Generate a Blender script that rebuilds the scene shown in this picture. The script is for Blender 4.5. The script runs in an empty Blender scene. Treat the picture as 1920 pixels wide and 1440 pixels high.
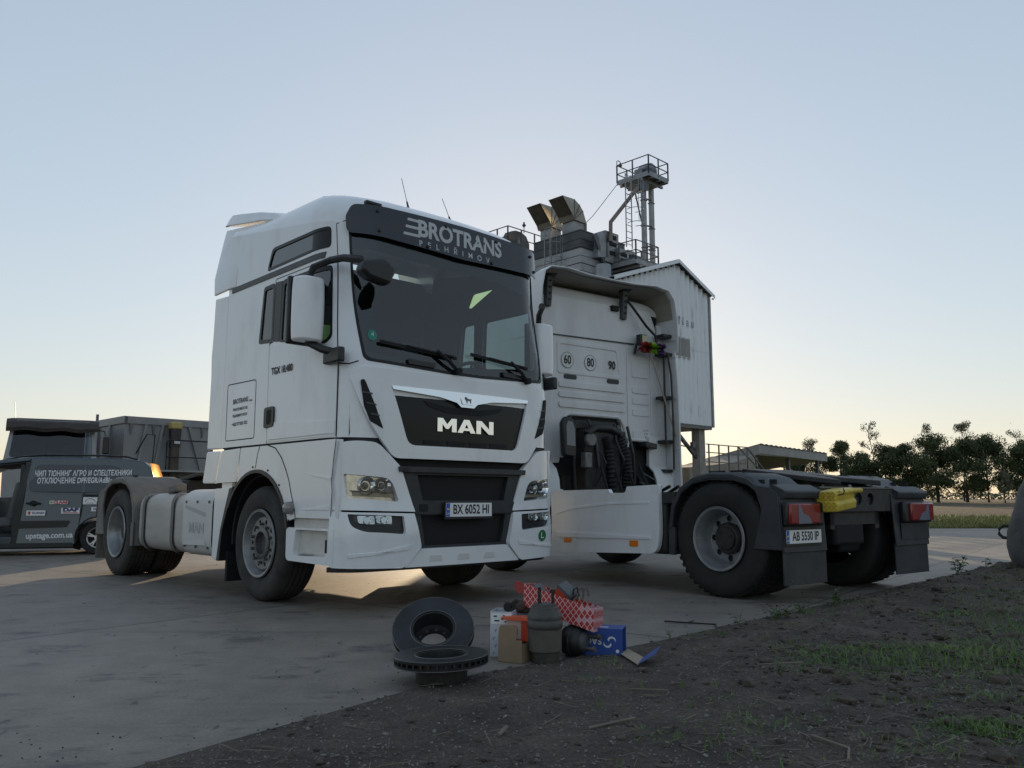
import bpy, bmesh, math, random
from mathutils import Vector, Matrix, noise
R = math.radians
C = bpy.context.scene.collection
random.seed(7)

# ---------------------------------------------------------------- camera, sky, sun, exposure
scene = bpy.context.scene
cam = bpy.data.objects.new('camera', bpy.data.cameras.new('camera')); C.objects.link(cam)
cam.location = (0, 0, .9043)
cam.rotation_euler = (R(90) + math.atan(214.95/1553.18), 0, 0)
cam.data.sensor_width = 36; cam.data.lens = 36*1553.18/1920
cam.data.clip_start = .05; cam.data.clip_end = 3000
scene.camera = cam
SUN_AZ, SUN_EL = R(1.5), R(9.0)            # degrees east of straight ahead, height
world = bpy.data.worlds.new('World'); scene.world = world; world.use_nodes = True
wn, wl = world.node_tree.nodes, world.node_tree.links
wn.clear()
sky = wn.new('ShaderNodeTexSky'); sky.sky_type = 'NISHITA'; sky.sun_disc = False
sky.sun_elevation = SUN_EL; sky.sun_rotation = SUN_AZ
sky.altitude = 0; sky.air_density = 1.3; sky.dust_density = .3; sky.ozone_density = 3.0
gam = wn.new('ShaderNodeGamma'); gam.inputs['Gamma'].default_value = .38          # a phone's tone curve on the sky's range
mean = wn.new('ShaderNodeVectorMath'); mean.operation = 'DOT_PRODUCT'; mean.inputs[1].default_value = (-.0333, -.0333, -.0333)
sat = wn.new('ShaderNodeVectorMath'); sat.operation = 'MULTIPLY_ADD'; sat.inputs[1].default_value = (1.1, 1.1, 1.1)
tint = wn.new('ShaderNodeVectorMath'); tint.operation = 'MULTIPLY'; tint.inputs[1].default_value = (2.70, 2.60, 2.66)
bg = wn.new('ShaderNodeBackground'); bg.inputs['Strength'].default_value = .15
wo = wn.new('ShaderNodeOutputWorld')
wl.new(sky.outputs[0], gam.inputs[0]); wl.new(gam.outputs[0], mean.inputs[0]); wl.new(gam.outputs[0], sat.inputs[0]); wl.new(mean.outputs['Value'], sat.inputs[2])
wl.new(sat.outputs[0], tint.inputs[0]); wl.new(tint.outputs[0], bg.inputs[0]); wl.new(bg.outputs[0], wo.inputs[0])
sl = bpy.data.lights.new('sun', 'SUN'); sl.energy = 5.0; sl.angle = R(.5); sl.color = (1, .76, .48)
sun = bpy.data.objects.new('sun', sl); C.objects.link(sun)
sun.rotation_euler = (R(90) - SUN_EL, 0, R(180) - SUN_AZ)
scene.view_settings.view_transform = 'Standard'; scene.view_settings.look = 'None'
scene.view_settings.exposure = .12; scene.view_settings.gamma = 1

# ---------------------------------------------------------------- materials
MATS = {}
def mat(name, col, rough=.5, metal=0., spec=.5, coat=0., noise_amt=0., noise_scale=8., col2=None, bump=0., bump_scale=60., alpha=None, stretch=None, detail=6, ramp=(.35, .7)):
    if name in MATS: return MATS[name]
    m = bpy.data.materials.new(name); m.use_nodes = True
    n, l = m.node_tree.nodes, m.node_tree.links
    b = n['Principled BSDF']
    b.inputs['Base Color'].default_value = (*col, 1); b.inputs['Roughness'].default_value = rough
    b.inputs['Metallic'].default_value = metal; b.inputs['Specular IOR Level'].default_value = spec
    b.inputs['Coat Weight'].default_value = coat; b.inputs['Coat Roughness'].default_value = .06
    if col2 or bump:
        tc = n.new('ShaderNodeTexCoord'); mp = n.new('ShaderNodeMapping')
        l.new(tc.outputs['Object'], mp.inputs[0])
        if stretch: mp.inputs['Scale'].default_value = stretch
    if col2:
        t = n.new('ShaderNodeTexNoise'); t.inputs['Scale'].default_value = noise_scale; t.inputs['Detail'].default_value = detail; t.inputs['Roughness'].default_value = .62
        l.new(mp.outputs[0], t.inputs['Vector'])
        r = n.new('ShaderNodeValToRGB'); r.color_ramp.elements[0].position = ramp[0]; r.color_ramp.elements[1].position = ramp[1]
        r.color_ramp.elements[0].color = (*col, 1); r.color_ramp.elements[1].color = (*col2, 1)
        l.new(t.outputs[0], r.inputs[0]); l.new(r.outputs[0], b.inputs['Base Color'])
    if bump:
        t2 = n.new('ShaderNodeTexNoise'); t2.inputs['Scale'].default_value = bump_scale; t2.inputs['Detail'].default_value = 4
        l.new(mp.outputs[0], t2.inputs['Vector'])
        bp = n.new('ShaderNodeBump'); bp.inputs['Strength'].default_value = bump; bp.inputs['Distance'].default_value = .02
        l.new(t2.outputs[0], bp.inputs['Height']); l.new(bp.outputs[0], b.inputs['Normal'])
    MATS[name] = m
    return m
WHITE = mat('white truck paint', (.76, .775, .795), .26, coat=.5, col2=(.60, .605, .61), noise_scale=3.2, ramp=(.5, .85), stretch=(1, 1, .45), detail=10)
WHITE_DUSTY = mat('dusty white paint', (.62, .61, .59), .45, coat=.1, col2=(.44, .42, .39), noise_scale=3.5)
WHITE_REAR = mat('white cab rear paint', (.68, .69, .70), .45, col2=(.57, .575, .57), noise_scale=3, stretch=(1, 1, .4))
GREY_TRIM = mat('dark grey trim', (.045, .05, .055), .5, col2=(.07, .074, .078), noise_scale=9)
BLACK = mat('black plastic', (.012, .013, .015), .42)
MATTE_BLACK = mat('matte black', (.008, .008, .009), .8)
GLOSS_BLACK = mat('gloss black panel', (.006, .0065, .008), .28, spec=.3)
FENDER = mat('fender plastic', (.026, .03, .036), .55, col2=(.046, .05, .056), noise_scale=7, bump=.08, bump_scale=160)
FENDER_DUSTY = mat('dusty fender plastic', (.12, .115, .11), .75, col2=(.18, .172, .16), noise_scale=5)
TANK = mat('dusty tank aluminium', (.36, .35, .33), .55, metal=.2, col2=(.47, .455, .43), noise_scale=3, stretch=(.5, 1, 2))
TANK_COVER = mat('painted tank cover', (.50, .50, .50), .5, col2=(.56, .56, .56), noise_scale=4)
RUBBER = mat('tyre rubber', (.009, .0093, .01), .75, col2=(.022, .021, .019), noise_scale=6, bump=.12, bump_scale=90)
RUBBER_DUSTY = mat('dusty tyre rubber', (.020, .0195, .019), .85, col2=(.055, .051, .046), noise_scale=5, bump=.12, bump_scale=90)
RIM = mat('grey steel rim', (.26, .27, .28), .42, metal=.35, col2=(.17, .17, .17), noise_scale=10)
RIM_SILVER = mat('silver rim', (.30, .315, .33), .36, metal=.5, col2=(.20, .205, .21), noise_scale=8)
HUB_DARK = mat('greasy hub', (.011, .011, .012), .55, col2=(.05, .046, .04), noise_scale=14)
CHASSIS = mat('chassis steel', (.02, .021, .023), .6, col2=(.045, .042, .038), noise_scale=9)
CHROME = mat('chrome', (.86, .87, .88), .07, metal=1.)
STEEL = mat('worn steel', (.16, .16, .165), .45, metal=.6, col2=(.09, .085, .08), noise_scale=12)
SILVER_TEXT = mat('silver lettering', (.5, .52, .54), .5)
PLATE_WHITE = mat('plate white', (.72, .73, .74), .4)
PLATE_BLUE = mat('plate blue', (.02, .09, .42), .4)
PLATE_YELLOW = mat('plate yellow', (.8, .6, .03), .4)
INK = mat('black ink', (.015, .015, .017), .5)
GREEN_STICKER = mat('green sticker', (.015, .16, .05), .5)
TEAL_STICKER = mat('teal sticker', (.02, .22, .17), .5)
AMBER = mat('amber lens', (.75, .19, .015), .25, coat=.4)
RED_LENS = mat('red lens', (.22, .012, .016), .25, coat=.4)
PALE_LENS = mat('pale lens', (.13, .15, .20), .35, coat=.2)
VISOR = mat('smoked visor', (.019, .022, .031), .26, coat=.1)
BUMPER_BLACK = mat('bumper black', (.021, .024, .028), .5, col2=(.034, .037, .041), noise_scale=9)
INTERIOR = mat('cab interior', (.035, .037, .04), .8)
INTERIOR_LIGHT = mat('cab interior cloth', (.10, .105, .11), .85)
HIVIS = mat('hi-vis cloth', (.45, .62, .16), .8)
def glass(name, tint, ior=1.45, rough=0., gcol=(1, 1, 1)):
    if name in MATS: return MATS[name]
    m = bpy.data.materials.new(name); m.use_nodes = True
    n, l = m.node_tree.nodes, m.node_tree.links; n.clear()
    o = n.new('ShaderNodeOutputMaterial'); mx = n.new('ShaderNodeMixShader')
    t = n.new('ShaderNodeBsdfTransparent'); g = n.new('ShaderNodeBsdfGlossy'); lw = n.new('ShaderNodeLayerWeight'); lw.inputs[0].default_value = .5
    t.inputs[0].default_value = (*tint, 1); g.inputs['Roughness'].default_value = rough; g.inputs[0].default_value = (*gcol, 1); r0 = ((ior-1)/(ior+1))**2
    pw = n.new('ShaderNodeMath'); pw.operation = 'POWER'; pw.inputs[1].default_value = 5; f = n.new('ShaderNodeMath'); f.operation = 'MULTIPLY_ADD'; f.inputs[1].default_value = 1-r0; f.inputs[2].default_value = r0
    l.new(lw.outputs['Facing'], pw.inputs[0]); l.new(pw.outputs[0], f.inputs[0])
    l.new(f.outputs[0], mx.inputs[0]); l.new(t.outputs[0], mx.inputs[1]); l.new(g.outputs[0], mx.inputs[2]); l.new(mx.outputs[0], o.inputs[0])
    MATS[name] = m
    return m
GLASS = glass('window glass', (.62, .74, .72), ior=2.1)
LIME_LIT_GLASS = glass('lime lit glass', (.58, .72, .36), ior=1.5)  # lime tint stands for the green light in the left upper window
WS_GLASS = glass('windscreen glass', (.58, .70, .73), ior=1.75)
LAMP_GLASS = glass('lamp glass', (.88, .9, .9), ior=1.4)
LORRY_GLASS = glass('lorry glass', (.5, .58, .62), ior=1.6)
DARK_GLASS = glass('privacy glass', (.07, .085, .085), ior=2.3)
CHECK_RED = None

# ---------------------------------------------------------------- mesh helpers
class MB:
    """collects primitives, links them as one mesh object"""
    def __init__(s): s.bm = bmesh.new()
    def _add(s, verts, faces):
        vs = [s.bm.verts.new(v) for v in verts]
        for f in faces:
            try: s.bm.faces.new([vs[i] for i in f])
            except ValueError: pass
        return vs
    def box(s, c, d, rot=None, taper=None):
        x, y, z = d[0]/2, d[1]/2, d[2]/2
        t = taper or (1, 1)
        p = [Vector((sx*x*(t[0] if sz > 0 else 1), sy*y*(t[1] if sz > 0 else 1), sz*z)) for sz in (-1, 1) for sy in (-1, 1) for sx in (-1, 1)]
        if rot is not None: p = [rot @ v for v in p]
        c = Vector(c)
        s._add([v + c for v in p], [(0, 2, 3, 1), (4, 5, 7, 6), (0, 1, 5, 4), (2, 6, 7, 3), (0, 4, 6, 2), (1, 3, 7, 5)])
        return s
    def span(s, a, b):
        a, b = [min(p, q) for p, q in zip(a, b)], [max(p, q) for p, q in zip(a, b)]
        return s.box([(p+q)/2 for p, q in zip(a, b)], [q-p for p, q in zip(a, b)])
    def tube(s, pts, r, n=8, caps=True, r2=None):
        pts = [Vector(p) for p in pts]; rings = []
        for i, p in enumerate(pts):
            d = (pts[min(i+1, len(pts)-1)] - pts[max(i-1, 0)]).normalized()
            u = d.cross(Vector((0, 0, 1)))
            if u.length < 1e-3: u = d.cross(Vector((1, 0, 0)))
            u.normalize(); v = d.cross(u)
            rr = r if r2 is None else r + (r2-r)*i/(len(pts)-1)
            if isinstance(r, (list, tuple)): rr = r[i]
            rings.append([s.bm.verts.new(p + rr*(math.cos(2*math.pi*k/n)*u + math.sin(2*math.pi*k/n)*v)) for k in range(n)])
        for a, b in zip(rings, rings[1:]):
            for k in range(n): s.bm.faces.new((a[k], a[(k+1) % n], b[(k+1) % n], b[k]))
        if caps:
            s.bm.faces.new(rings[0][::-1]); s.bm.faces.new(rings[-1])
        return s
    def bar(s, a, b, w, h=None):
        a, b = Vector(a), Vector(b); d = b-a; L = d.length
        q = d.to_track_quat('X', 'Z').to_matrix()
        return s.box((a+b)/2, (L, w, h or w), q)
    def lathe(s, prof, c=(0, 0, 0), axis='y', n=48, close=False):
        """prof: (radius, position along axis)"""
        c = Vector(c); rings = []
        for r, h in prof:
            ring = []
            for k in range(n):
                a = 2*math.pi*k/n; ca, sa = r*math.cos(a), r*math.sin(a)
                v = {'y': (ca, h, sa), 'x': (h, ca, sa), 'z': (ca, sa, h)}[axis]
                ring.append(s.bm.verts.new(c + Vector(v)))
            rings.append(ring)
        for a, b in zip(rings, rings[1:]):
            for k in range(n): s.bm.faces.new((a[k], a[(k+1) % n], b[(k+1) % n], b[k]))
        if close:
            a, b = rings[-1], rings[0]
            for k in range(n): s.bm.faces.new((a[k], a[(k+1) % n], b[(k+1) % n], b[k]))
        return s
    def disc(s, c, r, axis, n=32):
        c = Vector(c); vs = []
        for k in range(n):
            a = 2*math.pi*k/n
            vs.append(s.bm.verts.new(c + Vector({'y': (r*math.cos(a), 0, r*math.sin(a)), 'x': (0, r*math.cos(a), r*math.sin(a)), 'z': (r*math.cos(a), r*math.sin(a), 0)}[axis])))
        s.bm.faces.new(vs)
        return s
    def cyl(s, c, r, axis, h, n=24):
        """capped cylinder centred on c"""
        return s.lathe([(.0005, -h/2), (r, -h/2), (r, h/2), (.0005, h/2)], c, axis, n)
    def prism(s, poly, plane, a, b, map_=None):
        """extrude a 2-D polygon between a and b along the third axis"""
        def P(u, v, w):
            q = {'xz': (u, w, v), 'yz': (w, u, v), 'xy': (u, v, w)}[plane]
            return map_(*q) if map_ else q
        n = len(poly)
        s._add([P(u, v, a) for u, v in poly] + [P(u, v, b) for u, v in poly],
               [tuple(range(n))[::-1], tuple(range(n, 2*n))] + [(i, (i+1) % n, n+(i+1) % n, n+i) for i in range(n)])
        return s
    def grid(s, rows, close_u=False):
        vr = [[s.bm.verts.new(p) for p in r] for r in rows]
        for a, b in zip(vr, vr[1:]):
            m = len(a)
            for k in range(m if close_u else m-1):
                s.bm.faces.new((a[k], a[(k+1) % m], b[(k+1) % m], b[k]))
        return s
    def shell(s, rows, t):
        """thin sheet of thickness t from a grid of points"""
        bm2 = bmesh.new()
        vr = [[bm2.verts.new(p) for p in r] for r in rows]
        for a, b in zip(vr, vr[1:]):
            for k in range(len(a)-1): bm2.faces.new((a[k], a[k+1], b[k+1], b[k]))
        bmesh.ops.recalc_face_normals(bm2, faces=bm2.faces)
        bmesh.ops.solidify(bm2, geom=bm2.faces[:], thickness=t)
        s.join(bm2)
        return s
    def join(s, bm2, M=None):
        off = len(s.bm.verts); idx = {}
        for v in bm2.verts: idx[v.index if False else v] = s.bm.verts.new(M @ v.co if M else v.co)
        for f in bm2.faces:
            try: s.bm.faces.new([idx[v] for v in f.verts])
            except ValueError: pass
        bm2.free()
        return s
    def xf(s, M):
        bmesh.ops.transform(s.bm, matrix=M, verts=s.bm.verts)
        return s
    def build(s, name, m, parent=None, bevel=0., seg=2, sharp=32, recalc=True, smooth=True):
        bm = s.bm
        if recalc: bmesh.ops.recalc_face_normals(bm, faces=bm.faces)
        me = bpy.data.meshes.new(name)
        for f in bm.faces: f.smooth = smooth
        ca = math.radians(sharp)
        for e in bm.edges:
            if len(e.link_faces) == 2:
                try:
                    if e.calc_face_angle() > ca: e.smooth = False
                except ValueError: pass
        bm.to_mesh(me); bm.free()
        o = bpy.data.objects.new(name, me); C.objects.link(o)
        for mm in (m if isinstance(m, (list, tuple)) else [m]): me.materials.append(mm)
        if parent is not None: o.parent = parent
        if bevel:
            b = o.modifiers.new('bevel', 'BEVEL'); b.width = bevel; b.segments = seg; b.limit_method = 'ANGLE'; b.angle_limit = R(35); b.harden_normals = False
        return o
def tag(o, label=None, cat=None, group=None, kind=None):
    if label: o['label'] = label
    if cat: o['category'] = cat
    if group: o['group'] = group
    if kind: o['kind'] = kind
    return o
def thing(name, label, cat, loc=(0, 0, 0), rz=0, group=None):
    o = bpy.data.objects.new(name, None); C.objects.link(o)
    o.location = loc; o.rotation_euler = (0, 0, rz); o.empty_display_size = .2
    return tag(o, label, cat, group)
def copy_tree(o, parent=None):
    c = o.copy(); C.objects.link(c)
    if parent: c.parent = parent
    for ch in list(o.children): copy_tree(ch, c)
    return c
def fillet(pts, r, n=4):
    """round the corners of a 2-D polygon; r may be a list"""
    out = []; N = len(pts)
    for i in range(N):
        p, a, b = Vector(pts[i]), Vector(pts[i-1]), Vector(pts[(i+1) % N])
        rr = r[i] if isinstance(r, (list, tuple)) else r
        if rr <= 0: out.append(tuple(p)); continue
        da, db = a-p, b-p
        k = min(rr, da.length*.45, db.length*.45)
        s0, s1 = p + da.normalized()*k, p + db.normalized()*k
        for j in range(n+1):
            t = j/n
            out.append(tuple(s0*(1-t)**2 + p*2*t*(1-t) + s1*t*t))
    return out
def ring_poly(cx, cz, r, n=24): return [(cx + r*math.cos(2*math.pi*k/n), cz + r*math.sin(2*math.pi*k/n)) for k in range(n)]
def flat_mesh(outer, holes=(), step=None):
    """planar mesh (u, v) with holes, cut into a lattice so that it can be bent"""
    bm = bmesh.new(); es = []
    for loop in [outer, *holes]:
        vs = [bm.verts.new((u, v, 0)) for u, v in loop]
        es += [bm.edges.new((vs[i], vs[(i+1) % len(vs)])) for i in range(len(vs))]
    bmesh.ops.triangle_fill(bm, use_beauty=True, use_dissolve=False, edges=es)
    for f in bm.faces:
        if f.normal.z < 0: f.normal_flip()
    if step:
        for ax in (0, 1):
            st = step[ax]
            if not st: continue
            lo = min(v.co[ax] for v in bm.verts); hi = max(v.co[ax] for v in bm.verts)
            k = math.ceil(lo/st)*st
            while k < hi:
                co = [0, 0, 0]; co[ax] = k; no = [0, 0, 0]; no[ax] = 1
                bmesh.ops.bisect_plane(bm, geom=bm.verts[:]+bm.edges[:]+bm.faces[:], plane_co=co, plane_no=no, dist=1e-5)
                k += st
    return bm
def bend(bm, f, off, thick=0.):
    """map a flat (u, v) mesh through f(u, v, offset); thick > 0 gives it a body inwards"""
    if thick:
        top = bmesh.ops.extrude_face_region(bm, geom=bm.faces[:])
        tv = [g for g in top['geom'] if isinstance(g, bmesh.types.BMVert)]
        ts = set(tv)
        for v in bm.verts: v.co = f(v.co.x, v.co.y, off if v in ts else off-thick)
    else:
        for v in bm.verts: v.co = f(v.co.x, v.co.y, off)
    return bm
def text_bm(body, size, bold=0., align='CENTER', shear=0., space=1., sx=1.):
    """built-in font -> flat bmesh in (x, y), baseline centred on the origin"""
    cu = bpy.data.curves.new('lettering', 'FONT'); cu.body = body; cu.size = size; cu.offset = bold
    cu.align_x = align; cu.align_y = 'CENTER'; cu.shear = shear; cu.space_character = space; cu.resolution_u = 4
    o = bpy.data.objects.new('lettering', cu); C.objects.link(o)
    bpy.context.view_layer.update()
    me = o.evaluated_get(bpy.context.evaluated_depsgraph_get()).to_mesh()
    bm = bmesh.new(); bm.from_mesh(me); o.to_mesh_clear() if hasattr(o, 'to_mesh_clear') else None
    bpy.data.objects.remove(o); bpy.data.curves.remove(cu)
    if sx != 1:
        for v in bm.verts: v.co.x *= sx
    return bm
def text_on(name, body, size, f, m, parent, off=.004, **k):
    """f(u, v, off) -> point"""
    bm = text_bm(body, size, **k)
    for v in bm.verts: v.co = f(v.co.x, v.co.y, off)
    b = MB(); b.bm.free(); b.bm = bm
    return b.build(name, m, parent, recalc=False, smooth=False)
def holed_disc(ro, ri, nh, rh, rc, th, n=48, phase=0.):
    """annulus with a circle of bolt holes, in (u, v), as a slab of thickness th about 0"""
    holes = [ring_poly(0, 0, ri, 32)] + [ring_poly(rc*math.cos(2*math.pi*k/nh+phase), rc*math.sin(2*math.pi*k/nh+phase), rh, 14) for k in range(nh)]
    return flat_mesh(ring_poly(0, 0, ro, n), holes)
# ================================================================ THE SETTING
EDGE = [(-6.2, -4.2), (-3.3, .1), (-1.23, 3.05), (-.74, 3.75), (-.44, 4.19), (-.17, 4.5), (.27, 4.86), (.92, 5.47), (1.75, 6.35), (2.81, 7.46), (4.22, 9.07), (6.79, 11.57), (12.2, 16.8), (21.5, 25.7)]
def nz(x, y, z=0.): return noise.noise(Vector((x, y, z)))
def fbm(x, y, o=4, z=0.):
    a, s, f = 0., .5, 1.
    for _ in range(o): a += s*nz(x*f, y*f, z); s *= .5; f *= 2.1
    return a
def ground_material(name, kind):
    m = bpy.data.materials.new(name); m.use_nodes = True
    n, l = m.node_tree.nodes, m.node_tree.links; b = n['Principled BSDF']
    tc = n.new('ShaderNodeTexCoord')
    def noise_tex(scale, detail=8, rough=.6, stretch=None, rot=0):
        mp = n.new('ShaderNodeMapping'); l.new(tc.outputs['Object'], mp.inputs[0])
        if stretch: mp.inputs['Scale'].default_value = stretch
        mp.inputs['Rotation'].default_value = (0, 0, rot)
        t = n.new('ShaderNodeTexNoise'); t.inputs['Scale'].default_value = scale; t.inputs['Detail'].default_value = detail; t.inputs['Roughness'].default_value = rough
        l.new(mp.outputs[0], t.inputs['Vector']); return t
    def ramp(src, *stops):
        r = n.new('ShaderNodeValToRGB'); e = r.color_ramp.elements
        while len(e) < len(stops): e.new(.5)
        for q, (p, c) in zip(e, stops): q.position = p; q.color = (*c, 1) if len(c) == 3 else c
        l.new(src, r.inputs[0]); return r
    def mix(fac, a, c, mode='MIX'):
        x = n.new('ShaderNodeMix'); x.data_type = 'RGBA'; x.blend_type = mode
        if isinstance(fac, float): x.inputs[0].default_value = fac
        else: l.new(fac, x.inputs[0])
        for s, v in ((6, a), (7, c)):
            if isinstance(v, tuple): x.inputs[s].default_value = (*v, 1)
            else: l.new(v, x.inputs[s])
        return x.outputs[2]
    def bump(src, k, d=.02):
        q = n.new('ShaderNodeBump'); q.inputs['Strength'].default_value = k; q.inputs['Distance'].default_value = d
        l.new(src, q.inputs['Height']); l.new(q.outputs[0], b.inputs['Normal'])
    g = (1, 1, 1); k = (0, 0, 0)
    if kind == 'concrete':
        base = ramp(noise_tex(.55, 10, .6).outputs[0], (.3, (.160, .142, .123)), (.72, (.250, .220, .188)))
        fine = ramp(noise_tex(60, 8, .8).outputs[0], (.3, (.62, .62, .62)), (.7, (1.2, 1.2, 1.2)))
        col = mix(1., base.outputs[0], fine.outputs[0], 'MULTIPLY')
        mid = ramp(noise_tex(4.5, 6, .65).outputs[0], (.3, (.78, .78, .79)), (.7, (1.14, 1.13, 1.12))); col = mix(1., col, mid.outputs[0], 'MULTIPLY')
        # slabs: a lattice turned with the edge of the yard
        mp = n.new('ShaderNodeMapping'); l.new(tc.outputs['Object'], mp.inputs[0])
        mp.inputs['Rotation'].default_value = (0, 0, R(-53)); mp.inputs['Location'].default_value = (.9, 1.19, 0)
        br = n.new('ShaderNodeTexBrick'); br.offset = .0; br.inputs['Scale'].default_value = 1; br.inputs['Brick Width'].default_value = 6; br.inputs['Row Height'].default_value = 3.55
        br.inputs['Mortar Size'].default_value = .022; br.inputs['Mortar Smooth'].default_value = .6; br.inputs['Bias'].default_value = 0
        br.inputs['Color1'].default_value = (1.12, 1.10, 1.08, 1); br.inputs['Color2'].default_value = (.84, .84, .85, 1); br.inputs['Mortar'].default_value = (.45, .44, .43, 1)
        l.new(mp.outputs[0], br.inputs['Vector'])
        col = mix(1., col, br.outputs[0], 'MULTIPLY')
        # oil drips and damp patches drawn out along the slabs
        st = ramp(noise_tex(1.5, 10, .7, (1, 1.7, 1), R(-20)).outputs[0], (.545, k), (.65, g))
        col = mix(st.outputs[0], col, (.066, .060, .056))
        sp = ramp(noise_tex(7, 4, .55, (1.4, .5, 1), R(35)).outputs[0], (.66, k), (.72, g))
        col = mix(sp.outputs[0], col, (.06, .058, .056))
        pale = ramp(noise_tex(.9, 6, .6, (2.4, .8, 1), R(30)).outputs[0], (.6, k), (.8, (.5, .5, .5)))
        col = mix(pale.outputs[0], col, (.25, .24, .225))
        tr = ramp(noise_tex(1.6, 5, .6, (.12, 2.6, 1), R(-38)).outputs[0], (.58, k), (.72, (.55, .55, .55)))
        col = mix(tr.outputs[0], col, (.085, .082, .08))
        l.new(col, b.inputs['Base Color']); b.inputs['Roughness'].default_value = .62
        bump(noise_tex(55, 5, .7).outputs[0], .25, .01)
    elif kind == 'earth':
        a = ramp(noise_tex(2.4, 10, .7).outputs[0], (.3, (.054, .044, .036)), (.52, (.108, .088, .072)), (.8, (.20, .165, .135)))
        f = ramp(noise_tex(70, 6, .75).outputs[0], (.3, (.35, .35, .35)), (.7, (1.55, 1.5, 1.45)))
        col = mix(1., a.outputs[0], f.outputs[0], 'MULTIPLY')
        l.new(col, b.inputs['Base Color']); b.inputs['Roughness'].default_value = .95
        bump(noise_tex(45, 8, .8).outputs[0], .9, .03)
    elif kind == 'field':
        a = ramp(noise_tex(.16, 9, .65, (.35, 3, 1)).outputs[0], (.3, (.070, .052, .034)), (.5, (.098, .075, .05)), (.62, (.075, .08, .035)), (.8, (.12, .092, .06)))
        l.new(a.outputs[0], b.inputs['Base Color']); b.inputs['Roughness'].default_value = 1
        bump(noise_tex(2, 8, .8).outputs[0], 1., .2)
    elif kind == 'verge':
        a = ramp(noise_tex(.8, 9, .7, (.6, 2, 1)).outputs[0], (.3, (.075, .10, .025)), (.6, (.13, .14, .04)), (.8, (.20, .17, .08)))
        l.new(a.outputs[0], b.inputs['Base Color']); b.inputs['Roughness'].default_value = 1
        bump(noise_tex(8, 8, .8).outputs[0], 1., .1)
    return m
EARTH = ground_material('trodden earth', 'earth')
def sheet(name, poly, z, m):
    b = MB(); b._add([(x, y, z) for x, y in poly], [tuple(range(len(poly)))])
    return tag(b.build(name, m), kind='structure')
sheet('ground', [(-1500, -1500), (1500, -1500), (1500, 2500), (-1500, 2500)], -.35, EARTH)
sheet('pavement', EDGE + [(9.2, 25.7), (9.2, 90), (-90, 90), (-90, -30), (-20, -30)], 0, ground_material('yard concrete', 'concrete'))
b = MB(); b.grid([[(x, y, z) for x in (9.2, 16, 24, 40, 90, 300)] for y, z in ((25.7, -.02), (32, .02), (40, .05), (46, .0))]); tag(b.build('grass_verge', ground_material('dry grass verge', 'verge')), kind='structure')
b = MB(); b.grid([[(x, y, z) for x in (-900, -200, -60, 9, 16, 40, 90, 300, 900)] for y, z in ((45.5, -.2), (46.5, -.02), (70, .2), (110, .55), (180, .7), (400, .5), (2200, 0))]); tag(b.build('field', ground_material('ploughed field', 'field')), kind='structure')
b = MB(); b._add([(x, y, -.02) for x, y in [(8, 46), (300, 46), (300, -60), (60, -60), (40, 20), (21.4, 25.7), (9, 25.7)]], [tuple(range(7))]); tag(b.build('roadside_earth', EARTH), kind='structure')

# the bank of earth along the edge of the concrete
EV = [Vector((x, y)) for x, y in EDGE]; ELEN = [0]
for a, c in zip(EV, EV[1:]): ELEN.append(ELEN[-1] + (c-a).length)
def edge_at(s):
    for i in range(len(EV)-1):
        if s <= ELEN[i+1] or i == len(EV)-2:
            t = (s-ELEN[i])/(ELEN[i+1]-ELEN[i]); return EV[i].lerp(EV[i+1], t), (EV[i+1]-EV[i]).normalized()
def smooth01(x): x = max(0., min(1., x)); return x*x*(3-2*x)
def bank(x, y, t):
    edge = t + .10*fbm(x*2.3, y*2.3, 4) + .035*nz(x*9, y*9, 2) + .02*nz(x*22, y*22)
    far = smooth01((y-5.2)/4.5)
    h = smooth01(edge/(.12+.25*far))*(.008 + .10*far*smooth01(edge/.5)) + (.03*far)*smooth01((edge-.6)/2)
    rough = smooth01(edge/.25)
    rt = .35+.65*smooth01((x-.6)/1.5)
    h += rough*(.010+.045*far*rt)*max(-.4, fbm(x*3.1, y*3.1, 5, 3.)*1.6) + rough*(.006+.022*rt)*abs(nz(x*17, y*17, 5))**1.3 + rough*.006*nz(x*48, y*48) + rough*.012*rt*max(0, nz(x*8, y*8, 9))
    return max(h, -.003) - .02*smooth01((.0-edge)/.05) if t < .0 else max(h, .003*smooth01((t+.01)/.05)-.001)
SS, s = [], 2.6
while s < 29: SS.append(s); s += .028 if 6 < s < 13 else .04 if s < 19 else .12
TT, t = [], -.18
while t < 9: TT.append(t); t += .026 if t < 1.5 else .035 if t < 3.2 else .06 if t < 5 else .2
rows = []
DIRS = [(edge_at(s)[0], None) for s in SS]
for s in SS:
    p = edge_at(s)[0]; d = (edge_at(min(s+1.2, 30))[0] - edge_at(max(s-1.2, 0))[0]).normalized(); nrm = Vector((d.y, -d.x))
    rows.append([(p.x+nrm.x*t, p.y+nrm.y*t, bank(p.x+nrm.x*t, p.y+nrm.y*t, t)) for t in TT])
b = MB(); b.grid(rows); tag(b.build('dirt_bank', EARTH, recalc=False), kind='structure')
def edge_t(x, y):
    """signed distance from the edge of the concrete, + on the earth"""
    best = 1e9; sg = 1; p = Vector((x, y))
    for a, c in zip(EV, EV[1:]):
        d = c-a; u = max(0, min(1, (p-a).dot(d)/d.length_squared)); q = a+d*u; w = p-q
        if w.length < best: best = w.length; sg = 1 if d.x*w.y-d.y*w.x < 0 else -1
    return best*sg
def ground_z(x, y):
    t = edge_t(x, y); return max(0., bank(x, y, t)) if t > 0 else 0.

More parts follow.
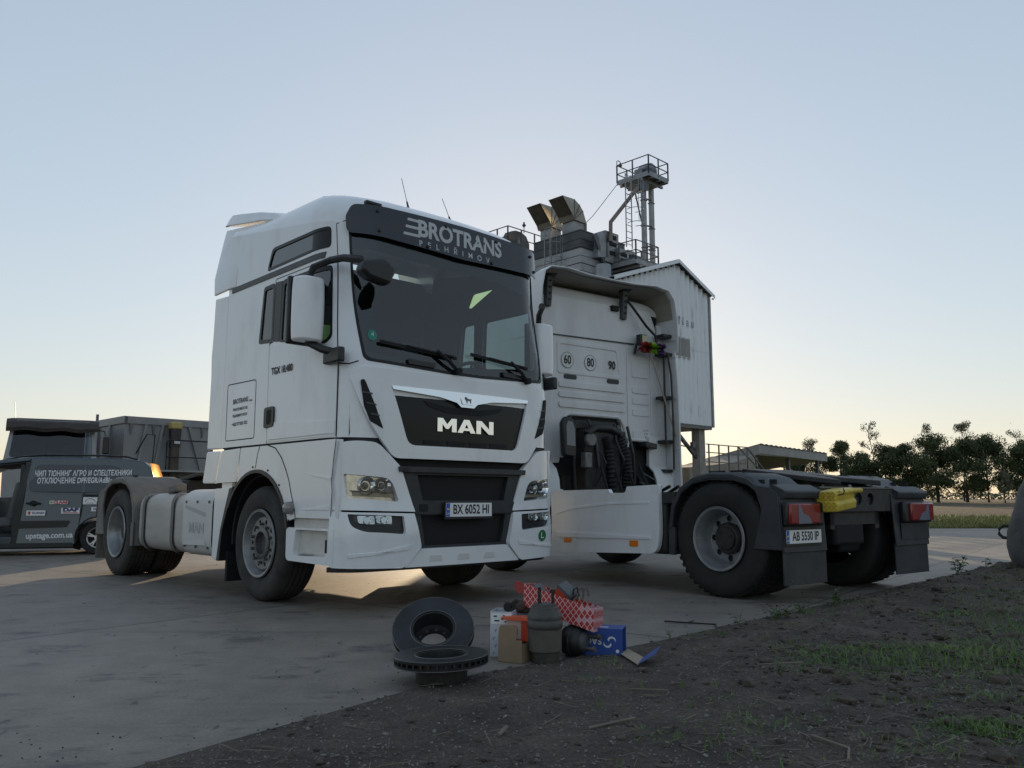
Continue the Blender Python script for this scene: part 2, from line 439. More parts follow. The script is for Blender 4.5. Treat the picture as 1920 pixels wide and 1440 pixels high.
# straw, chips and grit lying about: nobody could count them
STRAW = mat('dry straw', (.21, .18, .135), .8, col2=(.10, .085, .065), noise_scale=3)
CHIP = mat('pale chips', (.24, .225, .20), .85, col2=(.12, .11, .10), noise_scale=5)
GRIT = mat('dark grit', (.03, .028, .027), .9)
rng = random.Random(3)
def in_view(x, y, m=60):
    return y > 2.4 and abs(x/y*1553) < 960+m
bs, bc, bg_ = MB(), MB(), MB()
k = 0
while k < 1500:
    y = 2.6 + 8.5*rng.random()**1.6; x = rng.uniform(-.8*y, .66*y)
    t = edge_t(x, y)
    if t < .03 or not in_view(x, y): continue
    dens = .25 + .75*smooth01((x-.2)/1.2)
    if rng.random() > dens*(.4+.9*abs(fbm(x*1.7, y*1.7))): continue
    k += 1; L = rng.choice((.015, .02, .02, .03, .03, .04, .05, .07, .11)); a = rng.gauss(.1, .8); z = ground_z(x, y)+.006
    w = rng.uniform(.0015, .0032)*(1.4 if L > .06 else 1); tilt = rng.gauss(0, .15)
    bs.box((x, y, z + abs(tilt)*L*.3), (L, w, w*.7), Matrix.Rotation(a, 3, 'Z') @ Matrix.Rotation(tilt, 3, 'Y'))
k = 0
while k < 5200:
    y = 2.6 + 6*rng.random()**1.7; x = rng.uniform(-.75*y, .66*y); t = edge_t(x, y)
    if t < .02 or not in_view(x, y): continue
    if rng.random() > .25 + 1.4*max(0, fbm(x*2.1, y*2.1, 4, 9.)): continue
    k += 1; r = rng.uniform(.0016, .0042)*(2 if rng.random() < .04 else 1); z = ground_z(x, y)+r*.5
    bc.box((x, y, z), (r*2*rng.uniform(.6, 1.6), r*2, r*1.1), Matrix.Rotation(rng.random()*3, 3, 'Z') @ Matrix.Rotation(rng.gauss(0, .5), 3, 'X'), (.7, .6))
k = 0
while k < 260:
    y = 3 + 9*rng.random()**1.3; x = rng.uniform(-.66*y, .66*y); t = edge_t(x, y)
    if t > -.02 or not in_view(x, y): continue
    if rng.random() > .15 + 1.1*smooth01(1+t/.8)+ 1.2*max(0, fbm(x*1.4, y*1.4, 3, 4.)): continue
    k += 1; r = rng.uniform(.0014, .0036)*(2.0 if rng.random() < .04 else 1)
    bg_.box((x, y, r*.5), (r*2.4, r*2, r*1.3), Matrix.Rotation(rng.random()*3, 3, 'Z') @ Matrix.Rotation(rng.gauss(0, .4), 3, 'X'), (.6, .6))
CLOD = mat('earth clod', (.045, .035, .028), .95, col2=(.11, .088, .07), noise_scale=18, bump=.6, bump_scale=50)
bk = MB(); k = 0
while k < 1500:
    y = 2.9 + 8.5*rng.random()**1.3; x = rng.uniform(-.3*y, .66*y); t = edge_t(x, y)
    if t < -.05 or not in_view(x, y): continue
    if rng.random() > .06 + .9*smooth01((x-.8)/1.2)*max(.15, .4+fbm(x*1.8, y*1.8, 3, 6.)*1.5) + .35*(1-smooth01(abs(t)/.1)): continue
    k += 1; r = rng.uniform(.006, .018)*(2.4 if rng.random() < .07 and t > .2 else 1)*(.6 if t < .05 else 1)
    bm2 = bmesh.new(); bmesh.ops.create_icosphere(bm2, subdivisions=1, radius=r)
    for v in bm2.verts: v.co = Vector((v.co.x*1.35, v.co.y, v.co.z*.7))*(1+.45*nz(v.co.x/r+k*3.1, v.co.y/r, v.co.z/r))
    bk.join(bm2, Matrix.Translation((x, y, ground_z(x, y)+r*.25)) @ Matrix.Rotation(rng.random()*6.28, 4, 'Z'))
tag(bk.build('earth_clods', CLOD, sharp=20), 'dark crumbled clods of earth along the bank', 'clods', kind='stuff')
tag(bs.build('straw_litter', STRAW, smooth=False), 'dry straw and stalks strewn over the earth bank', 'straw', kind='stuff')
tag(bc.build('stone_chips', CHIP, smooth=False), 'pale chips trodden into the dark earth', 'chips', kind='stuff')
tag(bg_.build('grit', GRIT, smooth=False), 'dark grit scattered over the concrete', 'grit', kind='stuff')

# grass
GRASS = mat('grass blades', (.06, .135, .02), .7, col2=(.14, .20, .045), noise_scale=2.5)
bgz = MB()
def blade(x, y, z, h, a, lean, w):
    ca, sa = math.cos(a), math.sin(a); px, py = -sa*w, ca*w
    p1 = (x+ca*lean*.35, y+sa*lean*.35, z+h*.6); p2 = (x+ca*lean, y+sa*lean, z+h)
    bgz._add([(x-px, y-py, z-.005), (x+px, y+py, z-.005), (p1[0]+px*.75, p1[1]+py*.75, p1[2]), (p1[0]-px*.75, p1[1]-py*.75, p1[2]), p2], [(0, 1, 2, 3), (3, 2, 4)])
PATCH = [(2.45, 4.75, .75, .42, 3600, .085), (1.95, 4.95, .35, .25, 700, .06), (3.1, 5.0, .6, .35, 1400, .08), (1.85, 3.35, .17, .13, 800, .07), (3.65, 6.15, .55, .5, 1900, .075), (4.3, 7.2, .6, .6, 1100, .07), (3.3, 5.6, .5, .3, 700, .06), (2.3, 3.9, .3, .2, 300, .05), (.95, 3.45, .16, .12, 130, .055), (1.45, 3.2, .2, .12, 110, .05), (1.0, 3.85, .1, .08, 60, .05), (2.4, 4.1, .5, .2, 160, .05),
         (1.35, 3.05, .2, .1, 60, .05), (.62, 3.3, .08, .06, 50, .05), (.4, 4.25, .06, .05, 26, .05), (.55, 4.62, .12, .07, 45, .04), (4.9, 8.3, .6, .8, 700, .07), (1.3, 5.72, .2, .12, 130, .06), (2.2, 6.75, .35, .2, 260, .07), (2.9, 7.3, .3, .25, 220, .07), (5.6, 9.6, .5, .6, 400, .07), (1.65, 4.45, .25, .12, 120, .05)]
for cx, cy, rx, ry, nn, hh in PATCH:
    for _ in range(nn):
        r = math.sqrt(rng.random()); a = rng.random()*6.283
        x, y = cx + rx*r*math.cos(a)*1.25 + rng.gauss(0, .05), cy + ry*r*math.sin(a)*1.25 + rng.gauss(0, .05)
        if edge_t(x, y) < -.02: continue
        d = 1 - r*.65
        if rng.random() > .35 + 1.3*max(0, .3+fbm(x*4, y*4)): continue
        cl = .45+.8*max(0, .5+fbm(x*9, y*9, 3, 2.)); blade(x, y, ground_z(x, y), hh*rng.uniform(.25, 1.0)*d*cl, rng.random()*6.283, rng.uniform(.0, .075), rng.uniform(.0014, .0032))
for _ in range(380):                                     # thin sprinkling over the bank
    y = 2.8 + 7*rng.random()**1.3; x = rng.uniform(.1*y, .64*y)
    if edge_t(x, y) < .1 or rng.random() > .3+max(0, fbm(x*2, y*2, 3, 7.))*2: continue
    for _ in range(4): blade(x+rng.gauss(0, .02), y+rng.gauss(0, .02), ground_z(x, y), rng.uniform(.015, .05), rng.random()*6.283, rng.uniform(0, .03), .0025)
tag(bgz.build('grass', GRASS, recalc=False, smooth=False), 'green grass growing in clumps on the earth bank', 'grass', kind='stuff')
bgz = MB()
for _ in range(9000):                                    # the far verge
    y = 26 + 15*rng.random()**1.6; x = rng.uniform(.46*y, .66*y)
    blade(x, y, .0, rng.uniform(.07, .22)*(1 if y > 27 else .6), rng.random()*6.283, rng.uniform(0, .15), rng.uniform(.006, .016))
tag(bgz.build('verge_grass', mat('verge blades', (.12, .155, .035), .8, col2=(.24, .22, .09), noise_scale=.5), recalc=False, smooth=False), 'long dry grass on the verge beyond the yard', 'grass', kind='stuff')

# broad-leaved weeds
WEED = mat('weed leaf', (.045, .085, .026), .6, col2=(.085, .13, .045), noise_scale=14)
def weed(x, y, h, n, label, seed, spread=.5):
    rg = random.Random(seed); z = ground_z(x, y)
    t = thing('weed', label, 'weed', (x, y, z), 0, 'weeds along the edge of the concrete')
    st, lf = MB(), MB()
    for k in range(max(2, n//6)):
        a = rg.random()*6.283; d = rg.uniform(.1, 1)*spread*h; hh = h*rg.uniform(.6, 1)
        pts = [(0, 0, -.01), (math.cos(a)*d*.4, math.sin(a)*d*.4, hh*.5), (math.cos(a)*d, math.sin(a)*d, hh)]
        st.tube(pts, .0035, 5, r2=.0015)
        for j in range(6):
            f = rg.uniform(.3, 1); p = Vector(pts[1]).lerp(Vector(pts[2]), f*2-1) if f > .5 else Vector(pts[0]).lerp(Vector(pts[1]), f*2)
            b_ = rg.random()*6.283; L = h*rg.uniform(.22, .42); w = L*.42; up = rg.uniform(-.25, .6)
            dx = Vector((math.cos(b_), math.sin(b_), up)); sd = Vector((-math.sin(b_), math.cos(b_), rg.gauss(0, .25)))
            q = [p, p+dx*L*.35+sd*w*.5+Vector((0, 0, .01*L)), p+dx*L*.7+sd*w*.38, p+dx*L-Vector((0, 0, L*.2)), p+dx*L*.7-sd*w*.38, p+dx*L*.35-sd*w*.5]
            c_ = p+dx*L*.5-Vector((0, 0, L*.06))
            lf._add([*q, c_], [(0, 1, 6), (1, 2, 6), (2, 3, 6), (3, 4, 6), (4, 5, 6), (5, 0, 6)])
    st.build('stem', WEED, t); lf.build('leaves', WEED, t, recalc=False, smooth=False)
weed(1.60, 6.02, .13, 12, 'spindly two-leaved weed at the concrete edge beside the dark stick', 1, .6)
weed(1.98, 6.38, .14, 42, 'bushiest broad-leaved weed on the concrete edge near the rear wheel', 2, 1.0)
weed(2.25, 6.62, .11, 30, 'low weed just behind the bushiest one on the concrete edge', 3, 1.0)
weed(2.72, 7.15, .15, 30, 'upright weed on the concrete edge in line with the mudflap', 4, .8)
weed(5.02, 9.55, .22, 36, 'tall leafy weed on top of the bank beside the grey block', 5, .7)
weed(5.95, 10.6, .18, 14, 'small weed poking up right beside the grey rounded block', 6, .5)
weed(1.36, 4.38, .085, 18, 'yellowish sprouting weed alone in the middle of the bare earth', 7, .7)
weed(1.02, 5.5, .07, 18, 'tiny weed behind the open blue box flap', 8, 1.2)
weed(1.62, 4.2, .06, 12, 'pale seedling right of the yellowish weed on bare earth', 9, .8)

# sticks
DARKWOOD = mat('dark stick', (.012, .011, .011), .8)
b = MB(); b.tube([(1.12, 6.27, .012), (1.27, 6.2, .012), (1.46, 6.1, .014)], .006, 6); b.tube([(1.27, 6.2, .012), (1.33, 6.24, .02)], .004, 6)
tag(b.build('stick', DARKWOOD), 'thin dark forked stick lying on the concrete', 'stick')
for pts, lab, r in [([(.30, 3.38, .015), (.42, 3.46, .02), (.5, 3.53, .022)], 'straight pale stalk on the bare earth below the blue box', .005), ([(1.15, 2.98, .02), (1.2, 3.1, .02), (1.12, 3.24, .03)], 'bent pale twig at the bottom edge among thin grass', .005), ([(.55, 4.05, .02), (.73, 4.02, .02)], 'short pale stalk lying flat right of the blue flap', .004), ([(1.3, 4.55, .05), (1.55, 4.58, .05)], 'long dry stalk lying behind the yellowish weed', .004), ([(-.05, 3.28, .015), (-.02, 3.33, .03)], 'split upright splinter of pale wood on bare earth', .008)]:
    b = MB(); b.tube([(x, y, ground_z(x, y)+z*.6) for x, y, z in pts], r, 6); tag(b.build('dry_stalk', STRAW), lab, 'stalk')

# ---------------------------------------------------------------- grey block with a lifting loop at the right-hand edge
t = thing('concrete_weight', 'rounded grey concrete weight with an iron lifting loop, half out of view', 'concrete weight', (6.5, 9.5, .02))
b = MB(); b.lathe([(.001, -.1), (.66, -.1), (.69, .02), (.745, .09), (.79, .22), (.80, .34), (.775, .5), (.72, .7), (.63, .98), (.50, 1.25), (.3, 1.36), (.001, 1.38)], axis='z', n=56)
for v in b.bm.verts: v.co += v.co.normalized()*.02*nz(v.co.x*3, v.co.y*3, v.co.z*3)
b.build('block', mat('weathered concrete', (.105, .103, .10), .85, col2=(.055, .055, .055), noise_scale=5, bump=.3, bump_scale=25), t)
b = MB(); b.tube([(-q*.83, q*.56, z) for q, z in ((.74, .56), (.81, .57), (.86, .53), (.865, .47), (.83, .43), (.75, .42))], .018, 8); b.build('lifting_loop', mat('rusty iron', (.035, .028, .024), .7), t)

# ---------------------------------------------------------------- trees beyond the field
LEAF = mat('tree leaf', (.045, .065, .022), .7, col2=(.075, .10, .035), noise_scale=.8)
LEAF_PALE = mat('pale tree leaf', (.10, .115, .06), .7, col2=(.15, .155, .09), noise_scale=.8)
BARK = mat('bark', (.05, .042, .035), .9)
def tree(px, top, wpx, d, kind, label, seed, base=.62, trunk_w=.2):
    rg = random.Random(seed); sc = d/1553.18
    x = (px-960)*sc; H_ = (934.95-top)*sc + .9043 - base; W = wpx*sc/2*(1.0 if kind == 'airy' else 1.18)
    t = thing('birch_tree' if kind == 'airy' else 'broadleaf_tree', label, 'tree', (x, d, base), rg.random()*6, 'trees along the far side of the field')
    bt, bl = MB(), MB(); tips = []
    bend_ = [(0, 0, -.3), (rg.gauss(0, .1), rg.gauss(0, .1), H_*.25), (rg.gauss(0, .2), rg.gauss(0, .2), H_*.55), (rg.gauss(0, .3), rg.gauss(0, .3), H_*.92)]
    bt.tube(bend_, [trunk_w, trunk_w*.8, trunk_w*.5, .03], 7)
    nb = 17 if kind == 'airy' else 20
    for k in range(nb):
        f = rg.uniform(.20, .95) if kind == 'airy' else rg.uniform(.13, .95); p = Vector(bend_[1]).lerp(Vector(bend_[3]), (f-.25)/.70)
        a = k*2.4+rg.gauss(0, .3)
        prof = math.sin(min(1, max(0, (f-.08)/.92))*math.pi)**.6 if kind != 'airy' else (1.05-f)**.5*.9+.1
        L = W*prof*rg.uniform(.55, 1.05); q = p + Vector((math.cos(a)*L, math.sin(a)*L, L*rg.uniform(.0, .5) + (.6 if kind == 'airy' else 0)))
        bt.tube([p, p.lerp(q, .5)+Vector((0, 0, .12*L)), q], .055, 5, r2=.012); tips += [(q, L), (p.lerp(q, .62)+Vector((0, 0, .1*L)), L)]
    tips.append((Vector(bend_[3]), W*.4)); tips.append((Vector(bend_[3])+Vector((0, 0, H_*.05)), W*.25))
    size = .10 if kind == 'airy' else .12
    for c_, L in tips:
        rad = (.75 if kind == 'airy' else 1.02)*max(.45, W/2.6)*rg.uniform(.7, 1.25)
        for _ in range(150 if kind == 'airy' else 560):
            v = Vector((rg.gauss(0, 1), rg.gauss(0, 1), rg.gauss(0, .75)))
            v = v.normalized()*rad*(rg.random()**.45)*Vector((1, 1, 1)).length/1.732
            p = c_ + v
            if fbm(p.x*.9+seed, p.y*.9, 2, p.z*.9) < (-.05 if kind == 'airy' else -.13): continue
            u = Vector((rg.gauss(0, 1), rg.gauss(0, 1), rg.gauss(0, 1))).normalized(); w = u.cross(Vector((rg.gauss(0, 1), rg.gauss(0, 1), rg.gauss(0, 1)))).normalized()
            s_ = size*rg.uniform(.6, 1.2)
            bl._add([p-u*s_, p+w*s_*.5, p+u*s_, p-w*s_*.5], [(0, 1, 2, 3)])
    bt.build('trunk', BARK, t); bl.build('crown', LEAF_PALE if kind == 'airy' else LEAF, t, recalc=False, smooth=False)
TREES = [(1524, 824, 60, 112, 'airy', 'thin pale tree peeping over the canopy roof edge'), (1500, 862, 60, 118, 'dense', 'dark tree mostly hidden below the canopy roof edge'),
 (1572, 829, 54, 112, 'dense', 'rounded dark tree just right of the canopy roof'), (1632, 794, 62, 110, 'airy', 'tall feathery pale tree standing alone above the dark row'),
 (1612, 858, 60, 105, 'dense', 'low dark tree under the tall feathery one'), (1660, 842, 62, 104, 'dense', 'dark tree just right of the tall feathery one'), (1700, 840, 62, 104, 'dense', 'dark broad tree over the far rear mudguard'),
 (1742, 800, 58, 112, 'airy', 'slim pale tree with a pointed top behind the dark row'), (1752, 824, 80, 100, 'dense', 'largest dark tree in the middle of the row, trunk bare below'),
 (1800, 795, 66, 112, 'airy', 'pale tree with a loose spreading top behind the dark row'), (1806, 830, 72, 100, 'dense', 'dark tree with a forked bare trunk, second last before the gap'), (1845, 826, 72, 100, 'dense', 'last dark rounded tree before the gap in the row'),
 (1876, 893, 26, 95, 'airy', 'slender sapling in the gap of the tree row'), (1912, 795, 66, 108, 'airy', 'pale loose tree top at the right end of the row'), (1914, 832, 80, 98, 'dense', 'dark tree with a thick trunk at the right end of the row')]
for i, a in enumerate(TREES): tree(*a, seed=20+i, trunk_w=.12 if a[4] == 'airy' else .22)
# far woods on the skyline
b = MB(); rg = random.Random(5)
for _ in range(9000):
    x = rg.uniform(-40, 260); d = rg.uniform(300, 330)
    hmax = 2.0 + 3.2*max(0, fbm(x*.05, 0, 4)+.25)
    p = Vector((x, d, .2 + hmax*rg.random()**.7)); s_ = rg.uniform(.25, .6)
    u = Vector((rg.gauss(0, 1), rg.gauss(0, 1), rg.gauss(0, 1))).normalized(); w = u.cross(Vector((rg.gauss(0, 1), rg.gauss(0, 1), rg.gauss(0, 1)))).normalized()
    b._add([p-u*s_, p+w*s_*.7, p+u*s_, p-w*s_*.7], [(0, 1, 2, 3)])
tag(b.build('distant_woods', mat('far leaf', (.085, .10, .07), .9), recalc=False, smooth=False), 'low line of distant woods on the horizon', 'woods', kind='stuff')
# ================================================================ TRUCK CABS (shared shape) AND WHEELS
def make_wheel(parent, x, side, rear, d, rim_m, rub_m, steer_hub=True):
    """side +1 left, -1 right; axle along y; outer face at |y| = out"""
    out = 1.235 if rear else 1.19
    r = d/2; c = (x, 0, r); s = side
    W = .30
    w = MB()                                                    # rim
    ro = .300
    if rear:
        prof = [(ro, .0), (ro-.006, .012), (ro-.028, .006), (ro-.036, -.02), (ro-.05, -.05), (ro-.062, -.10), (ro-.075, -.155), (ro-.085, -.165)]
        prof = [(q, out+h) for q, h in prof]
    else:
        prof = [(ro, .0), (ro-.006, .012), (ro-.026, .008), (ro-.034, -.015), (ro-.05, -.05), (ro-.062, -.075), (.222, -.07)]
        prof = [(q, out+h) for q, h in prof]
    w.lathe([(q, h*s) for q, h in prof], c, 'y', 48)
    face_y = out - (.168 if rear else .035)
    # disc with hand or bolt holes
    bm = holed_disc(.226 if not rear else .222, .142 if not rear else .13, 10 if not rear else 8, .021 if not rear else .030, .19 if not rear else .185, .0)
    w.join(bend(bm, lambda u, v, o: Vector((x+u, s*(face_y+o), r+v)), .0, .012))
    if not rear: w.lathe([(.226, s*(face_y)), (.236, s*(face_y-.012)), (.24, s*(out-.075))], c, 'y', 48)
    wh = w.build('wheel', rim_m, parent, sharp=40)
    h = MB()                                                    # hub, nuts
    if rear:
        h.lathe([(a, (face_y+b_)*s) for a, b_ in [(.142, -.05), (.142, .012), (.148, .02), (.148, .03), (.13, .05), (.108, .056), (.108, .07), (.098, .08), (.0005, .08)]], c, 'y', 28)
    else:
        h.lathe([(a, (face_y+b_)*s) for a, b_ in [(.142, -.05), (.14, .012), (.125, .02), (.10, .02), (.092, -.05), (.0005, -.05)]], c, 'y', 28)
    for k in range(10):
        a = 2*math.pi*(k+.5)/10; rn = .167 if not rear else .138
        h.cyl((x+rn*math.cos(a), s*(face_y+.018), r+rn*math.sin(a)), .0145, 'y', .034, 6)
    h.lathe([(.235, s*(face_y-.03)), (.001, s*(face_y-.032))], c, 'y', 32)      # dark drum behind the holes
    h.build('hub', HUB_DARK if rear else STEEL, wh)
    # tyre
    t = MB(); o0 = out
    sec = [(ro+.001, -.004), (ro+.012, .004), (.345, .014), (.40, .022), (.45, .020), (r-.03, .006), (r-.012, -.012), (r-.002, -.035)]
    gro = []
    n_g = 4; y0 = -.035; step = (W-.06)/(n_g+1)
    for g in range(n_g):
        yc = y0 - step*(g+1)
        gro += [(r, yc+.006), (r-.013, yc+.004), (r-.013, yc-.004), (r, yc-.006)]
    inner = [(a, -W+(-b_)) for a, b_ in sec[::-1]]
    prof = [(a, b_) for a, b_ in sec] + gro + inner
    t.lathe([(a, s*(o0+b_-.015)) for a, b_ in prof], c, 'y', 72)
    # shoulder sipes / tread blocks
    for k in range(48 if rear else 60):
        a = 2*math.pi*k/(48 if rear else 60); ca, sa = math.cos(a), math.sin(a)
        m = Matrix.Rotation(-a, 3, 'Y')
        for yy in ((-.045, -W+.045) if rear else ()):
            t.box((x+ca*(r+.001), s*(o0-.015+yy), r+sa*(r+.001)), (.007, .07, .034), m)
    if rear:
        t.lathe([(a, s*(o0+b_-.015-.35)) for a, b_ in prof], c, 'y', 64)
    t.build('tyre', rub_m, wh, sharp=50)
    return wh

# ---- the outline of the cab: P(w, z, off); w runs rear right corner -> front -> rear left corner
XR = -.70
def tumble(x): return 3.165 + .15*(1.36-x)
def cab_xf(z): return 1.525 - .075*max(0, z-1.95) - .05*max(0, .62-z)
def cab_raw(w, z, sd=0., fd=0., rd=0.):
    right = w <= 2.61; ww = w if right else 5.22-w
    r = min(.30 + .17*smooth01((z-1.85)/1.0), (1.22-sd)*.7)
    xf = cab_xf(z)-fd; hw = 1.22-sd; xr = XR+rd; bow = .035
    yf = hw-r; xc = xf-bow-r; wb = 2.61-yf; wa = .80
    if ww >= wb: y = -(2.61-ww); x = xf-bow*(y/yf)**2
    elif ww <= wa: x, y = xr + (ww-XR)*(wa-xr)/(wa-XR), -hw
    else:
        side = max(0., xc-wa); tot = side+math.pi*r/2; q = (ww-wa)/(wb-wa)*tot
        if q < side: x, y = wa+q, -hw
        else:
            a = (q-side)/r; x0 = min(xc, wa) if xc < wa else xc
            x, y = xc + r*math.sin(a), -(hw-r) - r*math.cos(a)
    return Vector((x, y if right else -y, z))
def cabP(w, z, off=0.):
    p = cab_raw(w, z)
    if off:
        e = .004; du = cab_raw(w+e, z)-cab_raw(w-e, z); dv = cab_raw(w, z+e)-cab_raw(w, z-e)
        p = p + du.cross(dv).normalized()*off
    return p
def wy(y): return 2.61+y
W_END = 5.22-XR
WS_ = [XR + i*(1.23-XR)/10 for i in range(11)] + [1.23+.36*i/8 for i in range(1, 9)] + [1.59+1.02*i/8 for i in range(1, 9)]
WS_ = WS_ + [5.22-w for w in WS_[-2::-1]]
def cab_x_of(w): return cab_raw(w, 2.9).x
def cab_shell(holes, z0, off=0., thick=0.):
    """skin of the cab from z0 up to the crease, with openings"""
    top = [(w, tumble(cab_x_of(w))) for w in WS_]
    bm = flat_mesh([(w, z0) for w in WS_] + top[::-1], holes, (.09, .22))
    return bend(bm, cabP, off, thick)
ROOF = [(0, 0, 0), (.07, .020, .010), (.14, .048, .032), (.21, .085, .075), (.27, .125, .14), (.325, .175, .23), (.37, .24, .34), (.41, .34, .48), (.445, .47, .64), (.47, .65, .80), (.48, .80, .92)]
def cab_roof(b, off=0.):
    rows = []
    for dz, sd, fd in ROOF:
        row = []
        for w in WS_:
            x = cab_x_of(w); z0 = tumble(x); k = .45 + .55*smooth01((x+.7)/2.0)
            p = cab_raw(w, z0, sd, fd*.9, sd*.2); p.z = z0 + dz*k*(1.0)
            row.append(p)
        rows.append(row)
    b.grid(rows, close_u=True)
    b.bm.faces.new([b.bm.verts[len(b.bm.verts)-len(WS_)+i] for i in range(len(WS_))]) if False else None
    b.bm.verts.ensure_lookup_table()
    last = b.bm.verts[-len(WS_):]
    b.bm.faces.new(last)
    return b
def patch(name, poly, m, parent, off=.006, thick=.02, holes=(), bevel=.003, f=None, step=(.08, .12), mirror=False):
    bm = bend(flat_mesh(poly, holes, step), f or cabP, off, thick)
    b = MB(); b.bm.free(); b.bm = bm
    if mirror:
        for v in b.bm.verts: v.co.y = -v.co.y
    return b.build(name, m, parent, bevel=bevel, sharp=40, recalc=bool(thick))
def seam(b, pts, wd=.011, off=.0015, f=None):
    """dark shut line along a (w, z) polyline, added to b"""
    f = f or cabP
    for (u0, v0), (u1, v1) in zip(pts, pts[1:]):
        n = max(1, int(math.hypot(u1-u0, v1-v0)/.08)); L = math.hypot(u1-u0, v1-v0)
        pu, pv = -(v1-v0)/L*wd/2, (u1-u0)/L*wd/2
        rows = []
        for i in range(n+1):
            u, v = u0+(u1-u0)*i/n, v0+(v1-v0)*i/n
            rows.append([f(u+pu, v+pv, off), f(u-pu, v-pv, off)])
        b.grid(rows)
def mir(poly): return [(5.22-w, z) for w, z in poly][::-1]

# ================================================================ TRUCK IN FRONT
AX = (-1.466, 8.428, 0); AYAW = -.813; AWB = 3.50
A = thing('truck_tractor', 'white tractor unit facing the camera with black sun visor, parked in front', 'truck', AX, AYAW); A.scale = (1, 1, 1.015)
WIN_DOOR = fillet([(.385, 2.26), (1.06, 2.18), (1.20, 2.14), (1.285, 2.19), (1.25, 2.81), (.41, 2.815)], [.04, .1, .06, .04, .04, .04])
WIN_SIDE = fillet([(-.015, 2.295), (.26, 2.275), (.27, 2.82), (.055, 2.815)], .035)
WIN_UP = fillet([(.10, 2.955), (1.225, 2.97), (1.22, 3.155), (.19, 3.16)], .045)
WSCREEN = fillet([(wy(-1.035), 1.995), (wy(-.19), 1.96), (wy(.19), 1.96), (wy(1.035), 1.995), (wy(1.15), 2.55), (wy(1.195), 3.11), (wy(-1.195), 3.11), (wy(-1.15), 2.55)], [.06, 0, 0, .06, .3, .02, .02, .3], 5)
openings = [WIN_DOOR, WIN_SIDE, WIN_UP, WSCREEN, mir(WIN_DOOR), mir(WIN_SIDE), mir(WIN_UP)]
b = MB(); b.bm.free(); b.bm = cab_shell(openings, 1.372, 0., .02); cab_roof(b)
b.prism([(-1.18, 1.30), (1.18, 1.30), (1.2, 3.4), (-1.2, 3.4)], 'yz', XR-.001, XR+.02)
cabA = b.build('cab', WHITE, A, sharp=40)
b = MB(); b.bm.free(); b.bm = cab_shell(openings, 1.3, -.022, .008)                 # dark lining
lin = b.build('cab_lining', INTERIOR, A, sharp=40)
b = MB(); b.span((XR+.03, -1.15, 1.28), (1.42, 1.15, 1.34)); b.span((XR+.025, -1.16, 1.3), (XR+.04, 1.16, 3.4)); b.span((XR+.1, -1.1, 2.93), (.5, .9, 2.95))
b.span((XR+.04, -1.14, 1.34), (.0, -1.10, 2.24)); b.build('cab_floor', INTERIOR, A)
sm = MB()
for mm in (lambda p: p, mir):
    seam(sm, mm([(.222, 1.375), (.205, 2.27), (.27, 2.28), (.28, 2.845)])); seam(sm, mm([(1.355, 1.375), (1.357, 1.90), (1.305, 2.845)]))
    seam(sm, mm([(.28, 2.85), (1.305, 2.85)]), .007); seam(sm, mm([(-.68, 1.366), (1.42, 1.366)]), .012)
    seam(sm, mm([(1.28, 1.975), (1.45, 1.96), (1.53, 1.985)]), .010)
    lk = fillet([(-.625, 1.435), (-.03, 1.435), (-.03, 1.97), (-.625, 1.975)], .03)
    seam(sm, mm(lk+[lk[0]]), .009); seam(sm, mm([(1.305, 2.845), (1.28, 3.17), (1.40, 3.2)]), .007)
sm.build('shut_line', MATTE_BLACK, A, recalc=False)
for mm in (lambda p: p, mir):                                               # dark belt moulding over the doors
    b = MB(); b.join(bend(flat_mesh(mm([(-.62, 2.88), (1.15, 2.885), (1.17, 2.935), (-.62, 2.93)]), (), (.1, None)), cabP, .008, .012)); b.build('belt_moulding', GREY_TRIM, A)
# glazing
def pane(name, poly, m, off=-.008, fr=.03, fm=GLOSS_BLACK):
    p = patch(name, poly, m, A, off, 0, bevel=0)
    cx = sum(q[0] for q in poly)/len(poly); cz = sum(q[1] for q in poly)/len(poly)
    if fr:
        sx = 1-fr/max(.05, (max(q[0] for q in poly)-min(q[0] for q in poly))/2); sz = 1-fr/max(.05, (max(q[1] for q in poly)-min(q[1] for q in poly))/2)
        inner = [(cx+(q[0]-cx)*sx, cz+(q[1]-cz)*sz) for q in poly]; outer = [(cx+(q[0]-cx)*1.004, cz+(q[1]-cz)*1.008) for q in poly]
        patch('window_frame', outer, fm, p, .002, .010, [inner], 0)
    return p
for mm in (lambda p: p, mir):
    pane('side_window', mm(WIN_DOOR), GLASS); pane('side_window', mm(WIN_SIDE), GLASS, fr=.035); u = pane('upper_window', mm(WIN_UP), DARK_GLASS if mm is not mir else LIME_LIT_GLASS, fr=.028)
    if mm is not mir: patch('added_window_mask', [(.02, 2.94), (1.26, 2.94), (1.26, 3.19), (.02, 3.19)], INTERIOR_LIGHT, u, -.03, .004, bevel=0)  # added sheet, blocks the bright strip seen through the windscreen
    if mm is mir: patch('added_window_mask', mir([(.74, 3.19), (.14, 2.94), (1.26, 2.94), (1.26, 3.19)]), INTERIOR, u, -.03, .004, bevel=0)  # added sheet, cuts the lit left window down to a triangle
    patch('window_infill', mm(fillet([(.93, 2.97), (1.205, 2.98), (1.20, 3.142), (.935, 3.145)], .02)), GLOSS_BLACK, u, -.003, .004, bevel=0)
    patch('door_pillar', mm([(.275, 2.28), (.385, 2.265), (.41, 2.815), (.285, 2.82)]), BLACK, A, .004, .01, bevel=.002)
ws = pane('windscreen', WSCREEN, WS_GLASS, -.006, .022)
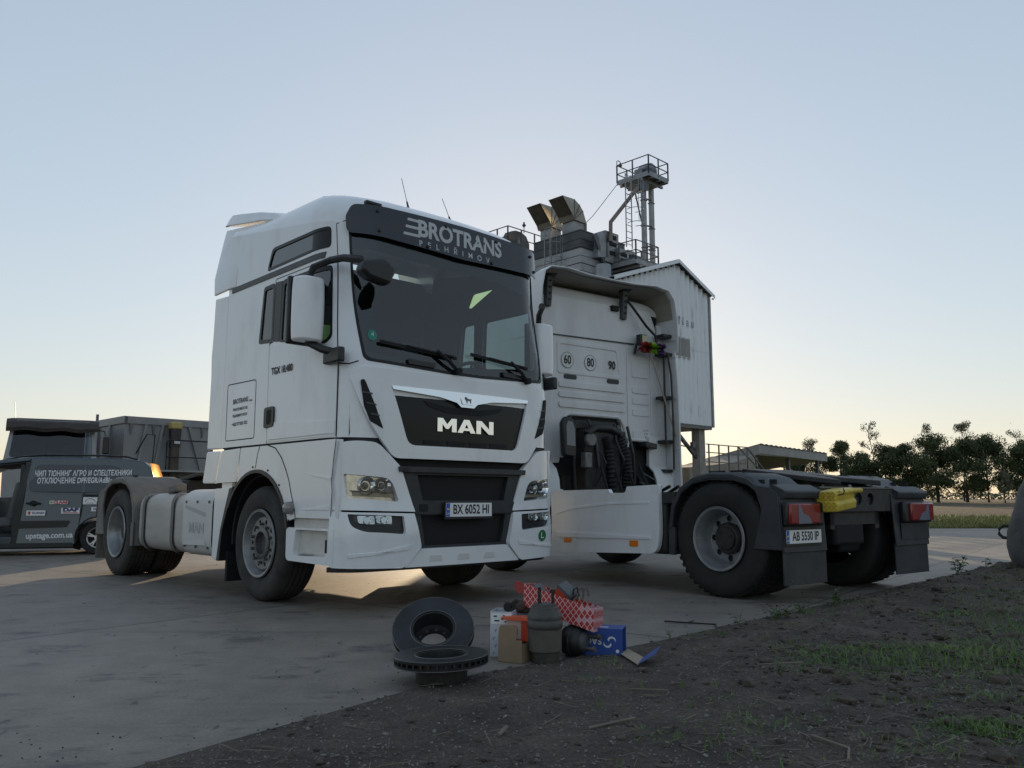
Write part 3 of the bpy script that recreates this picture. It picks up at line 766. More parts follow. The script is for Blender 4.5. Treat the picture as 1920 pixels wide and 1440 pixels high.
patch('tint_band', [(wy(-1.17), 2.955), (wy(-.5), 2.92), (wy(.5), 2.90), (wy(.84), 2.85), (wy(.88), 2.93), (wy(1.17), 2.98), (wy(1.17), 3.09), (wy(-1.17), 3.09)], MATTE_BLACK, ws, -.012, .004, bevel=0)
patch('lower_band', [(wy(-1.02), 1.995), (wy(-.19), 1.962), (wy(.19), 1.962), (wy(1.02), 1.995), (wy(1.03), 2.07), (wy(.3), 2.035), (wy(-.3), 2.035), (wy(-1.03), 2.07)], MATTE_BLACK, ws, -.011, .004, bevel=0)
b = MB(); b.join(bend(flat_mesh(ring_poly(wy(-.955), 2.21, .045, 20)), cabP, -.003)); st = b.build('windscreen_sticker', TEAL_STICKER, ws)
text_on('lettering', '4', .05, lambda u, v, o: cabP(wy(-.955)+u, 2.215+v, o), PLATE_WHITE, st, .0)
# doors: slightly proud skins, waist crease, handles
for mm, sg in ((lambda p: p, -1), (mir, 1)):
    d = patch('door', mm(fillet([(.230, 1.385), (1.348, 1.385), (1.350, 2.10), (1.25, 2.10), (1.06, 2.145), (.378, 2.235), (.214, 2.26)], .02)), WHITE, A, .006, .008)
    patch('waist_line', mm([(.26, 1.56), (1.34, 1.505), (1.34, 1.40), (.26, 1.40)]), WHITE, d, .013, .008, bevel=.005)
    patch('fender_blister', mm(fillet([(.85, 1.855), (1.30, 1.875), (1.36, 1.84), (1.36, 1.60), (1.2, 1.66)], .04)), WHITE, d, .012, .008, bevel=.005) if False else None
    hb = MB(); pl_ = mm(fillet([(.185, 1.505), (.365, 1.515), (.365, 1.695), (.185, 1.69)], .035)); hb.join(bend(flat_mesh(pl_, (), (.05, .05)), cabP, .022, .03))
    hd = hb.build('door_handle', BLACK, d, bevel=.008)
    patch('handle_grip', mm(fillet([(.24, 1.535), (.325, 1.54), (.325, 1.67), (.24, 1.665)], .02)), MATTE_BLACK, d, .0235, .004, bevel=0)
    patch('door_badge', mm([(.29, 1.945), (.54, 1.965), (.54, 1.975), (.29, 1.955)]), CHASSIS, d, .0, .004, bevel=0) if False else None
text_on('model_lettering', 'TGX 18.480', .085, lambda u, v, o: cabP(.47+u, 2.005+v, o), CHASSIS, A, .012, bold=.003, sx=.9)
for tx, sz, zz, m_ in (('BROTRANS', .062, 1.80, INK), ('s.r.o.', .03, 1.79, INK), ('PRAVCE MECH 102', .036, 1.725, GREY_TRIM), ('PELHRIMOV 393 01', .036, 1.665, GREY_TRIM), ('+420 777 851 021', .044, 1.585, INK)):
    ux = -.335 if tx != 's.r.o.' else -.12
    text_on('side_lettering', tx, sz, lambda u, v, o, ux=ux, zz=zz: cabP(ux+u, zz+v+u*.02, o), m_, A, .004, bold=.0012)
# sun visor
VIS = fillet([(wy(-1.21), 3.075), (wy(0), 3.02), (wy(1.21), 3.075), (wy(1.22), 3.22), (wy(1.16), 3.325), (wy(0), 3.335), (wy(-1.16), 3.325), (wy(-1.22), 3.22)], [.06, 0, .06, .02, .05, 0, .05, .02])
def visP(w, z, o): 
    p = cabP(w, min(z, 3.12), .045+o); p.z = z; p.x -= .15*max(0, z-3.2)**1.3 ; return p
vis = patch('sun_visor', VIS, VISOR, A, 0, .008, f=visP, bevel=.002, step=(.06, .06))
text_on('visor_lettering', 'BROTRANS', .205, lambda u, v, o: visP(wy(-.01+u), 3.205+v, o), SILVER_TEXT, vis, .002, bold=.0065, sx=.95)
for dz in (.066, 0, -.066): patch('visor_stripe', [(wy(-.63+dz*.3), 3.192+dz), (wy(-.46+dz*.3), 3.192+dz), (wy(-.46+dz*.3), 3.216+dz), (wy(-.625+dz*.3), 3.216+dz)], SILVER_TEXT, vis, .002, .002, f=visP, bevel=0)
text_on('town_lettering', 'PELHŘIMOV', .072, lambda u, v, o: visP(wy(-.085+u), 3.075+v, o), SILVER_TEXT, vis, .002, bold=.001, space=2.5)
for yy, zz in ((-.92, 3.28), (-.9, 3.11), (-.2, 3.29), (.42, 3.28), (.95, 3.25), (-.4, 3.06), (.35, 3.06), (1.06, 3.12)):
    b = MB(); b.lathe([(.0005, 0.016), (.012, .014), (.016, 0)], visP(wy(yy), zz, .002), 'x', 12); b.build('visor_bolt', BLACK, vis)
# roof lights, antennas
for yy in (-.86, .86): b = MB(); b.box((cab_xf(3.3)-.10-.05*yy*yy, yy, 3.385), (.05, .16, .03)); b.build('roof_light', BLACK, A, bevel=.008)
b = MB(); b.lathe([(.018, 0), (.016, .03), (.007, .045), (.001, .05)], (.98, -.84, 3.46), 'z', 12); b.build('roof_peg', BLACK, A)
for (x0, y0, z0), (x1, y1, z1) in (((.98, -.25, 3.545), (.96, -.33, 3.85)), ((.98, .27, 3.54), (.96, .16, 3.78))):
    b = MB(); p0, p1 = Vector((x0, y0, z0)), Vector((x1, y1, z1)); b.tube([p0, p0.lerp(p1, .12), p0.lerp(p1, .3)], [.018, .011, .008], 8); b.tube([p0.lerp(p1, .3), p1], .0028, 6); b.build('antenna', BLACK, A)
# front panel: flap with grille opening
GR = fillet([(wy(-.62), 1.325), (wy(.62), 1.325), (wy(.785), 1.80), (wy(-.785), 1.80)], [.07, .07, .02, .02])
def frP(w, z, o): return cabP(w, z, o + .02*smooth01((1.9-z)/.3))
flap = patch('front_flap', fillet([(wy(-.76), 1.215), (wy(.76), 1.215), (wy(1.0), 1.50), (wy(1.16), 1.88), (wy(1.05), 1.945), (wy(0), 1.925), (wy(-1.05), 1.945), (wy(-1.16), 1.88), (wy(-1.0), 1.50)], [.06, .06, .2, .06, .05, 0, .05, .06, .2]), WHITE, A, .012, .03, [GR], .006, f=frP)
gr = patch('grille', GR, GLOSS_BLACK, flap, -.012, .01, f=frP, bevel=0)
for z0, z1, w_ in ((1.40, 1.405, .60), (1.735, 1.74, .5)): pass
chrome_poly = [(wy(-.785), 1.805), (wy(.785), 1.805), (wy(.775), 1.775), (wy(.30), 1.745), (wy(.12), 1.71), (wy(.075), 1.675), (wy(-.075), 1.675), (wy(-.12), 1.71), (wy(-.30), 1.745), (wy(-.775), 1.775)]
patch('chrome_strip', chrome_poly, CHROME, flap, .022, .03, f=frP, bevel=.007)
patch('grille_slot', [(wy(-.46), 1.705), (wy(-.18), 1.665), (wy(.18), 1.665), (wy(.46), 1.705), (wy(.4), 1.66), (wy(.2), 1.615), (wy(-.2), 1.615), (wy(-.4), 1.66)], MATTE_BLACK, flap, -.006, .004, f=frP, bevel=0)
for q in (-.45, -.2, .05, .3): patch('grille_slot', [(wy(q), 1.335), (wy(q+.2), 1.335), (wy(q+.2), 1.375), (wy(q-.01), 1.375)], MATTE_BLACK, flap, -.006, .004, f=frP, bevel=0)
patch('badge_plate', fillet([(wy(-.065), 1.70), (wy(.065), 1.70), (wy(.085), 1.785), (wy(-.085), 1.785)], .012), CHROME, flap, .028, .006, f=frP, bevel=.002)
lion = [(-.04, -.025), (-.033, -.025), (-.028, -.005), (-.012, .0), (.005, -.006), (.008, -.025), (.018, -.025), (.02, -.004), (.034, .006), (.04, .022), (.03, .034), (.016, .03), (.004, .018), (-.02, .018), (-.036, .008), (-.046, .02), (-.05, .018), (-.042, -.002)]
patch('badge_emblem', [(wy(-a*.85), 1.738+c*.95) for a, c in lion][::-1], STEEL, flap, .031, .003, f=frP, bevel=0)
LET = {'M': ([(0, 0), (0, 1), (.27, 1), (.5, .56), (.73, 1), (1, 1), (1, 0), (.75, 0), (.75, .56), (.57, .22), (.43, .22), (.25, .56), (.25, 0)], ()),
       'A': ([(0, 0), (.35, 1), (.65, 1), (1, 0), (.72, 0), (.66, .17), (.34, .17), (.28, 0)], ([(.40, .36), (.60, .36), (.5, .66)],)),
       'N': ([(0, 0), (0, 1), (.3, 1), (.74, .40), (.74, 1), (1, 1), (1, 0), (.72, 0), (.26, .6), (.26, 0)], ())}
for k, ch in enumerate('MAN'):
    P_, H_ = LET[ch]; mp_ = lambda q, k=k: (wy(-.322+.218*k+q[0]*.208), 1.455+q[1]*.115)
    patch('badge_lettering', [mp_(q) for q in P_][::-1], CHROME, flap, .006, .016, [[mp_(q) for q in hh] for hh in H_], f=frP, bevel=0, step=(0, 0))
# corner air vents beside the flap
for mm in (lambda p: p, mir):
    patch('corner_vent', mm(fillet([(wy(-1.065), 1.83), (wy(-1.035), 1.835), (wy(-.95), 1.64), (wy(-.865), 1.445), (wy(-.985), 1.50), (wy(-1.035), 1.62)], .015)), MATTE_BLACK, A, .036, .03, bevel=.004)
    for k in range(3):
        zz = 1.545+k*.085; cx = wy(-.94-.032*k)
        patch('vent_slat', mm([(cx-.045, zz+.01), (cx+.035, zz), (cx+.03, zz+.012), (cx-.045, zz+.022)]), GREY_TRIM, A, .041, .006, bevel=0)
# bumper: corner panels, dark centre, lower bar
def buP(w, z, o):
    d = abs(w-2.61)
    return cabP(w, z, o + .035 + .03*smooth01((.9-z)/.3)*smooth01((1.6-d)/.5)) 
b = MB(); b.join(bend(flat_mesh([(wy(-1.3), .47), (wy(1.3), .47), (wy(1.3), 1.43), (wy(-1.3), 1.43)], (), (.1, .2)), cabP, -.03, .03)); b.build('bumper_core', MATTE_BLACK, A)
CORN_UP = fillet([(1.345, .805), (wy(-.55), .785), (wy(-.69), 1.145), (wy(-.91), 1.335), (wy(-1.08), 1.345), (1.385, 1.33)], [.01, .01, .03, .06, .05, .1])
CORN_LO = fillet([(1.35, .365), (wy(-.65), .345), (wy(-.49), .50), (wy(-.56), .772), (1.343, .79)], [.04, .04, .03, .01, .01])
HL = fillet([(wy(-1.175), 1.083), (wy(-.78), 1.052), (wy(-.705), .866), (wy(-1.145), .897)], [.02, .08, .02, .03])
FOG = fillet([(wy(-1.135), .772), (wy(-.665), .752), (wy(-.65), .612), (wy(-1.02), .635), (wy(-1.11), .68)], [.01, .01, .03, .05, .04])
for mm in (lambda p: p, mir):
    cu_ = patch('bumper_corner', mm(CORN_UP), WHITE, A, .0, .05, [mm(HL)], .006, f=buP); cl_ = patch('bumper_corner', mm(CORN_LO), WHITE, A, .0, .05, [mm(FOG)], .006, f=buP)
    patch('styling_crease', mm([(wy(-1.12), .47), (wy(-.62), .49), (wy(-.60), .53), (wy(-1.12), .44)]), WHITE, cl_, .008, .01, f=buP, bevel=.004)
    hl = patch('headlight', mm(HL), mat('lamp reflector', (.75, .76, .78), .16, metal=.9, col2=(.4, .4, .4), noise_scale=9), A, -.05, .01, f=buP, bevel=0)
    sgn = 1 if mm is mir else -1
    lens = MB(); 
    for yy, zz, r_ in ((.845, .99, .062), (1.0, .99, .074)):
        cpt = buP(wy(sgn*yy), zz, -.035); lens.lathe([(r_, .03), (r_*.98, .034), (r_*.72, -.005), (r_*.3, -.03), (.0005, -.032)], cpt, 'x', 24)
    lens.build('lamp_bowl', CHROME, hl)
    lens = MB()
    for yy, zz, r_ in ((.845, .99, .03), (1.0, .99, .03)): lens.lathe([(r_, .0), (r_*.8, .02), (.0005, .028)], buP(wy(sgn*yy), zz, -.05), 'x', 16)
    lens.build('bulb', STEEL, hl)
    patch('indicator', mm([(wy(-1.11), .945), (wy(-.76), .935), (wy(-.74), .90), (wy(-1.105), .912)]), mat('indicator lens', (.36, .35, .30), .3, col2=(.22, .17, .08), noise_scale=10), hl, -.02, .02, f=buP, bevel=.003)
    patch('lamp_divider', mm([(wy(-1.125), .955), (wy(-.75), .945), (wy(-.755), .937), (wy(-1.12), .945)]), GREY_TRIM, hl, -.006, .03, f=buP, bevel=0)
    patch('lens_cover', mm(HL), LAMP_GLASS, hl, -.004, 0, f=buP, bevel=0)
    patch('lamp_surround', mm([(HL[0][0]+(q[0]-HL[0][0])*1., q[1]) for q in HL]), BLACK, hl, -.055, .02, f=buP, bevel=0)
    fg = patch('fog_light', mm(FOG), BLACK, A, -.03, .02, f=buP, bevel=0)
    for yy, w2 in ((.85, .085), (1.0, .075)):
        q = fillet([(wy(-yy-w2*.9), .76), (wy(-yy+w2*.9), .757), (wy(-yy+w2*.9), .69), (wy(-yy-w2*.75), .70)], .015)
        patch('fog_reflector', mm(q), MATS['lamp reflector'], fg, -.012, .02, f=buP, bevel=.004)
        lens = MB(); lens.lathe([(.032, .02), (.02, 0), (.0005, -.004)], buP(wy(sgn*yy), .725, -.02), 'x', 18); lens.build('lamp_bowl', CHROME, fg)
    patch('lens_cover', mm([(wy(-1.09), .775), (wy(-.78), .765), (wy(-.77), .68), (wy(-1.0), .69), (wy(-1.08), .715)]), LAMP_GLASS, fg, -.004, 0, f=buP, bevel=0)
cenP = lambda w, z, o: cabP(w, z, o+.02)
cen = patch('bumper_centre', fillet([(wy(-.49), .485), (wy(.49), .485), (wy(.585), .86), (wy(.70), 1.14), (wy(-.70), 1.14), (wy(-.585), .86)], .015), BUMPER_BLACK, A, .0, .04, [[(wy(-.43), .51), (wy(.43), .51), (wy(.48), .755), (wy(-.48), .755)], [(wy(-.46), .875), (wy(.46), .875), (wy(.52), 1.085), (wy(-.52), 1.085)]], .006, f=cenP)
patch('bumper_mesh', [(wy(-.46), .50), (wy(.46), .50), (wy(.54), 1.10), (wy(-.54), 1.10)], MATTE_BLACK, cen, -.045, .01, f=cenP, bevel=0)
patch('entry_step', fillet([(wy(-.71), 1.105), (wy(.71), 1.105), (wy(.72), 1.15), (wy(-.72), 1.15)], .01), BUMPER_BLACK, cen, .035, .06, f=cenP, bevel=.008)
patch('plate_bar', fillet([(wy(-.56), .765), (wy(.56), .765), (wy(.58), .865), (wy(-.58), .865)], .01), BUMPER_BLACK, cen, .018, .03, f=cenP, bevel=.006)
patch('socket_cover', fillet([(wy(-.51), .785), (wy(-.42), .785), (wy(-.42), .845), (wy(-.51), .845)], .008), MATTE_BLACK, cen, .02, .004, f=cenP, bevel=0)
lowP = lambda w, z, o: cabP(w, z, o+.05)
lb = patch('bumper_bar', fillet([(wy(-.645), .345), (wy(.645), .345), (wy(.48), .49), (wy(-.48), .49)], [.02, .02, .02, .02]), WHITE, A, .0, .05, f=lowP, bevel=.008)
for q in (-.33, -.03, .27): patch('bar_recess', [(wy(q-.075), .385), (wy(q+.065), .385), (wy(q+.05), .435), (wy(q-.06), .435)], mat('recess shade grey', (.6, .6, .6), .4), lb, .004, .004, f=lowP, bevel=.003)  # grey stands for shade in the recesses; the patches sit slightly proud
b = MB(); b.join(bend(flat_mesh([(1.3, .322), (wy(1.31), .322), (wy(1.31), .36), (1.3, .36)], (), (.1, None)), cabP, .0, .08)); b.build('bumper_lip', BLACK, A)
b = MB(); b.span((.3, -1.0, .42), (1.38, 1.0, .47)); b.build('belly_plate', MATTE_BLACK, A)
# number plate
def plate(parent, P0, body, w=.52, h=.115):
    """P0(u, v, off)"""
    q = MB(); q.join(bend(flat_mesh(fillet([(-w/2-.012, -h/2-.02), (w/2+.012, -h/2-.02), (w/2+.012, h/2+.008), (-w/2-.012, h/2+.008)], .008)), P0, .004, .012)); fr = q.build('number_plate', BLACK, parent, bevel=.002)
    q = MB(); q.join(bend(flat_mesh(fillet([(-w/2, -h/2), (w/2, -h/2), (w/2, h/2), (-w/2, h/2)], .006)), P0, .0065, .002)); q.build('plate_face', PLATE_WHITE, fr)
    q = MB(); q.join(bend(flat_mesh([(-w/2+.002, -h/2+.002), (-w/2+.042, -h/2+.002), (-w/2+.042, h/2-.002), (-w/2+.002, h/2-.002)]), P0, .0075, .001)); q.build('plate_band', PLATE_BLUE, fr)
    q = MB(); q.join(bend(flat_mesh([(-w/2+.01, .0), (-w/2+.034, .0), (-w/2+.034, .012), (-w/2+.01, .012)]), P0, .0085, .001)); q.build('plate_flag', PLATE_YELLOW, fr)
    text_on('plate_country', 'UA', .028, lambda u, v, o: P0(u-w/2+.022, v-.032, o), PLATE_WHITE, fr, .0085)
    text_on('plate_lettering', body, .108, lambda u, v, o: P0(u+.022, v, o), INK, fr, .0078, bold=.0025, sx=.80)
plate(A, lambda u, v, o: Vector((1.59+o, .0+u, .798+v)), 'BX 6052 HI')
b = MB(); b.join(bend(flat_mesh(ring_poly(wy(.935), .555, .052, 24)), buP, .004)); ls = b.build('green_sticker', GREEN_STICKER, A)
text_on('sticker_lettering', 'L', .075, lambda u, v, o: buP(wy(.935)+u, .555+v, o), PLATE_WHITE, ls, .006, bold=.002)
# wipers
for y0, y1, zt in ((-.10, -.90, 2.06), (.78, .05, 2.075)):
    b = MB(); p0 = cabP(wy(y0), 1.985, .03); pm = cabP(wy(y0-.24), 2.135, .05); p1 = cabP(wy(y1), 2.155, .03)
    b.tube([p0, p0.lerp(pm, .5)+Vector((.015, 0, 0)), pm], .016, 6); b.bar(pm+Vector((0, .18, -.03)), pm.lerp(p1, .55), .02, .014); b.bar(pm+Vector((-.01, .22, -.04)), p1, .012, .028)
    b.cyl(p0, .03, 'x', .05, 12); b.build('wiper', MATTE_BLACK, A)
for q in (-.42, .66): b = MB(); b.join(bend(flat_mesh(fillet([(wy(q-.2), 2.0), (wy(q+.08), 1.99), (wy(q+.08), 2.03), (wy(q-.2), 2.045)], .012), (), (.08, None)), cabP, .02, .02)); b.build('wiper_cover', BLACK, A, bevel=.004)
# mirrors on both sides
for s in (-1, 1):
    mt = MB(); rows = []
    for i in range(9):                                   # housing: rounded box, front shell white
        z = 2.14 + .53*i/8; k = 1-.06*abs(i/4-1)**3
        rows.append([(1.11 + .13*math.cos(a)*(1 if math.cos(a) > 0 else .35)*k, s*(1.365 + .135*math.copysign(abs(math.sin(a))**.55, math.sin(a))*k), z) for a in [2*math.pi*j/28 for j in range(28)]])
    mt.grid(rows, close_u=True); mt.bm.verts.ensure_lookup_table(); mt.bm.faces.new(mt.bm.verts[:28]); mt.bm.faces.new(mt.bm.verts[-28:])
    mr = mt.build('mirror', WHITE, A, bevel=.02, sharp=60)
    b = MB(); b.box((1.045, s*1.365, 2.405), (.05, .285, .56)); b.build('mirror_back', BLACK, mr, bevel=.015)
    b = MB(); b.box((1.018, s*1.365, 2.405), (.004, .25, .5)); b.build('mirror_glass', CHROME, mr)
    b = MB(); b.tube([(1.33, s*1.22, 2.05), (1.24, s*1.29, 2.08), (1.12, s*1.36, 2.15)], .035, 8); b.box((1.34, s*1.235, 2.02), (.25, .06, .12)); b.build('mirror_arm', BLACK, mr, bevel=.015)
    b = MB(); b.tube([(1.10, s*1.36, 2.65), (1.14, s*1.33, 2.77), (1.28, s*1.24, 2.82)], .03, 8); b.tube([(1.26, s*1.24, 2.82), (1.42, s*1.22, 2.81), (1.60, s*1.16, 2.77)] if s < 0 else [(1.26, s*1.24, 2.82), (1.3, s*1.21, 2.82)], .032, 8); b.build('mirror_bracket', BLACK, mr)
    if s < 0:
        b = MB(); b.prism(fillet([(-1.235, 2.66), (-1.20, 2.74), (-.99, 2.79), (-.89, 2.715), (-.96, 2.575), (-1.17, 2.605)], .035), 'yz', 1.60, 1.72); b.build('kerb_mirror', BLACK, A, bevel=.03, seg=3)
# side lower parts, both sides
for s in (-1, 1):
    f_ = (lambda w, z, o, s=s: Vector((w, s*(1.22+o), z)))
    fl = patch('door_skirt', fillet([(.80, .735), (1.345, .735), (1.36, .95), (1.345, 1.03), (1.40, 1.355), (.27, 1.355), (.42, 1.30), (.60, 1.13), (.70, .95)], [.01, .02, .05, .05, .02, .02, .1, .1, .1]), WHITE, A, .004, .03, f=f_, bevel=.006)
    patch('skirt_crease', [(1.0, 1.085), (1.335, 1.06), (1.335, 1.035)], WHITE, fl, .010, .01, f=f_, bevel=.003); patch('skirt_crease', [(.9, .80), (1.32, .84), (1.32, .80)], WHITE, fl, .010, .01, f=f_, bevel=.003)
    cp = patch('corner_pillar_panel', fillet([(1.352, .735), (1.41, .735), (1.41, 1.35), (1.40, 1.355), (1.356, 1.03), (1.366, .95)], .008), WHITE, A, -.004, .03, f=lambda w, z, o, s=s: Vector((w, s*(1.215+o-(w-1.35)*.25), z)), bevel=.004)
    # wheel arch: white lip with a dark rim, from the rear panel round to the front
    arcp = lambda r_, a0, a1, n=16: [(.05+r_*math.cos(R(a0+(a1-a0)*i/n)), .52+r_*math.sin(R(a0+(a1-a0)*i/n))) for i in range(n+1)]
    lip = arcp(.63, 128, 17) + [(.79, .735), (.70, .955), (.60, 1.135), (.42, 1.305), (.26, 1.355), (-.28, 1.355)]
    patch('arch_panel', lip, WHITE, A, .002, .03, f=f_, bevel=.005)
    patch('arch_trim', arcp(.63, 152, 12) + arcp(.600, 12, 152), BLACK, A, .012, .35, f=f_, bevel=.004)
    patch('rear_skirt', fillet([(-.80, 1.04), (-.36, 1.045), (-.30, 1.355), (-.70, 1.345)], [.01, .01, .01, .03]), WHITE, A, .0, .03, f=f_, bevel=.005)
    b = MB(); b.span((-.72, s*1.19, .88), (-.5, s*1.05, 1.04)); b.build('skirt_bracket', WHITE, A)
    b = MB()                                              # wheel housing
    b.prism(arcp(.60, 185, -10, 20) + arcp(.57, -10, 185, 20), 'xz', s*1.15, s*.75); b.span((-.05, s*.80, .55), (.1, s*.75, 1.3)); b.build('wheel_housing', MATTE_BLACK, A)
    sm = MB(); seam(sm, [(.245, 1.36), (.40, 1.325), (.515, 1.24), (.60, 1.135), (.66, 1.045), (.70, .95), (.775, .80), (.79, .735)], .010, .0065, f_); seam(sm, [(.10, 1.355), (.06, 1.28), (.03, 1.16)], .008, .0045, f_); seam(sm, [(1.348, .735), (1.36, .95), (1.348, 1.03), (1.37, 1.2), (1.40, 1.355)], .010, .0065, f_)
    sm.build('arch_shut_line', MATTE_BLACK, A, recalc=False)
    # repeater lamp, rivets
    b = MB(); b.lathe([(.055, 0), (.052, .04), (.035, .062), (.0005, .068)] if s > 0 else [(.055, 0), (.052, -.04), (.035, -.062), (.0005, -.068)], (.715, s*1.225, .815), 'y', 18); b.build('side_repeater', mat('smoky lens', (.22, .21, .2), .2, coat=.5), A)
    for a in (128, 96, 70, 48, 28, 17): b = MB(); b.cyl((.05+.655*math.cos(R(a)), s*1.226, .52+.655*math.sin(R(a))), .009, 'y', .008, 8); b.build('arch_rivet', BLACK, A)
    # entry step box
    st = patch('step_box', fillet([(.64, .385), (1.385, .375), (1.39, .655), (1.31, .66), (1.29, .655), (.635, .655)], [.05, .03, .02, .02, .02, .03]), WHITE, A, .0, .06, [fillet([(.76, .43), (1.27, .44), (1.31, .60), (1.30, .64), (.79, .64)], .03)], .008, f=f_)
    b = MB(); b.span((.72, s*1.17, .42), (1.36, s*1.03, .70)); b.build('step_well', WHITE_DUSTY, st, bevel=.03)
    b = MB(); b.span((.82, s*1.205, .415), (1.30, s*1.06, .435)); b.build('step_tread', STEEL, st)
    b = MB(); b.span((.72, s*1.19, .655), (1.38, s*1.0, .735)); b.build('step_recess', WHITE_DUSTY, st)
    b = MB(); b.span((1.27, s*1.222, .47), (1.30, s*1.15, .57)); b.build('step_slot', MATTE_BLACK, st)
# rear air deflectors beside and above the cab's back
for s in (-1, 1):
    b = MB(); b.prism(fillet([(-.715, 2.88), (-1.03, 2.895), (-1.045, 2.5), (-1.065, 2.3), (-1.05, 2.1), (-1.06, 1.37), (-.73, 1.365)], .02), 'xz', s*1.215, s*1.18); b.build('side_deflector', WHITE, A, bevel=.012)
    b = MB(); b.prism(fillet([(-.745, 1.345), (-1.06, 1.35), (-1.08, 1.24), (-1.13, 1.04), (-.83, 1.035), (-.80, 1.2)], .03), 'xz', s*1.215, s*1.18); b.build('side_deflector', WHITE, A, bevel=.012)
    rows = []
    for (x0, x1, z0_, z1_) in ((-.60, -1.03, 2.93, 2.93), (-.56, -1.04, 3.1, 3.1), (-.50, -1.06, 3.3, 3.3), (-.40, -1.075, 3.44, 3.5), (-.22, -1.08, 3.515, 3.655)):
        sd0, sd1 = max(0, z0_-3.1)*.24, max(0, z1_-3.1)*.22
        rows.append([(x0+.05, s*(1.222-sd0), z0_), (x0-.03, s*(1.240-sd0), z0_+.01*(z0_ > 3.0)), (x1, s*(1.232-sd1), z1_)])
    b = MB(); b.shell(rows, .03); b.build('side_deflector', WHITE, A, bevel=.008)
XS_D = [(.12, 3.50), (.0, 3.57), (-.34, 3.67), (-.8, 3.765), (-.97, 3.795), (-1.03, 3.775), (-1.075, 3.71)]
rows = []
for j in range(13):
    y = -1.10+2.2*j/12; k = abs(y/1.10)
    rows.append([(x, y, z+.11*(1-k**2.4)) for x, z in XS_D])
low = [(.10, 3.46), (-.02, 3.51), (-.30, 3.57), (-.75, 3.64), (-.97, 3.68), (-1.04, 3.69), (-1.08, 3.695)]
rows = [[(x, -1.135, z) for x, z in low]] + rows + [[(x, 1.135, z) for x, z in low]]
b = MB(); b.shell(rows, .025); b.build('roof_deflector', WHITE, A, bevel=.006)
COVER_SHADE = mat('tank cover press shade', (.40, .40, .40), .55)  # darker grey paints in the shade of the pressed groove and letters
# side tanks
def tank_section(x, s, y0=.55, y1=1.20, z0=.33, z1=.95, r_=.17):
    q = fillet([(y0, z0), (y1, z0), (y1, z1), (y0, z1)], r_, 6); return [(x, s*a, c_) for a, c_ in q]
for s in (-1, 1):
    b = MB(); L0, L1 = -2.90, -.86
    secs = [tank_section(L0, s, .58, 1.15, .38, .90), tank_section(L0-.0+.02, s, .56, 1.185, .345, .945), tank_section(L0+.06, s), tank_section(L1, s)]
    b.grid(secs, close_u=True); b.bm.verts.ensure_lookup_table(); n_ = len(secs[0]); b.bm.faces.new(b.bm.verts[:n_]); b.bm.faces.new(b.bm.verts[-n_:])
    tk = b.build('fuel_tank', TANK, A, sharp=50)
    for xs in (-2.70, -1.87):
        b = MB(); b.grid([tank_section(xs-.035, s, .53, 1.212, .31, .975), tank_section(xs+.035, s, .53, 1.212, .31, .975)], close_u=True); b.build('tank_strap', FENDER_DUSTY, tk)
        b = MB(); b.grid([tank_section(xs+.035, s, .53, 1.208, .312, .972), tank_section(xs+.055, s, .53, 1.208, .312, .972)], close_u=True); b.build('strap_rubber', MATTE_BLACK, tk)
    b = MB(); b.box((-2.2, s*1.04, 1.0), (.26, .12, .09), Matrix.Rotation(R(-6), 3, 'Y')); b.build('filler_cap', FENDER_DUSTY, tk, bevel=.02)
    cv = MB(); cv.grid([tank_section(-1.55, s, .55, 1.222, .325, .985), tank_section(-.84, s, .55, 1.222, .325, .985)], close_u=True); co = cv.build('tank_cover', TANK_COVER, A, sharp=50)
    f_ = lambda w, z, o, s=s: Vector((w, s*(1.222+o), z))
    patch('cover_groove', [(-1.49, .83), (-.98, .755), (-.98, .71), (-1.49, .795)], COVER_SHADE, co, .002, .006, f=f_, bevel=.002); patch('cover_ridge', [(-1.5, .43), (-.97, .44), (-1.0, .49), (-1.5, .455)], TANK_COVER, co, .008, .01, f=f_, bevel=.004)
    text_on('cover_lettering', 'MAN', .14, (lambda u, v, o, s=s: Vector((-1.2+(u if s < 0 else -u), s*(1.222+o), .60+v))), COVER_SHADE, co, .003, bold=.004, sx=1.2)
    for xx in (-1.48, -1.2, -.92):
        for zz in (.86, .42): b = MB(); b.cyl((xx, s*1.223, zz), .014, 'y', .012, 8); b.build('cover_bolt', STEEL, co)
    b = MB(); b.prism(fillet([(-.83, .33), (-.70, .31), (-.66, .6), (-.58, .80), (-.50, .99), (-.83, .985)], .02), 'xz', s*1.215, s*.75); b.build('mud_wing', WHITE, A, bevel=.01)
    b = MB(); b.prism([(-.72, .31), (-.66, .31), (-.62, .6), (-.50, .85), (-.42, 1.0), (-.50, .985), (-.58, .80), (-.66, .6)], 'xz', s*1.218, s*.75); b.build('wing_flap', BLACK, A)
    b = MB(); b.span((-.66, s*1.15, .12), (-.62, s*.80, .40)); b.build('mudflap', MATTE_BLACK, A)
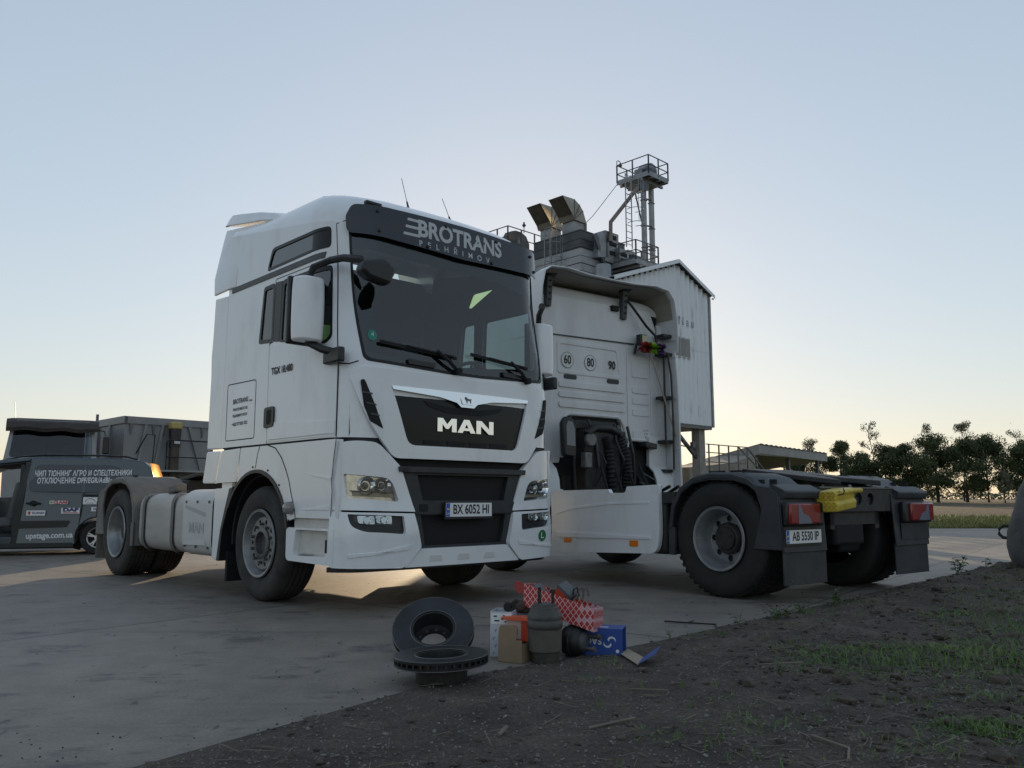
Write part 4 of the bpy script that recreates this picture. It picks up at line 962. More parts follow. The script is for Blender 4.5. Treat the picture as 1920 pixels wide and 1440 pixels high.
# chassis
def chassis(parent, wb, tail, head=1.0):
    b = MB()
    for s in (-1, 1): b.span((tail, s*.42, .62), (head, s*.35, .92))
    for xx in (-.9, -2.0, -2.9, -wb-.55): b.span((xx-.05, -.36, .66), (xx+.05, .36, .88))
    b.span((tail, -.42, .66), (tail+.06, .42, .92))
    b.build('chassis_frame', CHASSIS, parent)
    b = MB(); b.lathe([(.0005, -1.0), (.07, -1.0), (.07, -.3), (.22, -.16), (.24, 0), (.22, .16), (.07, .3), (.07, 1.0), (.0005, 1.0)], (-wb, 0, .53), 'y', 20); b.tube([(-.9, 0, .62), (-wb+.2, 0, .55)], .06, 10)
    b.lathe([(.0005, -1.0), (.05, -1.0), (.05, 1.0), (.0005, 1.0)], (0, 0, .48), 'y', 14); b.box((.2, 0, .8), (1.2, .7, .5)); b.build('axle', CHASSIS, parent)
    b = MB(); b.prism(fillet([(-wb+.35, .42), (-wb+.35, -.42), (-wb-.35, -.44), (-wb-.75, -.36), (-wb-.42, -.08), (-wb-.2, -.03), (-wb-.2, .03), (-wb-.42, .08), (-wb-.75, .36), (-wb-.35, .44)], .05), 'xy', 1.12, 1.17, map_=lambda x, y, z: (x, y, z+.10*(x+wb)/.8)); b.span((-wb-.15, -.45, .92), (-wb+.15, .45, 1.12)); b.build('fifth_wheel', CHASSIS, parent, bevel=.01)
    b = MB()
    for i in range(4): b.tube([(-.95-.02*i, -.5+.25*i, 1.35), (-1.2, -.45+.25*i, .98), (-1.6, -.3+.2*i, .95), (-1.9, -.2+.15*i, 1.05)], .02, 6)
    b.build('air_hose', MATTE_BLACK, parent)
    b = MB(); b.span((-1.6, -.5, .93), (-.95, .5, .955)); b.build('catwalk', FENDER_DUSTY, parent)
chassis(A, AWB, -4.35)
def rear_fender(parent, wb, s, m, d, tail_light=True):
    """half-round rear mudguard over a twin wheel"""
    y0, y1 = .60, 1.245
    prof = [(-wb+.60, .36), (-wb+.60, .62), (-wb+.565, .84), (-wb+.45, 1.03), (-wb+.28, 1.125), (-wb+.08, 1.155), (-wb-.20, 1.145), (-wb-.36, 1.10)]
    prof2 = [(-wb-.44, 1.04), (-wb-.60, 1.005), (-wb-.685, .95), (-wb-.705, .60), (-wb-.715, .44)]
    rows = []
    for x, z in prof + prof2:
        rows.append([(x, s*(y1), z-.075) if z > .9 else (x-.0*1, s*y1, z), (x, s*(y1-.012), z-.025) if z > .9 else (x, s*(y1-.01), z), (x, s*(y1-.05), z), (x, s*y0, z)])
    b = MB(); b.shell(rows, .016); fd = b.build('rear_mudguard', m, parent, sharp=50, bevel=.004)
    cx, cz = -wb, d/2
    lip = [(x, z) for x, z in prof[1:]+prof2[:2]]
    inn = [(cx+(x-cx)*.93, cz+(z-cz)*.90) for x, z in lip]
    b = MB(); b.prism([(x, z-.02) for x, z in lip] + inn[::-1], 'xz', s*(y1+.004), s*(y1-.02)); b.build('mudguard_lip', m, fd, bevel=.004)
    b = MB(); b.prism([(-wb+.60, .36), (-wb+.60, .64), (-wb+.52, .62), (-wb+.53, .36)], 'xz', s*(y1+.004), s*(y1-.03)); b.build('mudguard_tail', m, fd, bevel=.004)
    for xx in (.1, -.15): b = MB(); b.span((-wb+xx-.09, s*(y1-.14), 1.15), (-wb+xx+.09, s*(y1-.16), 1.168)); b.build('mudguard_slot', MATTE_BLACK, fd)
    for xx in (-.42, -.55): b = MB(); b.span((-wb+xx-.03, s*(y1-.1), 1.01), (-wb+xx+.03, s*(y1-.13), 1.075)); b.build('mudguard_slot', MATTE_BLACK, fd)
    b = MB(); b.prism([(-wb-.40, .46), (-wb-.70, .46), (-wb-.675, .94), (-wb-.60, 1.0), (-wb-.42, 1.03), (-wb-.50, .80)], 'xz', s*(y1+.006), s*(y1-.02)); b.build('mudguard_side', m, fd, bevel=.006)
    b = MB(); b.span((-wb-.70, s*(y1-.01), .16), (-wb-.685, s*y0, .46)); b.build('mudflap', m, parent, bevel=.003)
    for yy in (.70, .92, 1.14): b = MB(); b.cyl((-wb-.70, s*yy, .20), .008, 'x', .01, 8); b.build('flap_bolt', STEEL, fd)
    if tail_light:
        b = MB(); b.span((-wb-.705, s*(y1-.0), .665), (-wb-.765, s*.70, .875)); tb = b.build('tail_light', BLACK, parent, bevel=.02)
        b = MB(); b.span((-wb-.755, s*(y1-.008), .685), (-wb-.79, s*.79, .862)); b.build('light_lens', RED_LENS, tb, bevel=.014)
        b = MB(); b.prism([(s*1.13, .69), (s*.93, .69), (s*.97, .75), (s*1.06, .78), (s*1.10, .855), (s*1.125, .855)], 'yz', -wb-.7885, -wb-.794); b.build('reverse_lens', PALE_LENS, tb)
    return fd
for s in (-1, 1):
    rear_fender(A, AWB, s, FENDER_DUSTY, 1.003)
    make_wheel(A, .09, s, False, 1.003, RIM, RUBBER_DUSTY); make_wheel(A, -AWB+.016, s, True, 1.003, RIM_SILVER, RUBBER_DUSTY)
# inside the cab: dash, wheel, seats, hi-vis vest, mirror
b = MB(); b.prism(fillet([(.95, 1.35), (1.42, 1.35), (1.40, 2.0), (1.2, 2.02), (.98, 1.88)], .06), 'xz', -1.12, 1.12); b.build('dashboard', INTERIOR, A)
b = MB(); M_ = Matrix.Translation((.86, .55, 2.02)) @ Matrix.Rotation(R(-55), 4, 'Y')
ring = [M_ @ Vector((.22*math.cos(a), .22*math.sin(a), 0)) for a in [2*math.pi*k/28 for k in range(29)]]; b.tube(ring, .018, 8, caps=False)
for a in (0, 2.1, 4.2): b.tube([M_ @ Vector((0, 0, -.02)), M_ @ Vector((.21*math.cos(a), .21*math.sin(a), 0))], .014, 6)
b.tube([M_ @ Vector((0, 0, -.02)), (1.1, .55, 1.75)], .04, 8); b.build('steering_wheel', BLACK, A)
for yy in (-.62, .6):
    b = MB(); b.box((.2, yy, 1.62), (.5, .52, .16)); b.box((-.1, yy, 2.02), (.14, .5, .75), Matrix.Rotation(R(-10), 3, 'Y')); b.box((-.17, yy, 2.47), (.1, .28, .2), Matrix.Rotation(R(-10), 3, 'Y')); b.build('cab_seat', INTERIOR_LIGHT, A, bevel=.05, seg=3)
b = MB(); b.span((-.62, -1.1, 2.35), (-.30, 1.1, 2.42)); b.build('bunk', INTERIOR_LIGHT, A, bevel=.03)
b = MB(); b.prism(fillet([(.72, 2.0), (1.2, 2.0), (1.1, 2.3), (.95, 2.36)], .06), 'xz', -1.12, -1.05); b.build('hivis_vest', HIVIS, A)
# ================================================================ TRUCK BEHIND, seen from its rear corner
BX, BYAW, BWB = (.7092, 11.4834, 0), 2.2149, 3.6559
BD = 1.07
B = thing('truck_tractor', 'white tractor unit seen from behind with 60, 80 and 90 stickers', 'truck', BX, BYAW)
b = MB(); b.bm.free(); b.bm = cab_shell([], 1.15, 0., .02); cab_roof(b); b.build('cab', WHITE_REAR, B, sharp=40)
BW = -.735                                                          # plane of the cab's back wall
rw = lambda u, v, o: Vector((BW-o, u, v))                           # u = y, v = z
wall = [(-1.02, 1.68), (-.56, 1.68), (-.50, 1.42), (-.44, 1.40), (-.42, 1.62), (-.40, 1.88), (-.34, 1.96), (.55, 1.96), (.62, 1.88), (.64, 1.55), (.70, 1.35), (1.05, 1.35), (1.13, 1.6), (1.16, 3.0), (1.14, 3.35), (1.05, 3.52), (-1.0, 3.52), (-1.10, 3.3), (-1.13, 3.0), (-1.13, 1.75)]
bw = patch('back_wall', wall, WHITE_REAR, B, 0, .04, f=rw, bevel=.006, step=(0, 0))
b = MB(); b.span((BW+.03, -1.16, 1.2), (BW+.06, 1.16, 3.45)); b.build('bulkhead', MATTE_BLACK, B)
# upper panel, proud, rounded bottom edge; pressings below it
patch('upper_panel', fillet([(1.10, 3.035), (.86, 3.03), (.80, 3.0), (-.66, 3.03), (-.80, 3.06), (-.86, 3.49), (1.08, 3.49)], [.02, .05, .05, .08, .05, .04, .04]), WHITE_REAR, bw, .016, .02, f=rw, bevel=.008, step=(0, 0))
b = MB(); b.bar((BW-.008, 1.10, 3.028), (BW-.008, .80, 3.0), .012, .02); b.bar((BW-.008, .80, 2.995), (BW-.008, -.66, 3.022), .012, .02); b.build('panel_gap', GREY_TRIM, bw)
def pressing(poly, off, r_=.03, m=WHITE_REAR): return patch('pressing', fillet(poly, r_), m, bw, off, .02, f=rw, bevel=.009, step=(0, 0))
outer = fillet([(.72, 2.50), (.72, 2.93), (-.36, 2.93), (-.42, 2.50)], .06, 6); inner = fillet([(.675, 2.545), (.675, 2.885), (-.325, 2.885), (-.375, 2.545)], .04, 6)
patch('pressing', outer, WHITE_REAR, bw, .009, .02, [inner], f=rw, bevel=.005, step=(0, 0))
for z in (2.40, 2.27, 2.14): pressing([(.70, z), (.70, z-.075), (-.47, z-.08), (-.44, z)], .018, .03)
for z in (2.86, 2.43, 2.28, 2.12, 1.83): pressing([(-.62, z), (-.62, z-(.30 if z > 2.8 else .09 if z > 1.9 else .12)), (-.93, z-(.30 if z > 2.8 else .09 if z > 1.9 else .12)), (-.93, z)], .012, .02)
for y in (-.54, -.99): pressing([(y-.025, 3.0), (y+.02, 3.0), (y+.02, 1.78), (y-.025, 1.78)], .014, .015)
# raised rim of the engine opening
rim_o = [(.74, 1.42), (.74, 1.90), (.60, 2.03), (-.38, 2.03), (-.50, 1.90), (-.52, 1.72), (-1.04, 1.72), (-1.04, 1.67), (-.57, 1.67), (-.56, 1.72), (-.545, 1.5)]
b = MB(); b.tube([(BW-.005, y, z) for y, z in fillet([(.66, 1.42), (.66, 1.90), (.56, 1.985), (-.36, 1.985), (-.44, 1.88), (-.50, 1.70), (-1.02, 1.69)], [0, .05, .08, .08, .06, .06, 0])], .024, 8); b.build('opening_rim', WHITE_REAR, bw)
for y, w_ in ((.5, .22), (-.26, .22)):
    patch('wall_vent', fillet([(y+w_/2, 2.435), (y+w_/2, 2.495), (y-w_/2, 2.495), (y-w_/2, 2.435)], .028, 6), FENDER, bw, .006, .01, f=rw, bevel=.004, step=(0, 0))
for y, tx in ((.55, '60'), (.15, '80'), (-.24, '90')):
    if tx != '90':
        sp = patch('speed_sticker', ring_poly(y, 2.68, .105, 28), WHITE_REAR, bw, .0085, .002, f=rw, bevel=0, step=(0, 0)); patch('sticker_rim', ring_poly(y, 2.68, .105, 28), GREY_TRIM, sp, .009, .001, [ring_poly(y, 2.68, .099, 28)], f=rw, bevel=0, step=(0, 0))
    text_on('speed_lettering', tx, .155, lambda u, v, o, y=y: rw(y-u, 2.68+v, o), INK, bw, .0105, bold=.005, sx=.82)
for i, (tx, zz) in enumerate((('E13 01', 1.83), ('R 24', 1.785), ('PV', 1.74))): text_on('approval_lettering', tx, .04, lambda u, v, o, zz=zz: rw(-.86-u, zz+v, o), INK, bw, .013)
for y in (.57, -.30): b = MB(); b.tube([(BW-.03, y, 1.86), (BW-.06, y-.02, 1.90), (BW-.05, y-.03, 1.945)], .012, 6); b.box((BW-.04, y, 1.85), (.05, .07, .05)); b.build('wall_clip', STEEL, bw)
# roof hood: a deep rounded shell open to the rear, with its sides running down as deflectors
def hood_ring(x, lift, wy_, drop):
    pts = [(1.235*wy_, 2.915), (1.235*wy_, 3.2), (1.22*wy_, 3.5), (1.17*wy_, 3.66+lift), (1.06*wy_, 3.735+lift), (.8*wy_, 3.755+lift+.0), (.4, 3.76+lift-drop), (0, 3.765+lift-drop*1.2), (-.4, 3.765+lift-drop), (-.8*wy_, 3.765+lift), (-1.06*wy_, 3.735+lift), (-1.17*wy_, 3.62+lift), (-1.22*wy_, 3.42), (-1.235*wy_, 3.2), (-1.235*wy_, 2.915)]
    return [(x + (.05*(3.3-z) if z < 3.3 and x < -.9 else 0), y, z) for y, z in pts]
rows = [hood_ring(-.1, -.10, .985, -.03), hood_ring(-.5, -.02, .995, -.02), hood_ring(-.85, .04, 1., .02), hood_ring(-1.06, .05, 1., .035)]
b = MB(); b.shell(rows, .018); hood = b.build('roof_hood', WHITE_REAR, B, sharp=50, bevel=.006)
HOODIN = mat('beige hood lining', (.33, .31, .27), .7, col2=(.26, .245, .21), noise_scale=4)
rows = [[(x, y*.98, z-.022) for x, y, z in hood_ring(xx, l_, 1., d_)][2:-2] for xx, l_, d_ in ((-.15, -.10, -.03), (-.55, -.02, 0), (-.99, .045, .035))]
b = MB(); b.grid(rows); b.build('hood_lining', HOODIN, hood)
for y in (.90, -.44):                                              # black stays
    b = MB(); b.prism([(BW+.0, 3.34), (BW-.06, 3.33), (BW-.075, 3.42), (BW-.10, 3.72), (BW-.06, 3.78), (BW+.0, 3.74)], 'xz', y-.045, y+.045); hs_ = b.build('hood_stay', GREY_TRIM, B, bevel=.012)
    b = MB(); b.prism([(BW-.03, 3.70), (BW-.03, 3.79), (BW-.2, 3.785), (BW-.12, 3.74)], 'xz', y-.08, y+.06); b.build('stay_foot', BLACK, hs_)
    for z in (3.42, 3.50, 3.58, 3.66): b = MB(); b.cyl((BW-.083-.03*(z-3.42)/.3, y, z), .013, 'x', .012, 8); b.build('stay_hole', MATTE_BLACK, hs_)
    b = MB(); b.box((BW-.03, y+.16, 3.47), (.06, .12, .07)); b.build('hinge_block', MATTE_BLACK, B)
# side deflectors (long), right-hand one shows its inner face
for s in (-1, 1):
    b = MB(); b.prism(fillet([(-.70, 2.94), (-1.0, 2.94), (-1.03, 2.6), (-1.045, 2.2), (-1.05, 1.4), (-1.06, 1.0), (-.86, 1.0), (-.74, 1.4)], .02), 'xz', s*1.235, s*1.205); sd_ = b.build('side_deflector', WHITE_REAR, B, bevel=.008)
    for z in (3.10, 2.86, 2.28, 1.58): b = MB(); b.span((-.72, s*1.205, z), (-1.02, s*1.19, z+.015)); b.build('deflector_rib', WHITE_REAR, sd_)
    b = MB(); b.span((-.90, s*1.205, 1.0), (-.915, s*1.18, 2.9)); b.build('deflector_rib', WHITE_REAR, sd_)
    b = MB(); b.prism([(BW, 1.70), (BW+.01, 3.35), (-.76, 3.30), (-.80, 1.72)], 'xz', s*1.12, s*1.205); b.build('corner_closing', WHITE_REAR, sd_) 
for z in (3.16, 2.90, 2.29, 1.68, 1.28):
    b = MB(); b.span((-.78, -1.20, z-.022), (-.96 if z > 1.5 else -.92, -1.03, z+.022)); b.build('deflector_bracket', BLACK, B, bevel=.006)
b = MB(); b.box((-.82, -.80, 1.62), (.18, .22, .075), Matrix.Rotation(R(8), 3, 'X')); b.build('deflector_bracket', BLACK, B, bevel=.01)
b = MB(); b.tube([(-.82, -.47, 3.60), (-.84, -.55, 3.52), (-.86, -.80, 3.27), (-.87, -.97, 3.15), (-.87, -.985, 2.95)], .018, 8); b.build('air_hose', BLACK, B)
b = MB(); b.tube([(-.90, -1.09, 2.90), (-.90, -1.09, 1.7)], .014, 8); b.build('stay_pole', BLACK, B)
b = MB(); b.tube([(-.96, -1.10, 2.92), (-.99, -1.13, 2.6), (-1.0, -1.14, 1.9), (-.98, -1.15, 1.30)], .014, 8); b.build('stay_pole', BLACK, B)
b = MB(); b.tube([(-.83, -.66, 3.34), (-.84, -.80, 3.0), (-.84, -.83, 2.9)], .010, 6); b.build('white_cable', PLATE_WHITE, B)
b = MB(); b.box((-.86, -.70, 3.065), (.09, .13, .15)); b.tube([(-.8, -.66, 3.02), (-.79, -.63, 2.88)], .02, 6); wl_ = b.build('work_lamp', BLACK, B, bevel=.015)
b = MB(); b.box((-.912, -.705, 3.075), (.01, .09, .10)); b.build('lamp_face', mat('yellowed lens', (.42, .40, .22), .3), wl_)
# lower corner behind the step: wheel-arch return of the cab
b = MB(); b.shell([[(x, -1.19, z), (x, -.86, z)] for x, z in [(-.95, .98), (-.93, 1.15), (-.88, 1.27), (-.78, 1.36), (-.74, 1.38)]], .02); b.span((-.80, -1.19, 1.34), (-.75, -.86, 1.74)); b.build('arch_return', WHITE_REAR, B)
b = MB(); b.shell([[(x, 1.19, z), (x, .86, z)] for x, z in [(-.95, .98), (-.93, 1.15), (-.88, 1.27), (-.78, 1.36), (-.74, 1.38)]], .02); b.build('arch_return', WHITE_REAR, B)
for s in (-1, 1): b = MB(); b.span((-.95, s*1.19, .80), (-.80, s*.80, 1.02)); b.build('mud_wing', WHITE_REAR, B, bevel=.02)
# engine bay seen through the opening
b = MB(); b.box((-.35, .05, 1.25), (.7, 1.1, 1.1)); b.box((-.82, .1, 1.30), (.3, .72, .95)); b.span((-.85, -.2, 1.78), (-.75, .52, 1.90)); b.build('engine_block', mat('oily engine', (.012, .012, .013), .6, col2=(.035, .033, .03), noise_scale=11), B, bevel=.02)
def hose(pts, r_, ribs, name='intake_hose'):
    b = MB(); pts = [Vector(p) for p in pts]; n = ribs*4; out = []; rad = []
    for i in range(n+1):
        f = i/n*(len(pts)-1); k = min(int(f), len(pts)-2); out.append(pts[k].lerp(pts[k+1], f-k)); rad.append(r_*(1+.13*math.cos(i*math.pi/2)))
    b.tube(out, rad, 14); return b.build(name, RUBBER, B)
hose([(-.96, .12, 1.68), (-.99, .08, 1.55), (-1.0, .06, 1.3), (-.98, .02, 1.02)], .062, 15)
hose([(-.96, -.14, 1.70), (-.99, -.20, 1.5), (-1.0, -.24, 1.25), (-.97, -.24, 1.02)], .07, 15)
b = MB(); b.tube([(-.95, .42, 1.50), (-.98, .42, 1.72), (-.98, .30, 1.80), (-.97, .05, 1.80), (-.96, -.15, 1.74), (-1.0, -.20, 1.6)], .055, 12); b.build('air_pipe', BLACK, B)
b = MB(); b.lathe([(.001, -.03), (.09, -.03), (.09, .03), (.05, .05), (.001, .05)], (-1.0, .40, 1.64), 'x', 20); b.box((-1.0, .47, 1.38), (.1, .12, .2)); b.build('filter_housing', mat('dull aluminium', (.22, .22, .22), .5, metal=.5, col2=(.12, .12, .12), noise_scale=8), B, bevel=.02)
for p in ([(-.95, .62, 1.8), (-.98, .66, 1.4), (-.95, .62, 1.0)], [(-.92, -.33, 1.85), (-.98, -.37, 1.5), (-.95, -.42, 1.1)], [(-.95, .25, 1.6), (-1.06, .2, 1.35), (-1.0, .3, 1.05)], [(-.92, -.1, 1.86), (-1.0, -.04, 1.65), (-1.08, -.1, 1.4), (-1.0, -.05, 1.05)], [(-.9, .35, 1.9), (-.98, .3, 1.7), (-1.02, .28, 1.3)]):
    b = MB(); b.tube(p, .02, 8); b.build('engine_hose', BLACK, B)
for p in ([(-.95, -.55, 1.25), (-1.0, -.75, 1.15), (-1.0, -.78, 1.05)], [(-.95, -.5, 1.12), (-1.0, -.7, 1.06)]): b = MB(); b.tube(p, .008, 6); b.build('thin_pipe', STEEL, B)
b = MB(); b.prism([(.62, 1.40), (.84, 1.42), (.86, 1.84), (.80, 1.92), (.68, 1.90), (.62, 1.80)], 'yz', -.92, -1.0); ac = b.build('air_cleaner', BLACK, B, bevel=.03)
b = MB(); b.prism([(.655, 1.55), (.79, 1.56), (.80, 1.80), (.77, 1.86), (.70, 1.85), (.66, 1.76)], 'yz', -1.0, -1.004); b.build('cleaner_cover', mat('pale grey cover', (.20, .21, .22), .4), ac)
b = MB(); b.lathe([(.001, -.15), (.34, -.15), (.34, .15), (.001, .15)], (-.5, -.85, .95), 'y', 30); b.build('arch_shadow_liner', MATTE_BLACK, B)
for s in (-1, 1):                                                   # side skirts
    f_ = lambda w, z, o, s=s: Vector((w, s*(1.245+o), z))
    sk = patch('side_skirt', fillet([(-2.885, .36), (-1.25, .30), (-1.235, .98), (-1.30, .995), (-2.20, 1.005), (-2.22, .965), (-2.45, .965), (-2.48, 1.03), (-2.925, 1.045), (-2.93, .55)], [.12, .05, .04, .02, .015, .02, .02, .015, .01, .1]), WHITE, B, 0, .05, f=f_, bevel=.012)
    patch('skirt_crease', [(-2.80, .875), (-2.2, .865), (-1.6, .815), (-1.33, .755), (-1.33, .725), (-1.6, .785), (-2.2, .84), (-2.80, .855)], WHITE, sk, .006, .01, f=f_, bevel=.004)
    patch('skirt_crease', [(-2.80, .50), (-1.38, .47), (-1.34, .51), (-1.36, .53), (-2.80, .525)], WHITE, sk, .012, .014, f=f_, bevel=.006)
    for x in (-1.53, -2.57): patch('amber_reflector', fillet([(x-.06, .42), (x+.06, .415), (x+.06, .475), (x-.06, .48)], .008), AMBER, sk, .008, .012, f=f_, bevel=.003)
    b = MB(); b.span((-2.95, s*1.18, .35), (-1.2, s*.55, .93)); b.build('tank', CHASSIS, B, bevel=.05)
    b = MB(); b.span((-3.1, s*1.2, .86), (-2.92, s*.7, .97)); b.build('tank_bracket', CHASSIS, B)
chassis(B, BWB, -4.30)
b = MB(); b.span((-2.5, -.7, .95), (-1.0, .7, .975)); b.build('walkway', CHASSIS, B)
for s in (-1, 1):
    rear_fender(B, BWB, s, FENDER, BD); make_wheel(B, 0, s, False, BD, RIM, RUBBER); make_wheel(B, -BWB, s, True, BD, RIM_SILVER, RUBBER)
    b = MB(); b.span((-BWB-.715, s*1.245, .50), (-BWB-.72, s*.70, .66)); b.build('plate_panel', FENDER, B)
    b = MB(); b.prism(fillet([(-BWB-.5, .92), (-BWB-.72, .90), (-BWB-.74, .97), (-BWB-.60, 1.035)], .02), 'xz', s*1.23, s*.66); b.build('light_box', FENDER, B, bevel=.015)
# rear cross-member with three holes
cm = [(-.66, .78), (.62, .78), (.62, 1.0), (-.66, 1.0)]
patch('cross_member', cm, CHASSIS, B, 0, .02, [ring_poly(y, .90, .058, 20) for y in (-.24, -.03, .18)], f=lambda u, v, o: Vector((-4.33-o, u, v)), bevel=.004, step=(0, 0))
b = MB(); b.span((-4.34, -.66, 1.0), (-4.05, .62, 1.015)); b.build('cross_member_top', mat('bare steel edge', (.10, .11, .12), .35, metal=.5), B)
for y in (-.5, -.1, .35): b = MB(); b.lathe([(.022, 0), (.016, .025), (.001, .028)], (-4.2, y, 1.015), 'z', 10); b.build('frame_bolt', STEEL, B)
b = MB(); b.box((-4.2, .1, .62), (.2, .5, .3)); b.box((-3.9, -.3, .55), (.3, .4, .35)); b.build('coupling', MATTE_BLACK, B, bevel=.03)
plate(B, lambda u, v, o: Vector((-BWB-.722-o, .965-u, .575+v)), 'AB 5530 IP')
# yellow wheel chocks stowed on the cross-member
YEL = mat('yellow chock plastic', (.62, .47, .06), .45, col2=(.45, .33, .05), noise_scale=9)
MB_ = Matrix.Translation(BX) @ Matrix.Rotation(BYAW, 4, 'Z')
ck = thing('wheel_chock', 'pair of yellow plastic wheel chocks stowed beside the rear number plate', 'wheel chock', MB_ @ Vector((-4.44, .55, .885)), BYAW)
for k, dz in enumerate((.035, -.055)):
    b = MB(); L = .31
    sec = fillet([(-.10, -.045), (.085, -.05), (.105, -.025), (.10, .045), (-.09, .048), (-.11, .018)], .010)
    b.prism(sec, 'xz', -L/2, L/2, map_=lambda x, y, z, dz=dz, k=k: (x-.02*k, y+.015*k, z+dz-.12*y+ .02)); cb = b.build('chock', YEL, ck, bevel=.006)
    for q in (-.08, -.035, .015, .065):
        for e in (-.02, .022): b = MB(); b.lathe([(.019, 0), (.019, .008), (.0145, .008), (.0145, -.02), (.0005, -.02)], (q-.02*k, L/2-.0+.015*k, dz+e-.12*L/2+.02), 'y', 12); b.build('chock_tube', YEL, cb)
b = MB(); b.tube([(-.13, -.22, .095), (-.11, -.1, .09), (-.11, .1, .07)], .022, 8); b.build('chock_handle', YEL, ck)
b = MB(); b.tube([(-.1, .02, .11), (-.13, .05, .09), (-.135, .08, .06), (-.11, .12, .05)], .006, 6); b.build('chock_cord', BLACK, ck)
# feather duster leaning on the brackets
du = thing('duster', 'rainbow coloured duster with long pole tucked behind the rear cab', 'duster', MB_ @ Vector((-.93, -.78, 2.93)), BYAW)
b = MB(); b.tube([(0, .0, -.02), (-.06, -.42, -1.18)], .011, 8); b.build('pole', mat('pale wood pole', (.30, .26, .22), .7), du)
rg = random.Random(11)
for (y0, y1, cc) in ((.13, .02, (.30, .03, .03)), (.03, -.12, (.30, .55, .03)), (-.12, -.25, (.10, .03, .22))):
    b = MB()
    for _ in range(150):
        y = rg.uniform(y1, y0); a = rg.random()*6.283; l_ = rg.uniform(.06, .105); p = Vector((0, y, -.3*(y+.05)*0+.03)); q = p + Vector((math.cos(a)*l_, rg.gauss(0, .02), math.sin(a)*l_*.8)); sd = Vector((0, .02, .0))
        b._add([p-sd, p+sd, q+sd*.7, q-sd*.7], [(0, 1, 2, 3)])
    b.build('duster_head', mat('fibre %d %d' % (int(cc[1]*100), int(cc[2]*100)), cc, .9), du, recalc=False)
# ================================================================ GRAIN DRYER COMPLEX (all turned 44.5 degrees)
DL, DYAW = Vector((8.2285, 34, 0)), R(44.5)
DM = Matrix.Translation(DL) @ Matrix.Rotation(DYAW, 4, 'Z')
def dthing(name, label, cat, loc, group=None): return thing(name, label, cat, DM @ Vector(loc), DYAW, group)
GALV = mat('galvanised steel', (.30, .31, .32), .45, metal=.5, col2=(.20, .205, .21), noise_scale=2.5)
GALV_DARK = mat('weathered steel', (.13, .14, .15), .5, metal=.4, col2=(.08, .085, .09), noise_scale=2.5)
DUCT = mat('stained duct steel', (.34, .33, .30), .35, metal=.8, col2=(.20, .17, .12), noise_scale=1.3)
DRY_LIGHT = mat('dryer panel', (.36, .37, .38), .45, metal=.3, col2=(.27, .275, .28), noise_scale=2)
DRY_DARK = mat('dark dryer panel', (.085, .09, .098), .5, metal=.3, col2=(.06, .062, .068), noise_scale=2)
CLAD = mat('white profiled cladding', (.70, .73, .77), .42, metal=.1, col2=(.27, .28, .295), noise_scale=1.6, stretch=(2.2, 2.2, .35), detail=9, ramp=(.56, .78))
RUST_EDGE = mat('dark eave flashing', (.14, .14, .145), .6)
WALLBEIGE = mat('pale render', (.30, .275, .24), .9, col2=(.22, .20, .175), noise_scale=2)
# profiled tower building on legs
t = dthing('clad_tower', 'tall white corrugated metal tower building standing on legs', 'tower building', (0, 0, 0))
def roof_z(x): return 10.36 - (.41*(x+2.36) if x > -2.36 else .35*(-2.36-x))
def corr(x): p = (x % .32)/.32; return .065*smooth01((p-.1)/.08)*(1-smooth01((p-.42)/.08))
xs = [-6.3+.032*i for i in range(198)]
b = MB(); b.grid([[(x, -corr(x) - (.012 if lo < 1 else 0), z) for x in xs] for lo, z in ((0, 3.84), (0, 6.88))] ); b.grid([[(x, -corr(x)-.012, 6.86) for x in xs], [(x, -corr(x)-.012, roof_z(x)-.1) for x in xs]])
b.build('gable_cladding', CLAD, t, recalc=False)
b = MB(); b.span((-6.3, .02, 3.84), (0, .06, 8.9)); b.prism([(-6.3, 8.9), (0, 8.9), (0, roof_z(0)-.1), (-2.36, 10.24), (-6.3, roof_z(-6.3)-.1)], 'xz', .02, .06); b.prism([(-6.3, 3.86), (0, 3.86), (0, roof_z(0)-.1), (-2.36, 10.24), (-6.3, roof_z(-6.3)-.1)], 'xz', 6.0, 6.05); b.span((-6.3, .06, 3.86), (-6.26, 6, roof_z(-6.3)-.1)); b.span((-.04, .06, 3.86), (0, 6, roof_z(0)-.1)); b.build('wall', CLAD, t)
for xa, xb in ((-2.36, .2), (-6.55, -2.36)):
    b = MB(); rows = []
    for y in [-.22+.08*i for i in range(80)]:
        h = .04*(1 if (y*3.1) % 1 > .5 else 0); rows.append([(xa, y, roof_z(xa)+.02+h), (xb, y, roof_z(xb)+.02+h)])
    b.shell(rows, .03); b.build('roof_sheet', GALV, t)
    b = MB(); b.prism([(xa, roof_z(xa)-.10), (xb, roof_z(xb)-.10), (xb, roof_z(xb)+.05), (xa, roof_z(xa)+.05)], 'xz', -.235, -.225); b.build('verge_flashing', CLAD, t)
    n = 12
    for k in range(n):
        x = xa+(xb-xa)*(k+.5)/n; b = MB(); b.box((x, -.185, roof_z(x)-.155), (.09, .05, .05)); b.build('roof_fold', MATTE_BLACK, t)
b = MB(); b.span((-.02, -.07, 3.80), (.10, .05, roof_z(0)-.1)); b.span((.0, -.02, 3.80), (.06, 6, 9.2)); b.build('corner_flashing', GALV, t)
b = MB(); b.span((-6.3, .0, 3.70), (0, 6, 3.83)); b.build('floor_slab', RUST_EDGE, t)
w = MB(); w.span((-3.55, -.075, 6.46), (-1.5, -.02, 7.30)); wf = w.build('window', mat('window frame grey', (.42, .42, .42), .6), t)
for xa in (-3.50, -2.84, -2.18): b = MB(); b.span((xa, -.085, 6.52), (xa+.60, -.08, 7.24)); b.build('pane', mat('dusty pane', (.14, .14, .135), .35, col2=(.20, .20, .19), noise_scale=2), wf)
